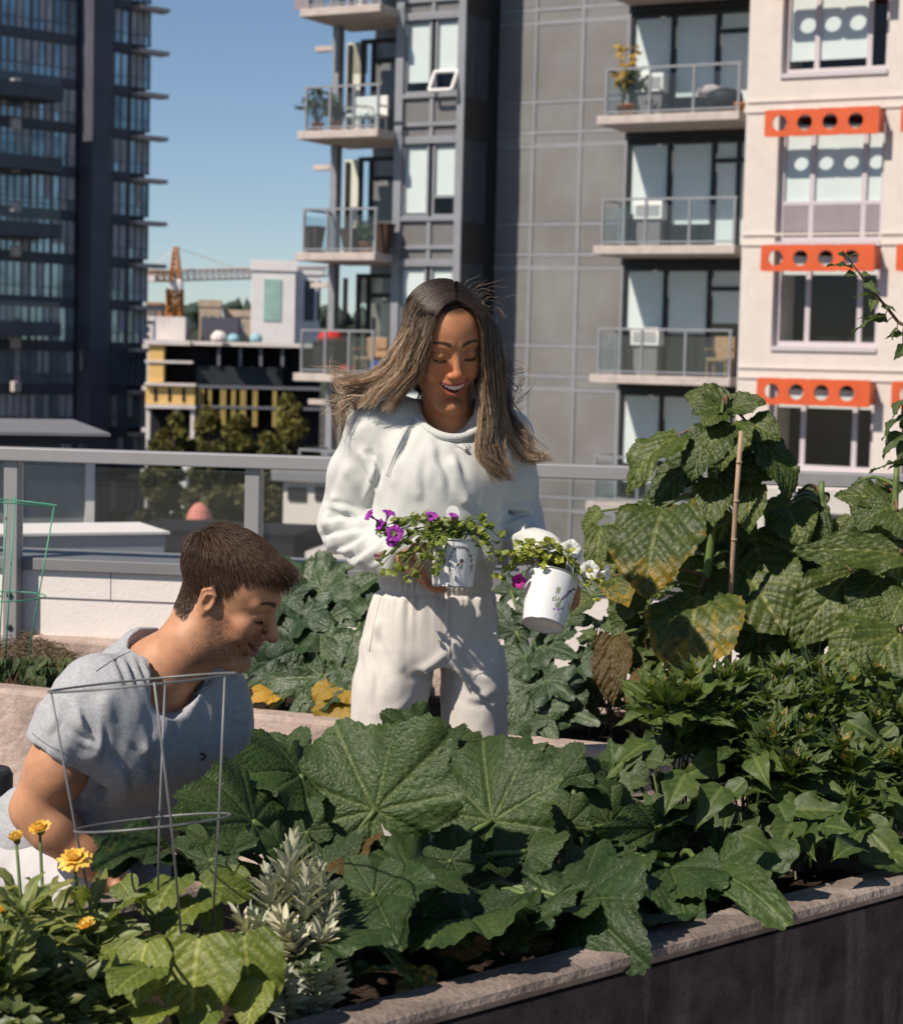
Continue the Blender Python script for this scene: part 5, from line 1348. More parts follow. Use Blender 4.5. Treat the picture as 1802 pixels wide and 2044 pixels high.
TEF = [([(226, 1312), (236, 1340), (250, 1375)], 8, .007), ([(246, 1300), (258, 1335), (272, 1380)], 8, .008), ([(266, 1296), (280, 1340), (296, 1385)], 8, .007), ([(284, 1300), (300, 1350), (322, 1400)], 8, .006), ([(158, 1410), (170, 1450), (198, 1484)], 9, .011), ([(136, 1455), (165, 1478), (200, 1488)], 8, .009), ([(204, 1440), (206, 1480), (196, 1520)], 9, .008), ([(122, 1420), (112, 1450), (96, 1470)], 10, .005),
       ([(212, 1500), (250, 1540), (260, 1600)], 12, .007), ([(240, 1480), (290, 1530), (310, 1600)], 13, .006), ([(330, 1420), (345, 1480), (340, 1560)], 13, .006), ([(380, 1410), (392, 1470), (385, 1540)], 13, .006), ([(430, 1400), (425, 1450), (415, 1510)], 10, .007), ([(470, 1390), (462, 1430), (468, 1480)], 9, .006), ([(200, 1560), (200, 1620), (180, 1680)], 13, .007), ([(150, 1560), (150, 1620), (120, 1680)], 13, .007), ([(290, 1440), (300, 1500), (292, 1560)], 13, .005)]
def tee_disp(v, n):
    a = .0032 * vnoise(v * np.array([1, 1, .5]), 26, 12) + .0016 * vnoise(v * np.array([1, 1, .6]), 60, 13)
    lowr = sst(X(200, 1520).z - v[:, 2], 0, .15)
    c_ = .0035 * (.5 - np.abs(vnoise(v * np.array([1, 1, .4]) + .03 * vnoise(v, 12, 51)[:, None], 18, 52)))
    b = c_ + .0035 * lowr * np.sin((v[:, 0] * .9 + v[:, 1] * .5 + v[:, 2] * .35) * 75 + 2 * vnoise(v, 14, 15))
    return a + b + .55 * folds(v, n, TEF)
lo, hi = bounds([X(30, 1330, -.22), X(520, 1330, .2), X(-70, 1790, .1), X(240, 1790, .33)], .06)
ts = build_cloth('t_shirt', tee, lo, hi, .005, lambda v: np.clip(np.array((.41, .42, .44)) * (1 + .10 * vnoise(v * np.array((1, 1, 3)), 90, 31))[:, None], 0, 1), M_tee, mo, tee_disp, 2)
def on_man(fn, x, y, y0=-.3, y1=.25):
    tt = np.linspace(YM + y0, YM + y1, 220); Q = np.array([tuple(P(x, y, t)) for t in tt], dtype=np.float32); dd = fn(Q)
    i = int(np.argmax(dd < 0)); return V(Q[i].tolist()) if (dd < 0).any() else None
def cloth_line(pts, r, name, parent, m, fn, off=.002, n=16):
    w_ = [on_man(fn, x, y) for x, y in pts]; w_ = [p + (CAM - p).normalized() * off for p in w_ if p is not None]
    if len(w_) > 1:
        o = MB().tube(catmull(w_, n), r, 6).build(name, m, parent, True); return o
M_trim = mat('tee_seam', (.16, .175, .20), .9, .1); M_logo = mat('logo_thread', (.03, .03, .04), .8, .1)
on_tee = ray_on(ts)
traced(on_tee, [(299, 1266), (306, 1292), (318, 1322), (336, 1352), (358, 1376), (386, 1386), (410, 1374), (428, 1352)], .0046, 'collar', ts, mat('tee_rib', (.27, .295, .33), .9, .15, bump=(260, .5, .002)), 34, .0015)
traced(on_tee, [(291, 1290), (262, 1300), (225, 1318), (192, 1340)], .0009, 'shoulder_seam', ts, M_trim)
traced(on_tee, [(64, 1464), (90, 1484), (122, 1501), (160, 1516)], .0007, 'hem_stitch', ts, M_trim)
for c in range(2):
    traced(on_tee, [(404 + 6 * math.cos(a) * (1 - .35 * c), 1511 + 7 * math.sin(a) * (1 - .35 * c)) for a in np.linspace(-2.4, 2.2, 9)], .0008, 'chest_logo', ts, M_logo, 14)
# arms with hands in one skin
hR0, hR1 = X(214, 1744, -.115), X(246, 1782, -.09)
def armR(Q):
    d = d_chain(Q, [X(150, 1450, -.135), X(108, 1540, -.145), X(72, 1612, -.135)], [.052, .047, .040], .02)
    d = smin(d, d_ell(Q, X(124, 1530, -.15), (.044, .045, .058)), .02)
    d = smin(d, d_chain(Q, [X(70, 1618, -.135), X(104, 1652, -.140), X(165, 1706, -.130), hR0], [.038, .040, .032, .025], .02), .025)
    fs_ = [fing([X(246 + 7 * k, 1776 + 3 * k, -.10 + .012 * k), X(262 + 7 * k, 1800 + 3 * k, -.10 + .012 * k), X(270 + 6 * k, 1824 + 2 * k, -.09 + .012 * k), X(268 + 5 * k, 1842 + 2 * k, -.075 + .012 * k)], .0095 - .0004 * k) for k in range(4)]
    th = fing([X(222, 1752, -.12), X(240, 1776, -.145), X(254, 1798, -.145), X(262, 1816, -.135)], .0105)
    return smin(d, hand_sdf(Q, hR0, hR1, V((.009, .008, .004)), fs_, th, .018), .012)
lo, hi = bounds([X(30, 1440, -.19), X(310, 1870, -.02)], .06)
v, f = surface_nets(armR, lo, hi, .0040); v = smooth_mesh(v, f, 2)
def skin_col(v):
    return np.clip(np.array(SKM) * (1 + .10 * vnoise(v, 30, 5) + .07 * vnoise(v, 110, 6))[:, None], 0, 1)
mesh_obj('arm', v, f, M_skin, mo, True, attrs={'col': skin_col(v)})
hL0, hL1 = X(425, 1690, -.02), X(420, 1740, -.05)
def armL(Q):
    d = d_chain(Q, [X(440, 1480, .11), X(438, 1560, .10), X(435, 1630, .06), hL0], [.043, .040, .034, .026], .02)
    fs_ = [fing([X(408 + 9 * k, 1738, -.055), X(406 + 9 * k, 1762, -.075), X(404 + 9 * k, 1782, -.085), X(404 + 9 * k, 1796, -.08)], .009) for k in range(4)]
    th = fing([X(440, 1705, -.04), X(448, 1728, -.06), X(446, 1748, -.075), X(440, 1760, -.08)], .010)
    return smin(d, hand_sdf(Q, hL0, hL1, V((.012, .003, 0)), fs_, th, .017), .012)
lo, hi = bounds([X(395, 1470, .17), X(495, 1810, -.10)], .05)
v, f = surface_nets(armL, lo, hi, .0042); v = smooth_mesh(v, f, 2)
mesh_obj('arm', v, f, M_skin, mo, True, attrs={'col': skin_col(v)})
# trousers and shoes of the crouch
hipR, hipL = X(15, 1735, .10), X(165, 1745, .24)
knR, knL = X(182, 1782, -.06), X(330, 1790, .10)
anR, anL = X(60, 2030, .02), X(210, 1990, .18)
anR.z = .12; anL.z = .12
def trs(Q):
    d = d_cap(Q, hipR, hipL, .115, .115)
    d = smin(d, d_cap(Q, hipR, knR, .090, .070), .03); d = smin(d, d_cap(Q, hipL, knL, .09, .07), .03)
    d = smin(d, d_cap(Q, knR, anR, .066, .048), .02); d = smin(d, d_cap(Q, knL, anL, .066, .048), .02)
    return d
lo, hi = bounds([hipR, hipL, knR, knL, anR, anL], .13)
build_cloth('trousers', trs, lo, hi, .007, lambda v: np.tile(np.array((.50, .485, .49)), (len(v), 1)), M_pants, mo, lambda v, n: .004 * vnoise(v * np.array([1, 1, .6]), 24, 33) + .002 * vnoise(v, 60, 34), 2)
for c in (anR, anL):
    def shoe(Q, c=c): return smin(d_cap(Q, (c.x - .02, c.y + .03, .045), (c.x + .13, c.y - .09, .035), .042, .034), d_cap(Q, (c.x, c.y, .06), (c.x, c.y, .13), .044, .048), .03)
    v, f = surface_nets(shoe, (c.x - .12, c.y - .2, -.01), (c.x + .22, c.y + .14, .2), .008); v[:, 2] = np.maximum(v[:, 2], 0)
    mesh_obj('shoe', smooth_mesh(v, f, 2), f, M_shoe2, mo, True)
# ================================================================== leaves
def leaf_mat(name, dark, light, vein, yellow, rough=.42, spec=.45, trans=.22, quilt=(26, .35), back=1.25, mott=None, veinf=.8):
    m = bpy.data.materials.new(name); m.use_nodes = True; t = m.node_tree; N = t.nodes; L = t.links; p = N['Principled BSDF']
    p.inputs['Roughness'].default_value = rough; p.inputs['Specular IOR Level'].default_value = spec
    tc = N.new('ShaderNodeTexCoord'); uv = N.new('ShaderNodeUVMap'); uv.uv_map = 'UVMap'
    def ramp(inp, p0, p1, c0, c1):
        r = N.new('ShaderNodeValToRGB'); r.color_ramp.elements[0].position = p0; r.color_ramp.elements[1].position = p1
        r.color_ramp.elements[0].color = tuple(c0) + (1,); r.color_ramp.elements[1].color = tuple(c1) + (1,); L.new(inp, r.inputs[0]); return r.outputs[0]
    def attr(nm):
        a = N.new('ShaderNodeAttribute'); a.attribute_name = nm; return a.outputs['Fac']
    def mix(f, a, b, mode='MIX'):
        x = N.new('ShaderNodeMixRGB'); x.blend_type = mode
        for s_, i in ((f, 0), (a, 1), (b, 2)):
            if hasattr(s_, 'is_output'): L.new(s_, x.inputs[i])
            elif i == 0: x.inputs[0].default_value = s_
            else: x.inputs[i].default_value = tuple(s_) + (1,)
        return x.outputs[0]
    n1 = N.new('ShaderNodeTexNoise'); n1.inputs['Scale'].default_value = 9; n1.inputs['Detail'].default_value = 6; n1.inputs['Roughness'].default_value = .65; L.new(tc.outputs['Object'], n1.inputs['Vector'])
    col = ramp(n1.outputs[0], .3, .7, dark, light)
    vo = N.new('ShaderNodeTexVoronoi'); vo.feature = 'DISTANCE_TO_EDGE'; vo.inputs['Scale'].default_value = quilt[0]; L.new(uv.outputs[0], vo.inputs['Vector'])
    net = ramp(vo.outputs['Distance'], .0, .10, (1, 1, 1), (0, 0, 0))
    nf = N.new('ShaderNodeMath'); nf.operation = 'MULTIPLY'; nf.inputs[1].default_value = .16; L.new(net, nf.inputs[0])
    col = mix(nf.outputs[0], col, vein)
    if mott:
        n3 = N.new('ShaderNodeTexNoise'); n3.inputs['Scale'].default_value = 7; n3.inputs['Detail'].default_value = 3; L.new(uv.outputs[0], n3.inputs['Vector'])
        col = mix(ramp(n3.outputs[0], .50, .62, (0, 0, 0), (.75, .75, .75)), col, mott)
    n2 = N.new('ShaderNodeTexNoise'); n2.inputs['Scale'].default_value = 9; n2.inputs['Detail'].default_value = 7; n2.inputs['Roughness'].default_value = .7; L.new(uv.outputs[0], n2.inputs['Vector'])
    ya = N.new('ShaderNodeMath'); ya.operation = 'MULTIPLY_ADD'; ya.inputs[1].default_value = .62; L.new(n2.outputs[0], ya.inputs[2]); L.new(attr('yel'), ya.inputs[0])
    col = mix(ramp(ya.outputs[0], .66, .92, (0, 0, 0), (1, 1, 1)), col, yellow)
    vf = N.new('ShaderNodeMath'); vf.operation = 'MULTIPLY'; vf.inputs[1].default_value = veinf; L.new(attr('vein'), vf.inputs[0])
    col = mix(vf.outputs[0], col, vein)
    oi = N.new('ShaderNodeObjectInfo'); ov = ramp(oi.outputs['Random'], 0.0, 1.0, (.70, .76, .72), (1.28, 1.20, 1.05)); col = mix(1.0, col, ov, 'MULTIPLY')
    ge = N.new('ShaderNodeNewGeometry')
    bk = mix(1.0, col, (back, back, back * .95), 'MULTIPLY'); col = mix(ge.outputs['Backfacing'], col, bk)
    L.new(col, p.inputs['Base Color'])
    b = N.new('ShaderNodeBump'); b.inputs['Strength'].default_value = quilt[1]; b.inputs['Distance'].default_value = .0022
    sm = ramp(vo.outputs['Distance'], .0, .42, (0, 0, 0), (1, 1, 1)); L.new(sm, b.inputs['Height'])
    b2 = N.new('ShaderNodeBump'); b2.inputs['Strength'].default_value = .25; b2.inputs['Distance'].default_value = .002
    n4 = N.new('ShaderNodeTexNoise'); n4.inputs['Scale'].default_value = 130; n4.inputs['Detail'].default_value = 3; L.new(tc.outputs['Object'], n4.inputs['Vector'])
    L.new(n4.outputs[0], b2.inputs['Height']); L.new(b.outputs[0], b2.inputs['Normal']); L.new(b2.outputs[0], p.inputs['Normal'])
    tr = N.new('ShaderNodeBsdfTranslucent'); tcol = mix(1.0, col, (1.5, 1.55, .7), 'MULTIPLY'); L.new(tcol, tr.inputs[0])
    mx = N.new('ShaderNodeMixShader'); mx.inputs[0].default_value = trans; L.new(p.outputs[0], mx.inputs[1]); L.new(tr.outputs[0], mx.inputs[2]); L.new(mx.outputs[0], N['Material Output'].inputs[0])
    MATS[name] = m
    return m
YEL = (.42, .24, .025)
M_squash = leaf_mat('squash_leaf', (.015, .034, .009), (.034, .066, .017), (.12, .155, .06), YEL, .52, .32, .15, (44, .45), veinf=.5)
M_zuc = leaf_mat('zucchini_leaf', (.014, .034, .012), (.034, .066, .024), (.12, .155, .09), YEL, .44, .36, .13, (36, .4), mott=(.11, .14, .11))
M_sun = leaf_mat('sunflower_leaf', (.022, .042, .008), (.055, .084, .016), (.185, .205, .065), (.42, .25, .02), .48, .34, .2, (30, .30))
M_bean = leaf_mat('bean_leaf', (.062, .095, .014), (.120, .155, .024), (.30, .33, .09), YEL, .5, .36, .22, (30, .2))
M_per = leaf_mat('perilla_leaf', (.034, .060, .018), (.070, .105, .032), (.12, .16, .06), YEL, .5, .4, .2, (50, .4))
M_four = leaf_mat('bush_leaf', (.022, .046, .011), (.062, .098, .022), (.12, .16, .05), YEL, .52, .34, .22, (14, .08))
M_yell = leaf_mat('yellowed_leaf', (.34, .19, .022), (.50, .30, .035), (.42, .33, .10), (.30, .14, .03), .5, .35, .25, (20, .4))
M_brown = leaf_mat('withered_leaf', (.055, .035, .012), (.12, .075, .022), (.16, .11, .04), (.20, .12, .02), .6, .3, .15, (22, .9))
M_stem = mat('green_stem', (.10, .15, .04), .5, .4, noise=(30, .25)); M_stemd = mat('dark_stem', (.06, .085, .025), .55, .35, noise=(30, .3)); M_stemr = mat('ruddy_stem', (.15, .085, .045), .6, .3, noise=(30, .3))

def bend(v, curl, fold=0.0, cup=0.0, twist=0.0):
    x, y, z = v[:, 0].copy(), v[:, 1].copy(), v[:, 2].copy()
    z = z + fold * np.abs(x) + cup * x * x
    if twist: 
        a = twist * y; x, z = x * np.cos(a) - z * np.sin(a), x * np.sin(a) + z * np.cos(a)
    if abs(curl) > 1e-4:
        a = curl * y; R_ = 1 / curl
        y, z = (R_ + z) * np.sin(a) if False else np.sin(a) * R_ + z * np.sin(a), -(1 - np.cos(a)) * R_ + z * np.cos(a)
    return np.stack([x, y, z], axis=1)
def palmate(seed, lobes=.10, serr=.024, sinus=.62, quilt=.011, NR=24, NS=216, wave=.06, width=1.0):
    r_ = np.random.default_rng(seed)
    th = np.linspace(-math.pi, math.pi, NS + 1)
    a = np.abs(th)
    R_ = 1.0 - .58 * (a / math.pi) ** 1.4
    lob = np.cos(th * 180 / math.pi * (2 * math.pi / 62.0)); R_ = R_ * (1 - lobes + lobes * lob)
    R_ = R_ * (1 - sinus * np.exp(-((math.pi - a) / .16) ** 2))
    tooth = np.abs(((th * 8.6 + .35 * np.sin(th * 5 + r_.uniform(0, 6))) % 1) - .5) * 2
    R_ = R_ + serr * (tooth - .5) * 1.6 + serr * .6 * np.interp(th, np.linspace(-math.pi, math.pi, 40), r_.normal(0, 1, 40))
    R_ = R_ * (1 + .05 * np.interp(th, np.linspace(-math.pi, math.pi, 9), r_.normal(0, 1, 9)))
    rr = np.linspace(0, 1, NR + 1)[1:] ** .9
    r2 = rr[:, None] * R_[None, :]; t2 = np.tile(th, (NR, 1))
    x = np.sin(t2) * r2 * width; y = np.cos(t2) * r2
    vang = np.radians([0, 36, -36, 72, -72, 112, -112, 150, -150])
    dd = np.abs((t2[..., None] - vang + math.pi) % (2 * math.pi) - math.pi); k = dd.argmin(axis=-1); dm = dd.min(axis=-1)
    s = r2 * np.cos(dm); lt = r2 * np.sin(np.minimum(dm, 1.5))
    vein = np.exp(-(lt / (.0135 * (1.25 - rr[:, None] * .8))) ** 2)
    ph = (s - lt * .75) / .115; fr = np.abs((ph % 1) - .5) * 2
    sec = np.exp(-((1 - fr) / .17) ** 2) * (lt > .012) * np.clip(1.15 - lt * 1.6, .2, 1)
    z = -.022 * np.exp(-(lt / .03) ** 2) - quilt * sec + .35 * quilt * np.sin(r2 * 55 + t2 * 30 + r_.uniform(0, 6))
    e2 = rr[:, None] ** 2
    z = z + wave * e2 * np.sin(t2 * 5 + r_.uniform(0, 6)) + wave * .55 * rr[:, None] ** 4 * np.sin(t2 * 13 + r_.uniform(0, 6))
    z = z + .05 * np.cos(dm * 5) * 0
    v = np.concatenate([[[0, 0, -.02]], np.stack([x, y, z], axis=-1).reshape(-1, 3)])
    ve = np.concatenate([[1], np.maximum(vein, .55 * sec * (vein < .3)).ravel()])
    ed = np.concatenate([[0], np.tile(rr[:, None], (1, NS + 1)).ravel()])
    f = [(0, 1 + j + 1, 1 + j) for j in range(NS)]
    for i in range(NR - 1):
        b = 1 + i * (NS + 1)
        f += [(b + j, b + j + 1, b + j + NS + 2, b + j + NS + 1) for j in range(NS)]
    return v, f, ve, ed, 1
_ov = {'heart': lambda y: np.where(y < .34, np.sqrt(np.clip(1 - ((y - .34) / .40) ** 2, 0, 1)), np.clip(np.cos((y - .34) / .66 * math.pi / 2), 0, 1) ** .86),
       'ovate': lambda y: np.where(y < .36, np.sqrt(np.clip(1 - ((y - .36) / .37) ** 2, 0, 1)), np.clip(np.cos((y - .36) / .64 * math.pi / 2), 0, 1) ** 1.1),
       'acum': lambda y: np.where(y < .33, np.sqrt(np.clip(1 - ((y - .33) / .34) ** 2, 0, 1)), np.clip(1 - (y - .33) / .67, 0, 1) ** 1.15),
       'lance': lambda y: np.clip(np.sin(np.clip(y * .93 + .04, 0, 1) * math.pi), 0, 1) ** .8}
def pinnate(seed, shape='heart', width=.46, serr=.0, back=.0, quilt=.008, NY=30, NX=14, nsec=7, wave=.02, teeth=22, tri=False):
    r_ = np.random.default_rng(seed)
    yy = np.linspace(0, 1, NY + 1); tt = np.linspace(-1, 1, NX + 1)
    y0 = np.tile(yy[:, None], (1, NX + 1)); t = np.tile(tt[None], (NY + 1, 1))
    w_ = _ov[shape](yy) * width
    tooth = np.abs(((yy * teeth) % 1) - .5) * 2
    w_ = w_ + serr * (tooth - .3) * (yy > .06) * (yy < .97) + .35 * serr * np.interp(yy, np.linspace(0, 1, 14), r_.normal(0, 1, 14)) * np.sin(yy * math.pi)
    asym = 1 + .05 * r_.normal() * np.sign(t)
    x = t * w_[:, None] * asym; y = y0 - back * np.abs(t) ** 1.6 * (1 - y0) ** 2.6
    ax = np.abs(x)
    vein = np.exp(-(ax / (.011 * (1.2 - .9 * y0))) ** 2)
    ph = (y0 - ax * (.85 + .25 * y0)) * nsec + .25; fr = np.abs((ph % 1) - .5) * 2
    sec = np.exp(-((1 - fr) / .20) ** 2) * (ax > .012)
    if tri:
        q = np.abs(x) - .72 * y0 * (1 - .45 * y0); sv = np.exp(-(q / .010) ** 2) * (y0 < .72) * (y0 > .0); vein = np.maximum(vein, .8 * sv)
    e = np.abs(t)
    z = -.02 * np.exp(-(ax / .03) ** 2) - quilt * sec + .4 * quilt * np.sin(x * 60 + r_.uniform(0, 6)) * np.sin(y * 48 + r_.uniform(0, 6))
    if tri: z = z - .02 * np.exp(-(q / .035) ** 2) * (y0 < .75)
    z = z + wave * e ** 2 * np.sin(y0 * 11 + r_.uniform(0, 6)) + wave * .5 * e ** 4 * np.sin(y0 * 29 + t * 2 + r_.uniform(0, 6))
    v = np.stack([x, y, z], axis=-1).reshape(-1, 3)
    f = [(i * (NX + 1) + j, i * (NX + 1) + j + 1, (i + 1) * (NX + 1) + j + 1, (i + 1) * (NX + 1) + j) for i in range(NY) for j in range(NX)]
    return v, f, np.maximum(vein, .6 * sec * (1 - .5 * np.abs(t))).ravel(), np.maximum(e, np.abs(y0 * 2 - 1) * .9).ravel(), 1
DN = V((-.30, -.62, .72))
def place_leaf(L_, B, T, N=None, roll=0.0, curl=.5, fold=.10, cup=0.0, twist=0.0, wscale=1.0, yel=0.0, yedge=0.0):
    v, f, ve, ed, tl = L_
    v = v.copy(); v[:, 0] *= wscale
    uv = v[:, :2] * .5 + .5 + np.random.default_rng(abs(int(B[0] * 9173 + B[2] * 7919)) % 99991).uniform(0, 5, 2)
    vb = bend(v, curl, fold, cup, twist)
    tip = bend(np.array([[0, 1.0, 0]]), curl)[0]
    ln = np.linalg.norm(tip); ey = tip / ln; ex = np.array((1.0, 0, 0)); ez = np.cross(ex, ey)
    B = V(B); T = V(T); Ey = (T - B).normalized(); n = V(N) if N is not None else DN
    Ez = n - Ey * n.dot(Ey)
    if Ez.length < .05: Ez = V((0, -1, .2)) - Ey * V((0, -1, .2)).dot(Ey)
    Ez.normalize()
    if roll: Ez = Quaternion(Ey, math.radians(roll)) @ Ez
    Ex = Ey.cross(Ez)
    s_ = (T - B).length / ln
    loc = np.stack([vb @ ex, vb @ ey, vb @ ez], axis=1) * s_
    wv = np.array(tuple(B)) + loc @ np.array([tuple(Ex), tuple(Ey), tuple(Ez)])
    # small-scale crumple
    yl = np.clip(v[:, 1], 0, 1.1); ye = yel + yedge * (np.clip((ed - .7) / .4, 0, 1) * .32 + .75 * np.clip(yl - .25, 0, .7)) * (1 - .9 * ve)
    return wv, f, {'vein': ve, 'yel': ye}, uv
class Foliage:
    """many small leaves gathered into one mesh part"""
    def __init__(s): s.v = []; s.f = []; s.a = {'vein': [], 'yel': []}; s.uv = []; s.n = 0
    def add(s, r):
        wv, f, a, uv = r; s.v.append(wv); s.f += [tuple(q + s.n for q in ff) for ff in f]; s.n += len(wv); s.uv.append(uv)
        for k in s.a: s.a[k].append(a[k])
    def build(s, name, m, parent):
        return mesh_obj(name, np.concatenate(s.v), s.f, m, parent, True, {k: np.concatenate(x) for k, x in s.a.items()}, np.concatenate(s.uv))
def leaf_obj(r, m, parent, name='leaf'):
    wv, f, a, uv = r
    return mesh_obj(name, wv, f, m, parent, True, a, uv)
def fpt(x, y, t):
    d = -t * FW; a, z = FP.at(x, y, d); return FP.pt(a, d, z)
def bpt(x, y, t):
    d = -.09 - t * (BW - .09); a, z = BP.at(x, y, d); return BP.pt(a, d, z)
def arc(a, b, sag=0.0, side=0.0, n=9):
    a, b = V(a), V(b); m = (a + b) / 2 + V((side, 0, sag)); return [tuple(q) for q in catmull([a, m, b], n)]
# ================================================================== front planter: squash
def hero(specs, kindf, m, crowns, ptf, petr=.006, pm=None):
    """specs: (bx,by,bt, tx,ty,tt, wscale, opts) -> leaf parts with their petioles on the nearest plant"""
    for i, sp_ in enumerate(specs):
        bx, by, bt, tx, ty, tt, ws = sp_[:7]; o = dict(sp_[7]) if len(sp_) > 7 else {}
        B, T = ptf(bx, by, bt), ptf(tx, ty, tt)
        root, cp = min(crowns, key=lambda c: (c[1] - B).length)
        mm = o.pop('m', m); kw = {k: o.pop(k) for k in list(o) if k in ('lobes', 'serr', 'sinus', 'quilt', 'wave', 'NR', 'NS', 'width', 'shape', 'back', 'nsec', 'teeth', 'tri')}
        L_ = kindf(i * 7 + int(bx), **kw)
        sag = o.pop('sag', .06); nop = o.pop('nopet', False)
        lf = leaf_obj(place_leaf(L_, B, T, wscale=ws, **o), mm, root)
        if mm is M_yell: lf['label'] = 'yellowed leaf'
        if mm is M_brown: lf['label'] = 'withered brown leaf'
        if not nop:
            b = MB(); b.tube(arc(cp, B, sag), list(np.linspace(petr * 1.25, petr * .75, 9)), 7); b.build('leaf_stalk', pm or M_stem, root, True)
sqc = []
for (x, y, t, lab) in ((640, 1850, .55, 'sprawling dark green squash plant nearest the kneeling man, left of the largest leaf'), (850, 1840, .5, 'dark green squash plant in the middle of the front planter, below the woman'), (1130, 1830, .5, 'squash plant whose big glossy leaf hangs over the concrete rim'), (1330, 1790, .45, 'squash plant at the right with a pointed leaf lying over the planter rim')):
    a, _ = FP.at(x, y, -t * FW); c = FP.pt(a, -t * FW, soil_z())
    sqc.append((thing('squash_plant', lab, 'squash plant', c, 'squash plants in the front planter'), c))
SQ = [
 (748, 1618, .45, 664, 1440, .80, 1.22, dict(curl=.45, roll=-8)),
 (982, 1638, .45, 960, 1468, .75, 1.0, dict(curl=.35, fold=.16, roll=4)),
 (1115, 1560, .62, 1062, 1492, .85, 1.15, dict(curl=.5)),
 (1150, 1545, .6, 1252, 1592, .50, .62, dict(curl=.7, roll=-25)),
 (600, 1545, .62, 455, 1548, .62, .75, dict(curl=.6, roll=-18)),
 (566, 1530, .75, 520, 1478, .95, 1.2, dict(curl=.6)),
 (503, 1645, .62, 352, 1618, .75, .62, dict(curl=.7, roll=8)),
 (470, 1650, .62, 330, 1662, .60, .55, dict(curl=.6, roll=-20)),
 (345, 1690, .60, 186, 1742, .50, .48, dict(curl=.8, roll=-14, yel=.12)),
 (612, 1660, .50, 560, 1586, .68, .75, dict(curl=.5)),
 (420, 1718, .45, 468, 1650, .60, .9, dict(curl=.5)),
 (560, 1690, .46, 512, 1668, .5, 1.1, dict(curl=.6)),
 (650, 1740, .42, 642, 1660, .58, 1.0, dict(curl=.5)),
 (748, 1790, .20, 700, 1716, .40, .95, dict(curl=.6, roll=10)),
 (748, 1788, .20, 802, 1902, -.02, .78, dict(curl=1.0, yel=.05)),
 (932, 1836, .12, 1090, 1806, .10, .50, dict(curl=.6, roll=-20)),
 (930, 1838, .12, 850, 1930, -.06, .72, dict(curl=.9)),
 (935, 1832, .13, 956, 1770, .30, 1.0, dict(curl=.3)),
 (1150, 1800, .10, 1298, 1936, -.20, .70, dict(curl=1.2, roll=10, wave=.03)),
 (1150, 1808, .10, 1196, 1690, .32, .80, dict(curl=.5, roll=8)),
 (1118, 1812, .08, 1072, 1852, .0, .9, dict(curl=.6)),
 (1336, 1730, .22, 1378, 1872, -.05, .50, dict(curl=.8, roll=-10)),
 (1402, 1742, .16, 1584, 1868, -.24, .50, dict(curl=1.3, roll=-10, lobes=.22)),
 (1310, 1655, .40, 1196, 1660, .42, .42, dict(curl=.5, roll=-38)),
 (1312, 1655, .40, 1420, 1640, .42, .42, dict(curl=.5, roll=-38)),
 (924, 1716, .34, 856, 1722, .34, .55, dict(curl=.7, roll=-30)),
 (926, 1716, .34, 994, 1726, .34, .5, dict(curl=.7, roll=-30)),
 (1085, 1790, .18, 1120, 1728, .36, .8, dict(curl=.5)),
 (1110, 1850, .10, 1150, 1880, .02, 1.0, dict(curl=.7)),
 (830, 1478, .85, 760, 1420, .98, .95, dict(curl=.5, yel=.08)),
 (850, 1490, .82, 868, 1440, .98, 1.1, dict(curl=.6, yel=.16)),
 (900, 1500, .80, 946, 1462, .92, .9, dict(curl=.6, yel=.12)),
 (1010, 1520, .78, 1040, 1476, .92, 1.0, dict(curl=.6, yel=.1)),
 (740, 1500, .90, 728, 1446, 1.0, 1.2, dict(curl=.5)),
 (700, 1950, .04, 808, 1932, .02, .30, dict(curl=.6, roll=-30, yel=.22)),
 (820, 1960, .02, 880, 1990, -.04, .8, dict(curl=.8, yel=.35)),
 (690, 1700, .45, 700, 1752, .32, .8, dict(curl=.8, m=M_brown)),
 (900, 1880, .12, 990, 1890, .06, .6, dict(curl=.7, m=M_brown)),
 (1040, 1890, .08, 1105, 1880, .06, .6, dict(curl=.7, m=M_brown)),
 (1185, 1608, .62, 1128, 1528, .72, .95, dict(curl=.5)), (1215, 1648, .5, 1168, 1570, .62, .95, dict(curl=.5)), (1235, 1668, .5, 1296, 1606, .58, .9, dict(curl=.6)), (1130, 1650, .5, 1096, 1570, .62, .9, dict(curl=.5)), (506, 1640, .50, 350, 1590, .62, .80, dict(curl=.6)), (300, 1706, .55, 204, 1736, .5, .8, dict(curl=.8)), (430, 1690, .5, 372, 1650, .6, .9, dict(curl=.6)), (680, 1560, .7, 640, 1490, .8, .9, dict(curl=.5)), (900, 1720, .3, 880, 1650, .42, .8, dict(curl=.6)), (1050, 1700, .3, 1090, 1640, .4, .9, dict(curl=.6)), (850, 1830, .15, 800, 1770, .28, .8, dict(curl=.6)), (1010, 1860, .06, 1050, 1900, -.02, .8, dict(curl=.9)),
 (870, 1990, .0, 858, 1952, .04, 1.0, dict(curl=.8, m=M_yell)),
]
SQ = [(q[0], q[1], q[2], q[3], q[4], q[2] + (q[5] - q[2]) * (.55 if q[5] > q[2] else 1)) + tuple(q[6:]) for q in SQ]
NH = len(SQ)
r_ = random.Random(77)
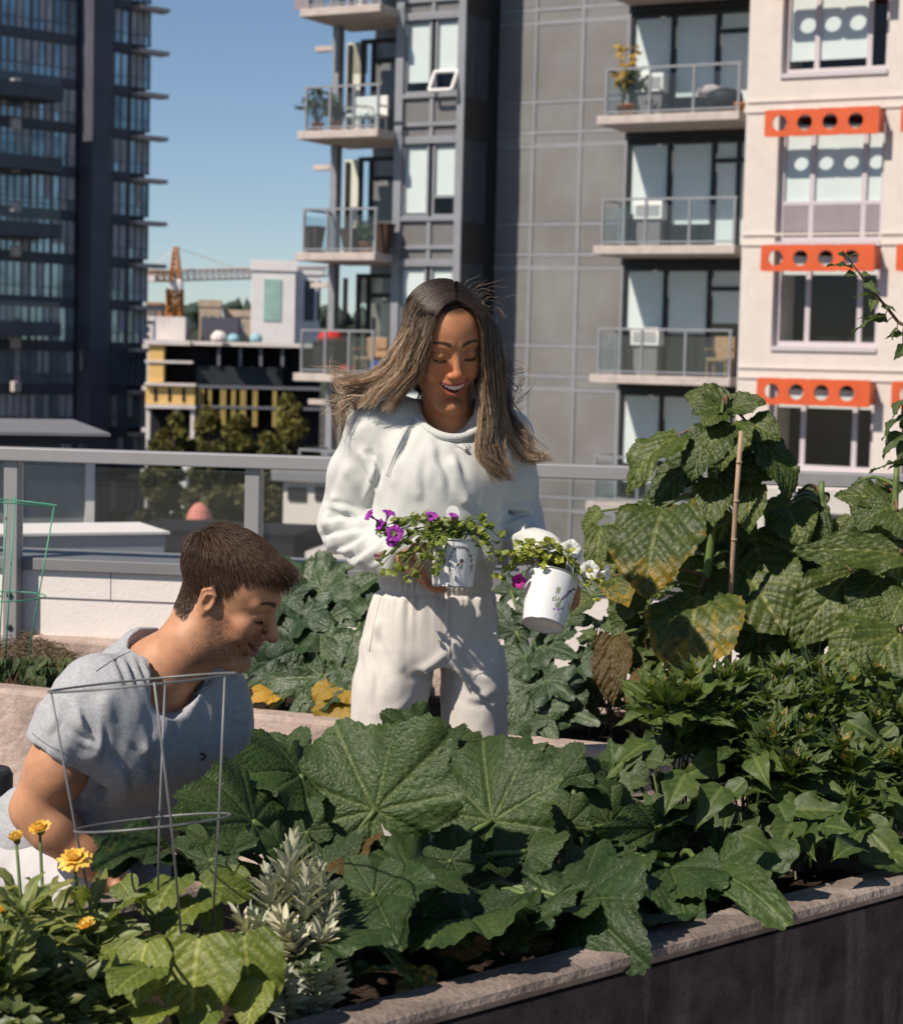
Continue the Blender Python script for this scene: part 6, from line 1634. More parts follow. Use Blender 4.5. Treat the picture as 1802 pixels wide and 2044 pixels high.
for k in range(26):          # lower, mostly shaded storey of leaves
    x = r_.uniform(600, 1420); t = r_.uniform(.05, .95)
    a, _ = FP.at(x, 1800, -t * FW); zz = soil_z() + r_.uniform(.03, .20)
    c = FP.pt(a, -t * FW, zz); bx, by = proj(c)
    an = r_.uniform(0, 6.28); l = r_.uniform(55, 120)
    SQ.append((bx, by, t, bx + math.cos(an) * l, by + abs(math.sin(an)) * l * .4 - 18, t + r_.uniform(-.12, .12), r_.uniform(.7, 1.0), dict(curl=r_.uniform(.4, 1.0), roll=r_.uniform(-25, 25), yel=r_.uniform(-.05, .12))))
hero(SQ[:NH], lambda s, **k: palmate(s, **k), M_squash, sqc, fpt)
hero(SQ[NH:], lambda s, **k: palmate(s, **{**dict(NR=12, NS=108), **k}), M_squash, sqc, fpt)
# a few visible pale stalks and a courgette flower bud
# ------------------------------------------------------------------ common bean with large heart-shaped leaflets
a, _ = FP.at(360, 1930, -.25 * FW); bc = FP.pt(a, -.25 * FW, soil_z())
bean = thing('bean_plant', 'bean plant with big yellow green quilted leaves, at the foot of the wire cage', 'bean plant', bc)
BN = [
 (292, 1878, .10, 274, 2014, -.10, .95, dict(curl=.7, roll=0, fold=.08)), (300, 1868, .22, 204, 1946, .06, .85, dict(curl=.8, roll=18)),
 (396, 1868, .12, 384, 2060, -.10, .95, dict(curl=.8, roll=-10)), (486, 1862, .10, 516, 2040, -.10, .92, dict(curl=.8, roll=-8)),
 (356, 1752, .36, 306, 1850, .24, .95, dict(curl=.9, roll=10)), (402, 1770, .34, 512, 1792, .26, .85, dict(curl=1.0, roll=-10)),
 (404, 1796, .28, 330, 1882, .16, .85, dict(curl=.8, roll=10)), (405, 1800, .28, 436, 1882, .14, .60, dict(curl=.8, roll=-30)),
 (282, 1800, .32, 214, 1830, .24, .9, dict(curl=.9, roll=14)), (450, 1760, .40, 500, 1745, .46, 1.0, dict(curl=.7)),
 (240, 1760, .42, 268, 1800, .36, 1.0, dict(curl=.8)), (330, 2010, .0, 280, 2060, -.06, .95, dict(curl=.7)), (420, 2020, -.02, 380, 2090, -.1, .9, dict(curl=.7)),
 (300, 1930, .05, 220, 1990, -.02, .9, dict(curl=.8)), (470, 1900, .16, 560, 1940, .05, .8, dict(curl=.8)), (520, 1960, .02, 490, 2060, -.08, .8, dict(curl=.7)),
]
BN = [(q[0], q[1], q[2] - .10, q[3], q[4], q[2] - .14, q[6] * 1.12, dict(q[-1], N=(-.40, -.75, .5), curl=.55)) if i < 4 or i > 10 else (q[0], q[1], q[2] - .04, q[3], q[4], q[2] - .10, q[6] * 1.1, q[7]) for i, q in enumerate(BN)]
hero(BN, lambda s, **k: pinnate(s, 'heart', .47, .0, .05, .026, 40, 24, 7, .03, tri=True, **k), M_bean, [(bean, bc)], fpt, .0028)
# ------------------------------------------------------------------ silvery herb
M_silv = leaf_mat('silver_leaf', (.34, .345, .275), (.50, .495, .41), (.56, .56, .49), (.45, .42, .3), .75, .2, .12, (12, .1), 1.0)
a, _ = FP.at(590, 1990, -.10 * FW); sc0 = FP.pt(a, -.10 * FW, soil_z())
sv = thing('silver_herb', 'silvery grey woolly herb with upright spires, in front of the squash', 'herb', sc0)
stm = MB(); r_ = random.Random(8)
for (tx, ty, tt, bx, by, ww) in ((585, 1690, .25, 596, 1990, 1.25), (534, 1748, .22, 585, 1990, 1.1), (645, 1738, .20, 604, 1990, 1.1), (612, 1745, .15, 600, 1990, 1.0), (668, 1806, .10, 612, 1995, .9), (474, 1824, .16, 560, 1990, .9), (650, 1862, .02, 612, 2010, 1.0), (556, 1830, .05, 588, 2000, 1.0), (505, 1826, .12, 575, 2000, .8), (690, 1870, .05, 630, 2000, .7), (620, 1930, -.03, 610, 2030, .8), (560, 1940, -.03, 585, 2040, .8), (668, 1950, -.02, 620, 2030, .8)):
    top = fpt(tx, ty, tt); base = sc0 + V((r_.uniform(-.03, .03), r_.uniform(-.03, .03), 0)); base = base * .6 + fpt(bx, by, .06) * .4
    pts = catmull([base, (base + top) / 2 + V((r_.uniform(-.012, .012), 0, .01)), top], 30); stm.tube(pts, list(np.linspace(.0035, .0015, 30)), 6)
    F_ = Foliage(); n = int(64 * ww)
    for k in range(n):
        u = .22 + .80 * (k / n); u = min(u, 1.0); p = V(pts[min(29, int(u * 29))].tolist()); tdir = V((pts[29] - pts[24]).tolist()).normalized()
        an = k * 2.399 + r_.uniform(-.3, .3); side = V((math.cos(an), math.sin(an), 0)); up = .55 + 1.5 * max(0, u - .55)
        d = (side + tdir * up).normalized(); l = .044 * ww * (1.05 - .55 * max(0, u - .5) * 1.4) * r_.uniform(.8, 1.2)
        if u > .93: d = (side * .4 + tdir).normalized(); l *= .8
        F_.add(place_leaf(pinnate(k, 'lance', .15, 0, 0, .0, 8, 4, 3, .01), p, p + d * l, tdir + side * -.2, 0, -.5 * r_.random() + .3, .35))
    F_.build('spire', M_silv, sv)
stm.build('stem', M_silv, sv, True)
# ------------------------------------------------------------------ pot marigolds with lance leaves
M_cal = leaf_mat('marigold_leaf', (.11, .145, .038), (.22, .25, .085), (.28, .31, .13), YEL, .5, .4, .25, (10, .12))
M_pet = leaf_simple('marigold_petal', (.80, .46, .05), (.88, .64, .15), .25, 40); M_cen = mat('marigold_centre', (.40, .20, .03), .8, .2, noise=(300, .4))
def daisy(root, c, axis, R_, rings=3, n=26, closed=.0, sd=0):
    rr_ = random.Random(sd); ax = V(axis).normalized(); x = ax.orthogonal().normalized(); y = ax.cross(x); mb = MB()
    for q in range(rings):
        for k in range(n - 4 * q):
            an = 2 * math.pi * (k + .5 * q + rr_.uniform(-.2, .2)) / (n - 4 * q); d = x * math.cos(an) + y * math.sin(an); w_ = d.cross(ax)
            el = math.radians(-12 + 22 * q + 55 * closed + rr_.uniform(-8, 8)); l = R_ * (1 - .20 * q) * rr_.uniform(.86, 1.08); hw_ = R_ * .15
            i = len(mb.v)
            for s_, wd in ((.18, .5), (.6, 1.0), (.93, .8), (1.0, .25)):
                p = c + d * (l * s_ * math.cos(el * s_)) + ax * (l * s_ * math.sin(el * s_) - .12 * l * s_ * s_)
                mb.v += [tuple(p - w_ * hw_ * wd), tuple(p + ax * hw_ * .25), tuple(p + w_ * hw_ * wd)]
            for s_ in range(3):
                for e in range(2): b = i + s_ * 3 + e; mb.f.append((b, b + 1, b + 4, b + 3))
    fl_ = mb.build('flower', M_pet, root, True)
    Mx = Matrix.Translation(c) @ V((0, 0, 1)).rotation_difference(ax).to_matrix().to_4x4()
    MB().lathe([(R_ * .26, -.002), (R_ * .25, R_ * .10), (R_ * .15, R_ * .20), (.0005, R_ * .22)], Mx, 14).build('flower_centre', M_cen, fl_, True)
    MB().lathe([(.0025, -R_ * .5), (R_ * .32, -R_ * .34), (R_ * .36, -R_ * .08)], Mx, 12).build('calyx', M_stem, fl_, True)
CALF = [(149, 1714, .26, .0245, .15), (80, 1656, .34, .0175, .6), (33, 1676, .36, .0145, 1.0), (8, 1815, .10, .016, .8), (198, 1784, .30, .015, .9), (171, 1850, .20, .016, .8)]
cal_specs = [(60, 1960, .12, (0, 2, 3)), (190, 1940, .22, (1,)), (150, 1960, .18, (0,)), ]
groups = [('pot marigold with the largest open yellow flower, beside the grey trousers', (150, 1960, .22), [0, 4, 5]), ('pot marigold with two tall fading yellow heads at the left picture edge', (50, 1950, .24), [1, 2]), ('pot marigold with a low orange flower cut by the left picture edge', (-10, 2010, .10), [3])]
r_ = random.Random(14)
for gi, (lab, (cx, cy, ct), fl_) in enumerate(groups):
    a, _ = FP.at(cx, cy, -ct * FW); c0 = FP.pt(a, -ct * FW, soil_z()); root = thing('marigold_plant', lab, 'marigold', c0, 'marigolds in the front planter')
    stm = MB(); F_ = Foliage()
    tops = [fpt(CALF[i][0], CALF[i][1], CALF[i][2]) for i in fl_]
    extra = [fpt(cx + r_.uniform(-70, 90), r_.uniform(1760, 1880), ct + r_.uniform(-.1, .15)) for _ in range(7)]
    for k, tp in enumerate(tops + extra):
        b0 = c0 + V((r_.uniform(-.05, .05), r_.uniform(-.03, .03), 0)); pts = catmull([b0, b0.lerp(tp, .5) + V((r_.uniform(-.02, .02), 0, .02)), tp - V((0, 0, .008))], 20)
        stm.tube(pts, list(np.linspace(.0036, .0022, 20)), 6)
        for q in range(13):
            u = r_.uniform(.10, .80 if k < len(tops) else .99); p = V(pts[int(u * 19)].tolist()); an = r_.uniform(0, 6.28); d = V((math.cos(an), math.sin(an) * .8, r_.uniform(.1, 1.0))).normalized()
            F_.add(place_leaf(pinnate(q + k * 20, 'lance', .13, .0, 0, .003, 12, 6, 5, .03), p, p + d * r_.uniform(.05, .085), (0, -.4, 1), r_.uniform(-30, 30), r_.uniform(.2, 1.0), .2, yel=r_.uniform(-.1, .28)))
    stm.build('stem', M_stem, root, True); F_.build('foliage', M_cal, root)
    for i in fl_: daisy(root, fpt(CALF[i][0], CALF[i][1], CALF[i][2]), (r_.uniform(-.3, .1), -.35, 1), CALF[i][3], 3, 26, CALF[i][4], i)
# ------------------------------------------------------------------ low herb mat with tiny leaves at the lower left
M_thy = leaf_mat('small_herb_leaf', (.06, .085, .022), (.19, .205, .06), (.12, .15, .05), (.40, .30, .06), .45, .4, .22, (8, .1))
a, _ = FP.at(110, 2000, -.04 * FW); hc = FP.pt(a, -.04 * FW, soil_z())
for (x0, x1, y0, y1, n, lab, sd) in ((-30, 120, 1890, 2080, 900, 'low herb with tiny green leaves, nearest the lower left corner', 3), (110, 250, 1930, 2090, 900, 'low herb with tiny green leaves, under the bean leaves', 4)):
    r_ = random.Random(sd); a, _ = FP.at((x0 + x1) / 2, 2040, -.02); c0 = FP.pt(a, -.02, soil_z()); root = thing('low_herb', lab, 'herb', c0, 'low herbs in the front planter')
    F_ = Foliage(); stm = MB()
    for k in range(95):
        x = r_.uniform(x0, x1); y = r_.uniform(y0, y1); t = r_.uniform(-.02, .12) + (2060 - y) / 1500
        tp = fpt(x, y, t); b0 = V((tp.x + r_.uniform(-.03, .03), tp.y + r_.uniform(-.02, .05), soil_z() - .01)); pts = catmull([b0, b0.lerp(tp, .6) + V((r_.uniform(-.015, .015), 0, 0)), tp], 9); stm.tube(pts, .0012, 4)
        for q in range(12):
            p = V(pts[8 - (q // 3)].tolist()); an = q * 1.57 + r_.uniform(-.4, .4); d = V((math.cos(an), math.sin(an), r_.uniform(.1, .9))).normalized()
            F_.add(place_leaf(pinnate(q, 'ovate', .30, 0, 0, .0, 6, 4, 4, .02), p, p + d * r_.uniform(.020, .042), (0, -.3, 1), r_.uniform(-30, 30), .5, .2, yel=r_.uniform(-.2, .3)))
    F_.build('foliage', M_thy, root); stm.build('stem', M_stemd, root)
# ================================================================== right part of the front planter: perilla and four o'clock bushes
prc = []
for (x, y, t, lab) in ((1330, 1690, .55, 'perilla plant with crinkled serrated leaves, left of the leafy bushes'), (1470, 1690, .5, 'perilla plant with two long hanging serrated leaves, above the concrete rim')):
    a, _ = FP.at(x, y, -t * FW); c = FP.pt(a, -t * FW, soil_z()); prc.append((thing('perilla_plant', lab, 'perilla', c, 'perilla plants in the front planter'), c))
PR = [
 (1240, 1590, .68, 1216, 1470, .85, .95, dict(curl=.5)), (1246, 1545, .72, 1262, 1468, .9, .7, dict(curl=.6, roll=-30)), (1310, 1520, .75, 1302, 1460, .95, 1.1, dict(curl=.4)),
 (1290, 1515, .7, 1342, 1530, .6, 1.2, dict(curl=.9)), (1372, 1505, .75, 1350, 1475, .85, 1.2, dict(curl=.6)), (1376, 1566, .60, 1448, 1618, .50, 1.0, dict(curl=.8, roll=-12)),
 (1330, 1575, .62, 1296, 1550, .70, 1.0, dict(curl=.6)), (1342, 1590, .58, 1296, 1616, .5, .8, dict(curl=.8, roll=20)), (1350, 1560, .66, 1346, 1532, .75, 1.0, dict(curl=.4)),
 (1420, 1612, .44, 1436, 1710, .32, .85, dict(curl=.5, roll=0)), (1530, 1578, .48, 1566, 1708, .30, .68, dict(curl=.5, roll=-6)), (1400, 1515, .72, 1440, 1500, .75, .9, dict(curl=.6)),
 (1260, 1560, .66, 1300, 1566, .6, .9, dict(curl=.9, roll=20)), (1470, 1720, .26, 1510, 1770, .16, .8, dict(curl=.9)), (1440, 1735, .22, 1415, 1748, .2, .7, dict(curl=.9, yel=.2)), (1520, 1745, .2, 1570, 1750, .14, .7, dict(curl=.9)),
 (1300, 1590, .5, 1330, 1640, .42, .9, dict(curl=.8)), (1390, 1640, .42, 1360, 1690, .34, .9, dict(curl=.8)), (1480, 1640, .42, 1500, 1700, .30, .8, dict(curl=.8)),
]
hero(PR, lambda s, **k: pinnate(s, 'acum', .40, .022, .05, .020, 40, 14, 11, .05, 24, **k), M_per, prc, fpt, .003, M_stemd)
BUSH = [((1360, 1400), 90, 'leafy bush with pointed leaves, leftmost and behind the perilla'), ((1480, 1370), 95, 'leafy bush with pointed leaves, in front of the mottled sunflower leaf'), ((1600, 1400), 100, 'leafy bush with pointed leaves, centre of the bush row'), ((1720, 1390), 100, 'leafy bush with pointed leaves, upper one at the right picture edge'), ((1520, 1500), 100, 'leafy bush with pointed leaves, lower one right of the perilla'), ((1650, 1530), 100, 'leafy bush with pointed leaves, lower one above the bare concrete rim'), ((1770, 1560), 100, 'leafy bush with pointed leaves, lowest one at the right picture edge')]
_small = [pinnate(s, 'acum', .29, .0, .02, .010, 18, 10, 6, .03) for s in range(10)]
for bi, ((bx, by), rad, lab) in enumerate(BUSH):
    r_ = random.Random(40 + bi); t0 = .78 - (by - 1370) / 190 * .48
    a, _ = FP.at(bx, 1700, -t0 * FW); c0 = FP.pt(a, -t0 * FW, soil_z()); root = thing('leafy_bush', lab, 'bush', c0, 'leafy bushes in the front planter')
    F_ = Foliage(); stm = MB(); n = 0
    while n < 17:
        x, y = bx + r_.uniform(-1, 1) * rad, by + r_.uniform(-1, 1) * 72
        top_lim = 1395 - .115 * (x - 1250) + 12 * math.sin(x * .03)
        if y < top_lim - 20 or (y > 1425 and x < 1450) or (y > 1560 and x < 1610) or y > 1640: continue
        n += 1; t = t0 + r_.uniform(-.14, .16) - (y - by) / 600
        tp = fpt(x, y, t); tp += V((0, 0, r_.uniform(-.01, .012))); b0 = c0 + V((r_.uniform(-.06, .06), r_.uniform(-.06, .06), 0))
        stm.tube(catmull([b0, b0.lerp(tp, .5) + V((0, 0, .02)), tp], 8), .0022, 5)
        ax = V((r_.uniform(-.35, .35), r_.uniform(-.5, .15), 1)).normalized(); tx = ax.orthogonal().normalized(); ty = ax.cross(tx); ph = r_.uniform(0, 6.28)
        for lv, (cnt, up, ln, dz) in enumerate(((4, 1.8, .030, .004), (4, 1.2, .055, -.004), (5, .55, .082, -.020), (5, .05, .094, -.046))):
            for q in range(cnt):
                an = ph + lv * .6 + 2 * math.pi * q / cnt + r_.uniform(-.25, .25); side = tx * math.cos(an) + ty * math.sin(an)
                d = (side + ax * (up + r_.uniform(-.2, .2))).normalized(); l = ln * r_.uniform(.8, 1.2); p = tp + ax * dz + side * .004
                F_.add(place_leaf(_small[r_.randrange(10)], p, p + d * l, ax, r_.uniform(-25, 25), r_.uniform(.05, .4), r_.uniform(.12, .3), wscale=r_.uniform(.85, 1.15), yel=(.30 if lv == 0 else .10 if lv == 1 else .0) + r_.uniform(-.1, .1)))
    for q in range(26 if bx > 1560 else 6):        # older hanging leaves below
        x, y = bx + r_.uniform(-1, 1) * rad, by + r_.uniform(20, 170); p = fpt(x, y, t0 - (y - by) / 420 + r_.uniform(-.1, .1))
        if p.z < soil_z() + .03: continue
        an = r_.uniform(0, 6.28); d = V((math.cos(an), math.sin(an) - .4, r_.uniform(-1.2, .1))).normalized()
        F_.add(place_leaf(_small[r_.randrange(10)], p, p + d * r_.uniform(.07, .115), (-.2, -.6, .7), r_.uniform(-30, 30), r_.uniform(.2, 1), .2, yel=r_.uniform(-.1, .05)))
    F_.build('foliage', M_four, root); stm.build('stem', M_stemd, root)

# ================================================================== back planter: zucchini left and right of the woman
zc = []
for (x, t, lab) in ((560, .3, 'zucchini plant with silvery mottled lobed leaves, between the man and the woman'), (690, .35, 'zucchini plant with yellowing lower leaves, touching the white joggers at left'), (1080, .35, 'zucchini plant with pale jagged leaves, right of the white joggers')):
    a, _ = BP.at(x, 1430, -.09 - t * .6); c = BP.pt(a, -.09 - t * .6, ZP - .05); zc.append((thing('zucchini_plant', lab, 'zucchini plant', c, 'zucchini plants in the back planter'), c))
ZK = [
 (600, 1215, .4, 560, 1130, .6, .8), (640, 1180, .4, 700, 1130, .5, .9), (680, 1210, .35, 735, 1160, .4, .9), (560, 1260, .3, 520, 1200, .45, .9), (610, 1290, .25, 560, 1240, .3, 1.0),
 (560, 1310, .2, 505, 1290, .25, .9), (640, 1300, .2, 700, 1270, .25, .9), (540, 1350, .12, 500, 1370, .1, .9), (600, 1360, .1, 560, 1400, .0, 1.0), (640, 1350, .1, 600, 1440, -.06, .85, dict(lobes=.3)), (690, 1330, .12, 720, 1280, .2, 1.0),
 (585, 1180, .5, 620, 1140, .6, 1.0), (720, 1240, .3, 760, 1210, .3, .8), (660, 1380, .06, 700, 1400, .0, .8), (520, 1230, .4, 490, 1270, .35, .8), (740, 1180, .4, 700, 1200, .4, .8), (600, 1230, .3, 650, 1250, .25, .9), (520, 1320, .2, 480, 1330, .2, .8), (705, 1360, .1, 680, 1330, .15, .9), (560, 1200, .35, 600, 1230, .3, .9), (540, 1170, .5, 500, 1190, .5, .8), (640, 1240, .3, 690, 1300, .2, .8),
 (545, 1385, .02, 515, 1400, -.04, .8, dict(m=M_yell, lobes=.06, curl=1.0)), (690, 1395, .02, 682, 1450, -.06, .9, dict(m=M_yell, lobes=.06, curl=1.0)), (660, 1372, .04, 640, 1395, .0, .9, dict(m=M_yell, lobes=.06, curl=1.0)), (700, 1375, .03, 720, 1400, 0, .8, dict(m=M_yell, lobes=.06, curl=1.0)),
 (1030, 1260, .3, 1000, 1220, .35, .9), (1060, 1230, .3, 1100, 1190, .4, .9), (1050, 1310, .2, 1010, 1360, .12, .9), (1080, 1290, .25, 1130, 1310, .2, .9), (1060, 1370, .1, 1030, 1430, .02, .85), (1090, 1360, .1, 1130, 1390, .05, .9), (1070, 1420, .04, 1100, 1470, -.04, .8), (1040, 1440, .0, 1060, 1490, -.06, .8), (1110, 1250, .3, 1160, 1240, .35, .9), (1120, 1420, .1, 1170, 1440, .05, .8), (1020, 1180, .4, 1010, 1150, .45, 1.0), (1130, 1210, .4, 1180, 1180, .45, .8), (1150, 1330, .2, 1200, 1350, .15, .8), (1020, 1400, .1, 1000, 1440, .05, .8),
]
ZK = [(z[0], z[1], z[2], z[0] + (z[3] - z[0]) * 1.45, z[1] + (z[4] - z[1]) * 1.35, z[5]) + tuple(z[6:]) if z[0] < 760 or z[0] > 1000 else z for z in ZK]
hero([z if len(z) > 7 else z + (dict(curl=.7, lobes=.20, serr=.035, wave=.07, NR=18, NS=144),) for z in ZK], lambda s, **k: palmate(s, **{**dict(lobes=.20, serr=.035, wave=.07), **k}), M_zuc, zc, bpt, .006)

# ================================================================== sunflowers
sf = []
for (x, y, t, lab) in ((1392, 1400, .35, 'tall sunflower plant with large yellow mottled leaves, staked with bamboo'), (1640, 1400, .45, 'sunflower plant half hidden in shade between the staked one and the right edge'), (1760, 1400, .3, 'sunflower plant with a broad flat green leaf, at the right picture edge')):
    a, _ = BP.at(x, y, -.09 - t * .6); c = BP.pt(a, -.09 - t * .6, ZP - .05); sf.append((thing('sunflower_plant', lab, 'sunflower', c, 'sunflowers in the back planter'), c))
stem_top = [bpt(1446, 800, .30), bpt(1640, 960, .5), bpt(1790, 930, .35)]
for (root, c), tp in zip(sf, stem_top):
    b = MB(); b.tube(catmull([c, c.lerp(tp, .4) + V((-.01, 0, 0)), c.lerp(tp, .75), tp], 16), list(np.linspace(.014, .007, 16)), 9); b.build('stem', M_stem, root, True)
def stem_pt(i, z):
    c, tp = sf[i][1], stem_top[i]; u = min(max((z - c.z) / (tp.z - c.z), .05), 1); return c.lerp(tp, u)
SF = [  # plant, base, tip, width, opts
 (0, 1356, 868, .22, 1254, 988, .10, .62, dict(curl=1.2, roll=14)), (0, 1440, 850, .26, 1378, 962, .12, .74, dict(curl=.9, roll=6)), (0, 1460, 840, .26, 1440, 940, .12, .80, dict(curl=.8)),
 (0, 1490, 842, .3, 1556, 880, .26, .8, dict(curl=.8)), (0, 1520, 880, .32, 1580, 1000, .30, .60, dict(curl=.9, roll=-30)), (0, 1448, 812, .3, 1365, 786, .3, .8, dict(curl=.5, roll=-10)), (0, 1450, 810, .28, 1382, 828, .2, .9, dict(curl=.7)),
 (0, 1450, 812, .34, 1490, 788, .36, .95, dict(curl=.4)), (0, 1456, 815, .3, 1530, 806, .3, .8, dict(curl=.8)), (0, 1440, 820, .28, 1420, 800, .26, .9, dict(curl=.3)), (0, 1440, 826, .22, 1402, 850, .14, 1.0, dict(curl=.7)),
 (0, 1322, 1012, .12, 1287, 1196, -.10, .84, dict(curl=.75, fold=.05, yedge=.75, yel=.06, N=(-.35, -.8, .45))), (0, 1394, 1182, .08, 1372, 1372, -.14, .86, dict(curl=.75, fold=.05, yedge=.70, yel=.14, N=(-.35, -.8, .45))),
 (0, 1368, 935, .34, 1300, 1012, .28, .8, dict(curl=.8)), (0, 1430, 956, .26, 1408, 1070, .14, .62, dict(curl=.8, yedge=.3)), (0, 1500, 965, .28, 1494, 1066, .18, .6, dict(curl=.7)), (0, 1440, 940, .3, 1520, 950, .26, .8, dict(curl=.8)),
 (0, 1476, 1120, .36, 1566, 1268, .22, 1.0, dict(curl=.7)), (0, 1420, 1100, .4, 1480, 1240, .32, 1.0, dict(curl=.7)), (0, 1200, 1020, .35, 1162, 1060, .35, .8, dict(curl=.7, yedge=.2)), (0, 1200, 1050, .3, 1190, 1150, .22, .5, dict(curl=.8, yedge=.6)),
 (0, 1222, 1150, .2, 1254, 1212, .1, .7, dict(curl=.7, yedge=.7, yel=.2)), (0, 1290, 1180, .25, 1225, 1240, .2, .8, dict(curl=.8, yel=.1)), (0, 1226, 1268, .14, 1222, 1410, .06, .55, dict(curl=.5, m=M_brown)), (0, 1320, 1350, .10, 1255, 1420, .0, .8, dict(curl=.9, m=M_brown)), (0, 1345, 1350, .08, 1310, 1400, .0, .9, dict(curl=.9, yel=.3)),
 (0, 1300, 1310, .2, 1260, 1350, .15, .8, dict(curl=.7)), (0, 1390, 1390, .06, 1350, 1420, .02, .8, dict(curl=.8, yedge=.6, yel=.2)), (0, 1180, 1190, .3, 1140, 1230, .25, .8, dict(curl=.7)), (0, 1270, 1240, .3, 1230, 1300, .22, .8, dict(curl=.8)), (0, 1330, 1110, .4, 1310, 1200, .35, .9, dict(curl=.8)),
 (1, 1572, 1012, .45, 1604, 1092, .34, .9, dict(curl=.8)), (1, 1580, 1010, .5, 1660, 1070, .4, .7, dict(curl=.8)), (1, 1590, 985, .6, 1650, 1010, .6, .6, dict(curl=.6)), (1, 1620, 1130, .5, 1560, 1230, .4, .9, dict(curl=.8)), (1, 1500, 1290, .3, 1540, 1330, .2, .9, dict(curl=.8)),
 (1, 1700, 1140, .35, 1582, 1296, .22, .62, dict(curl=.7, roll=-14)), (1, 1560, 1330, .2, 1600, 1380, .1, .9, dict(curl=.8)), (1, 1660, 1040, .55, 1700, 1080, .5, .9, dict(curl=.6)), (1, 1580, 1100, .55, 1540, 1180, .5, .9, dict(curl=.8)), (1, 1620, 1230, .4, 1590, 1310, .3, .9, dict(curl=.8)), (1, 1680, 1220, .4, 1700, 1310, .3, .9, dict(curl=.8)),
 (0, 1470, 870, .4, 1540, 960, .38, 1.0, dict(curl=.8)), (1, 1580, 1000, .6, 1530, 1060, .56, 1.0, dict(curl=.8)), (1, 1640, 980, .65, 1600, 1030, .6, 1.0, dict(curl=.8)), (2, 1740, 980, .6, 1700, 1030, .56, 1.0, dict(curl=.8)), (0, 1470, 930, .45, 1430, 1010, .42, 1.0, dict(curl=.8)), (0, 1240, 1100, .45, 1210, 1180, .42, .9, dict(curl=.8)), (0, 1330, 1000, .5, 1270, 1060, .46, .9, dict(curl=.8)),
 (0, 1460, 1020, .42, 1420, 1140, .36, 1.1, dict(curl=.7)), (0, 1500, 1060, .42, 1540, 1190, .34, 1.1, dict(curl=.7)), (0, 1340, 1060, .5, 1290, 1130, .5, 1.0, dict(curl=.7)), (0, 1380, 1020, .5, 1350, 1140, .46, 1.0, dict(curl=.7)), (0, 1440, 1220, .35, 1400, 1330, .3, 1.0, dict(curl=.7)), (0, 1500, 1200, .35, 1530, 1330, .28, 1.0, dict(curl=.7)), (0, 1340, 1230, .3, 1300, 1330, .26, 1.0, dict(curl=.7)), (0, 1390, 900, .4, 1340, 990, .36, .9, dict(curl=.8)), (0, 1480, 900, .36, 1500, 990, .30, .9, dict(curl=.8)), (0, 1270, 1180, .4, 1230, 1270, .36, .9, dict(curl=.7)),
 (1, 1600, 1060, .55, 1560, 1170, .5, 1.1, dict(curl=.7)), (1, 1650, 1090, .55, 1690, 1190, .5, 1.1, dict(curl=.7)), (1, 1600, 1180, .5, 1640, 1300, .45, 1.1, dict(curl=.7)), (1, 1560, 1240, .4, 1520, 1340, .36, 1.0, dict(curl=.7)), (2, 1740, 1040, .5, 1710, 1140, .46, 1.0, dict(curl=.7)), (2, 1760, 1200, .4, 1720, 1310, .36, 1.0, dict(curl=.7)), (2, 1800, 1090, .45, 1790, 1200, .4, 1.0, dict(curl=.7)),
 (2, 1800, 1104, .25, 1576, 1098, .16, .42, dict(curl=.35, roll=-6)), (2, 1776, 1004, .40, 1664, 990, .36, .62, dict(curl=.8)), (2, 1780, 1010, .35, 1700, 1060, .28, .8, dict(curl=.8)), (2, 1790, 1020, .3, 1820, 1080, .22, .9, dict(curl=.8)), (2, 1700, 968, .5, 1750, 990, .46, .7, dict(curl=.6)),
 (2, 1776, 1244, .15, 1650, 1334, .02, .82, dict(curl=.8, roll=-8)), (2, 1798, 1262, .08, 1706, 1372, -.06, .85, dict(curl=.7, roll=-16)), (2, 1760, 1150, .3, 1700, 1230, .2, .9, dict(curl=.8)), (2, 1810, 1180, .2, 1770, 1260, .1, .8, dict(curl=.8)), (2, 1790, 960, .5, 1760, 1000, .4, .8, dict(curl=.7)), (2, 1740, 1320, .1, 1690, 1380, .02, .9, dict(curl=.8)), (2, 1800, 1330, .06, 1790, 1400, -.02, .9, dict(curl=.8)),
]
for i, (pi, bx, by, bt, tx, ty, tt, ws, o) in enumerate(SF):
    o = dict(o); mm = o.pop('m', M_sun); root = sf[pi][0]; B, T = bpt(bx, by, bt), bpt(tx, ty, tt)
    lf = leaf_obj(place_leaf(pinnate(i * 3 + 1, 'heart', .50, .022, .045, .034, 52, 28, 6, .045, 17, tri=True), B, T, wscale=ws * 1.06, **o), mm, root)
    if mm is M_brown: lf['label'] = 'withered brown leaf'
    s0 = stem_pt(pi, B.z + .01)
    b = MB(); b.tube(arc(s0, B, .02), list(np.linspace(.0055, .0032, 9)), 7); b.build('leaf_stalk', M_stemr if i % 3 == 0 else M_stem, root, True)
bst = MB(); bst.tube([bpt(1452, 1440, .25), bpt(1459, 1169, .16), bpt(1468, 1010, .14), bpt(1479, 860, .12)], [.0062, .006, .006, .0056], 10)
for u in (.3, .55, .8): 
    p = bpt(1459, 1169, .16).lerp(bpt(1479, 860, .12), u); bst.tube([p - V((0, 0, .003)), p + V((0, 0, .003))], .0072, 10)
tag(bst.build('bamboo_stake', mat('bamboo', (.36, .25, .17), .6, .35, noise=(40, .3), stretch=(1, 1, .2)), None, True), 'pale bamboo stake among the sunflower leaves', 'stake')
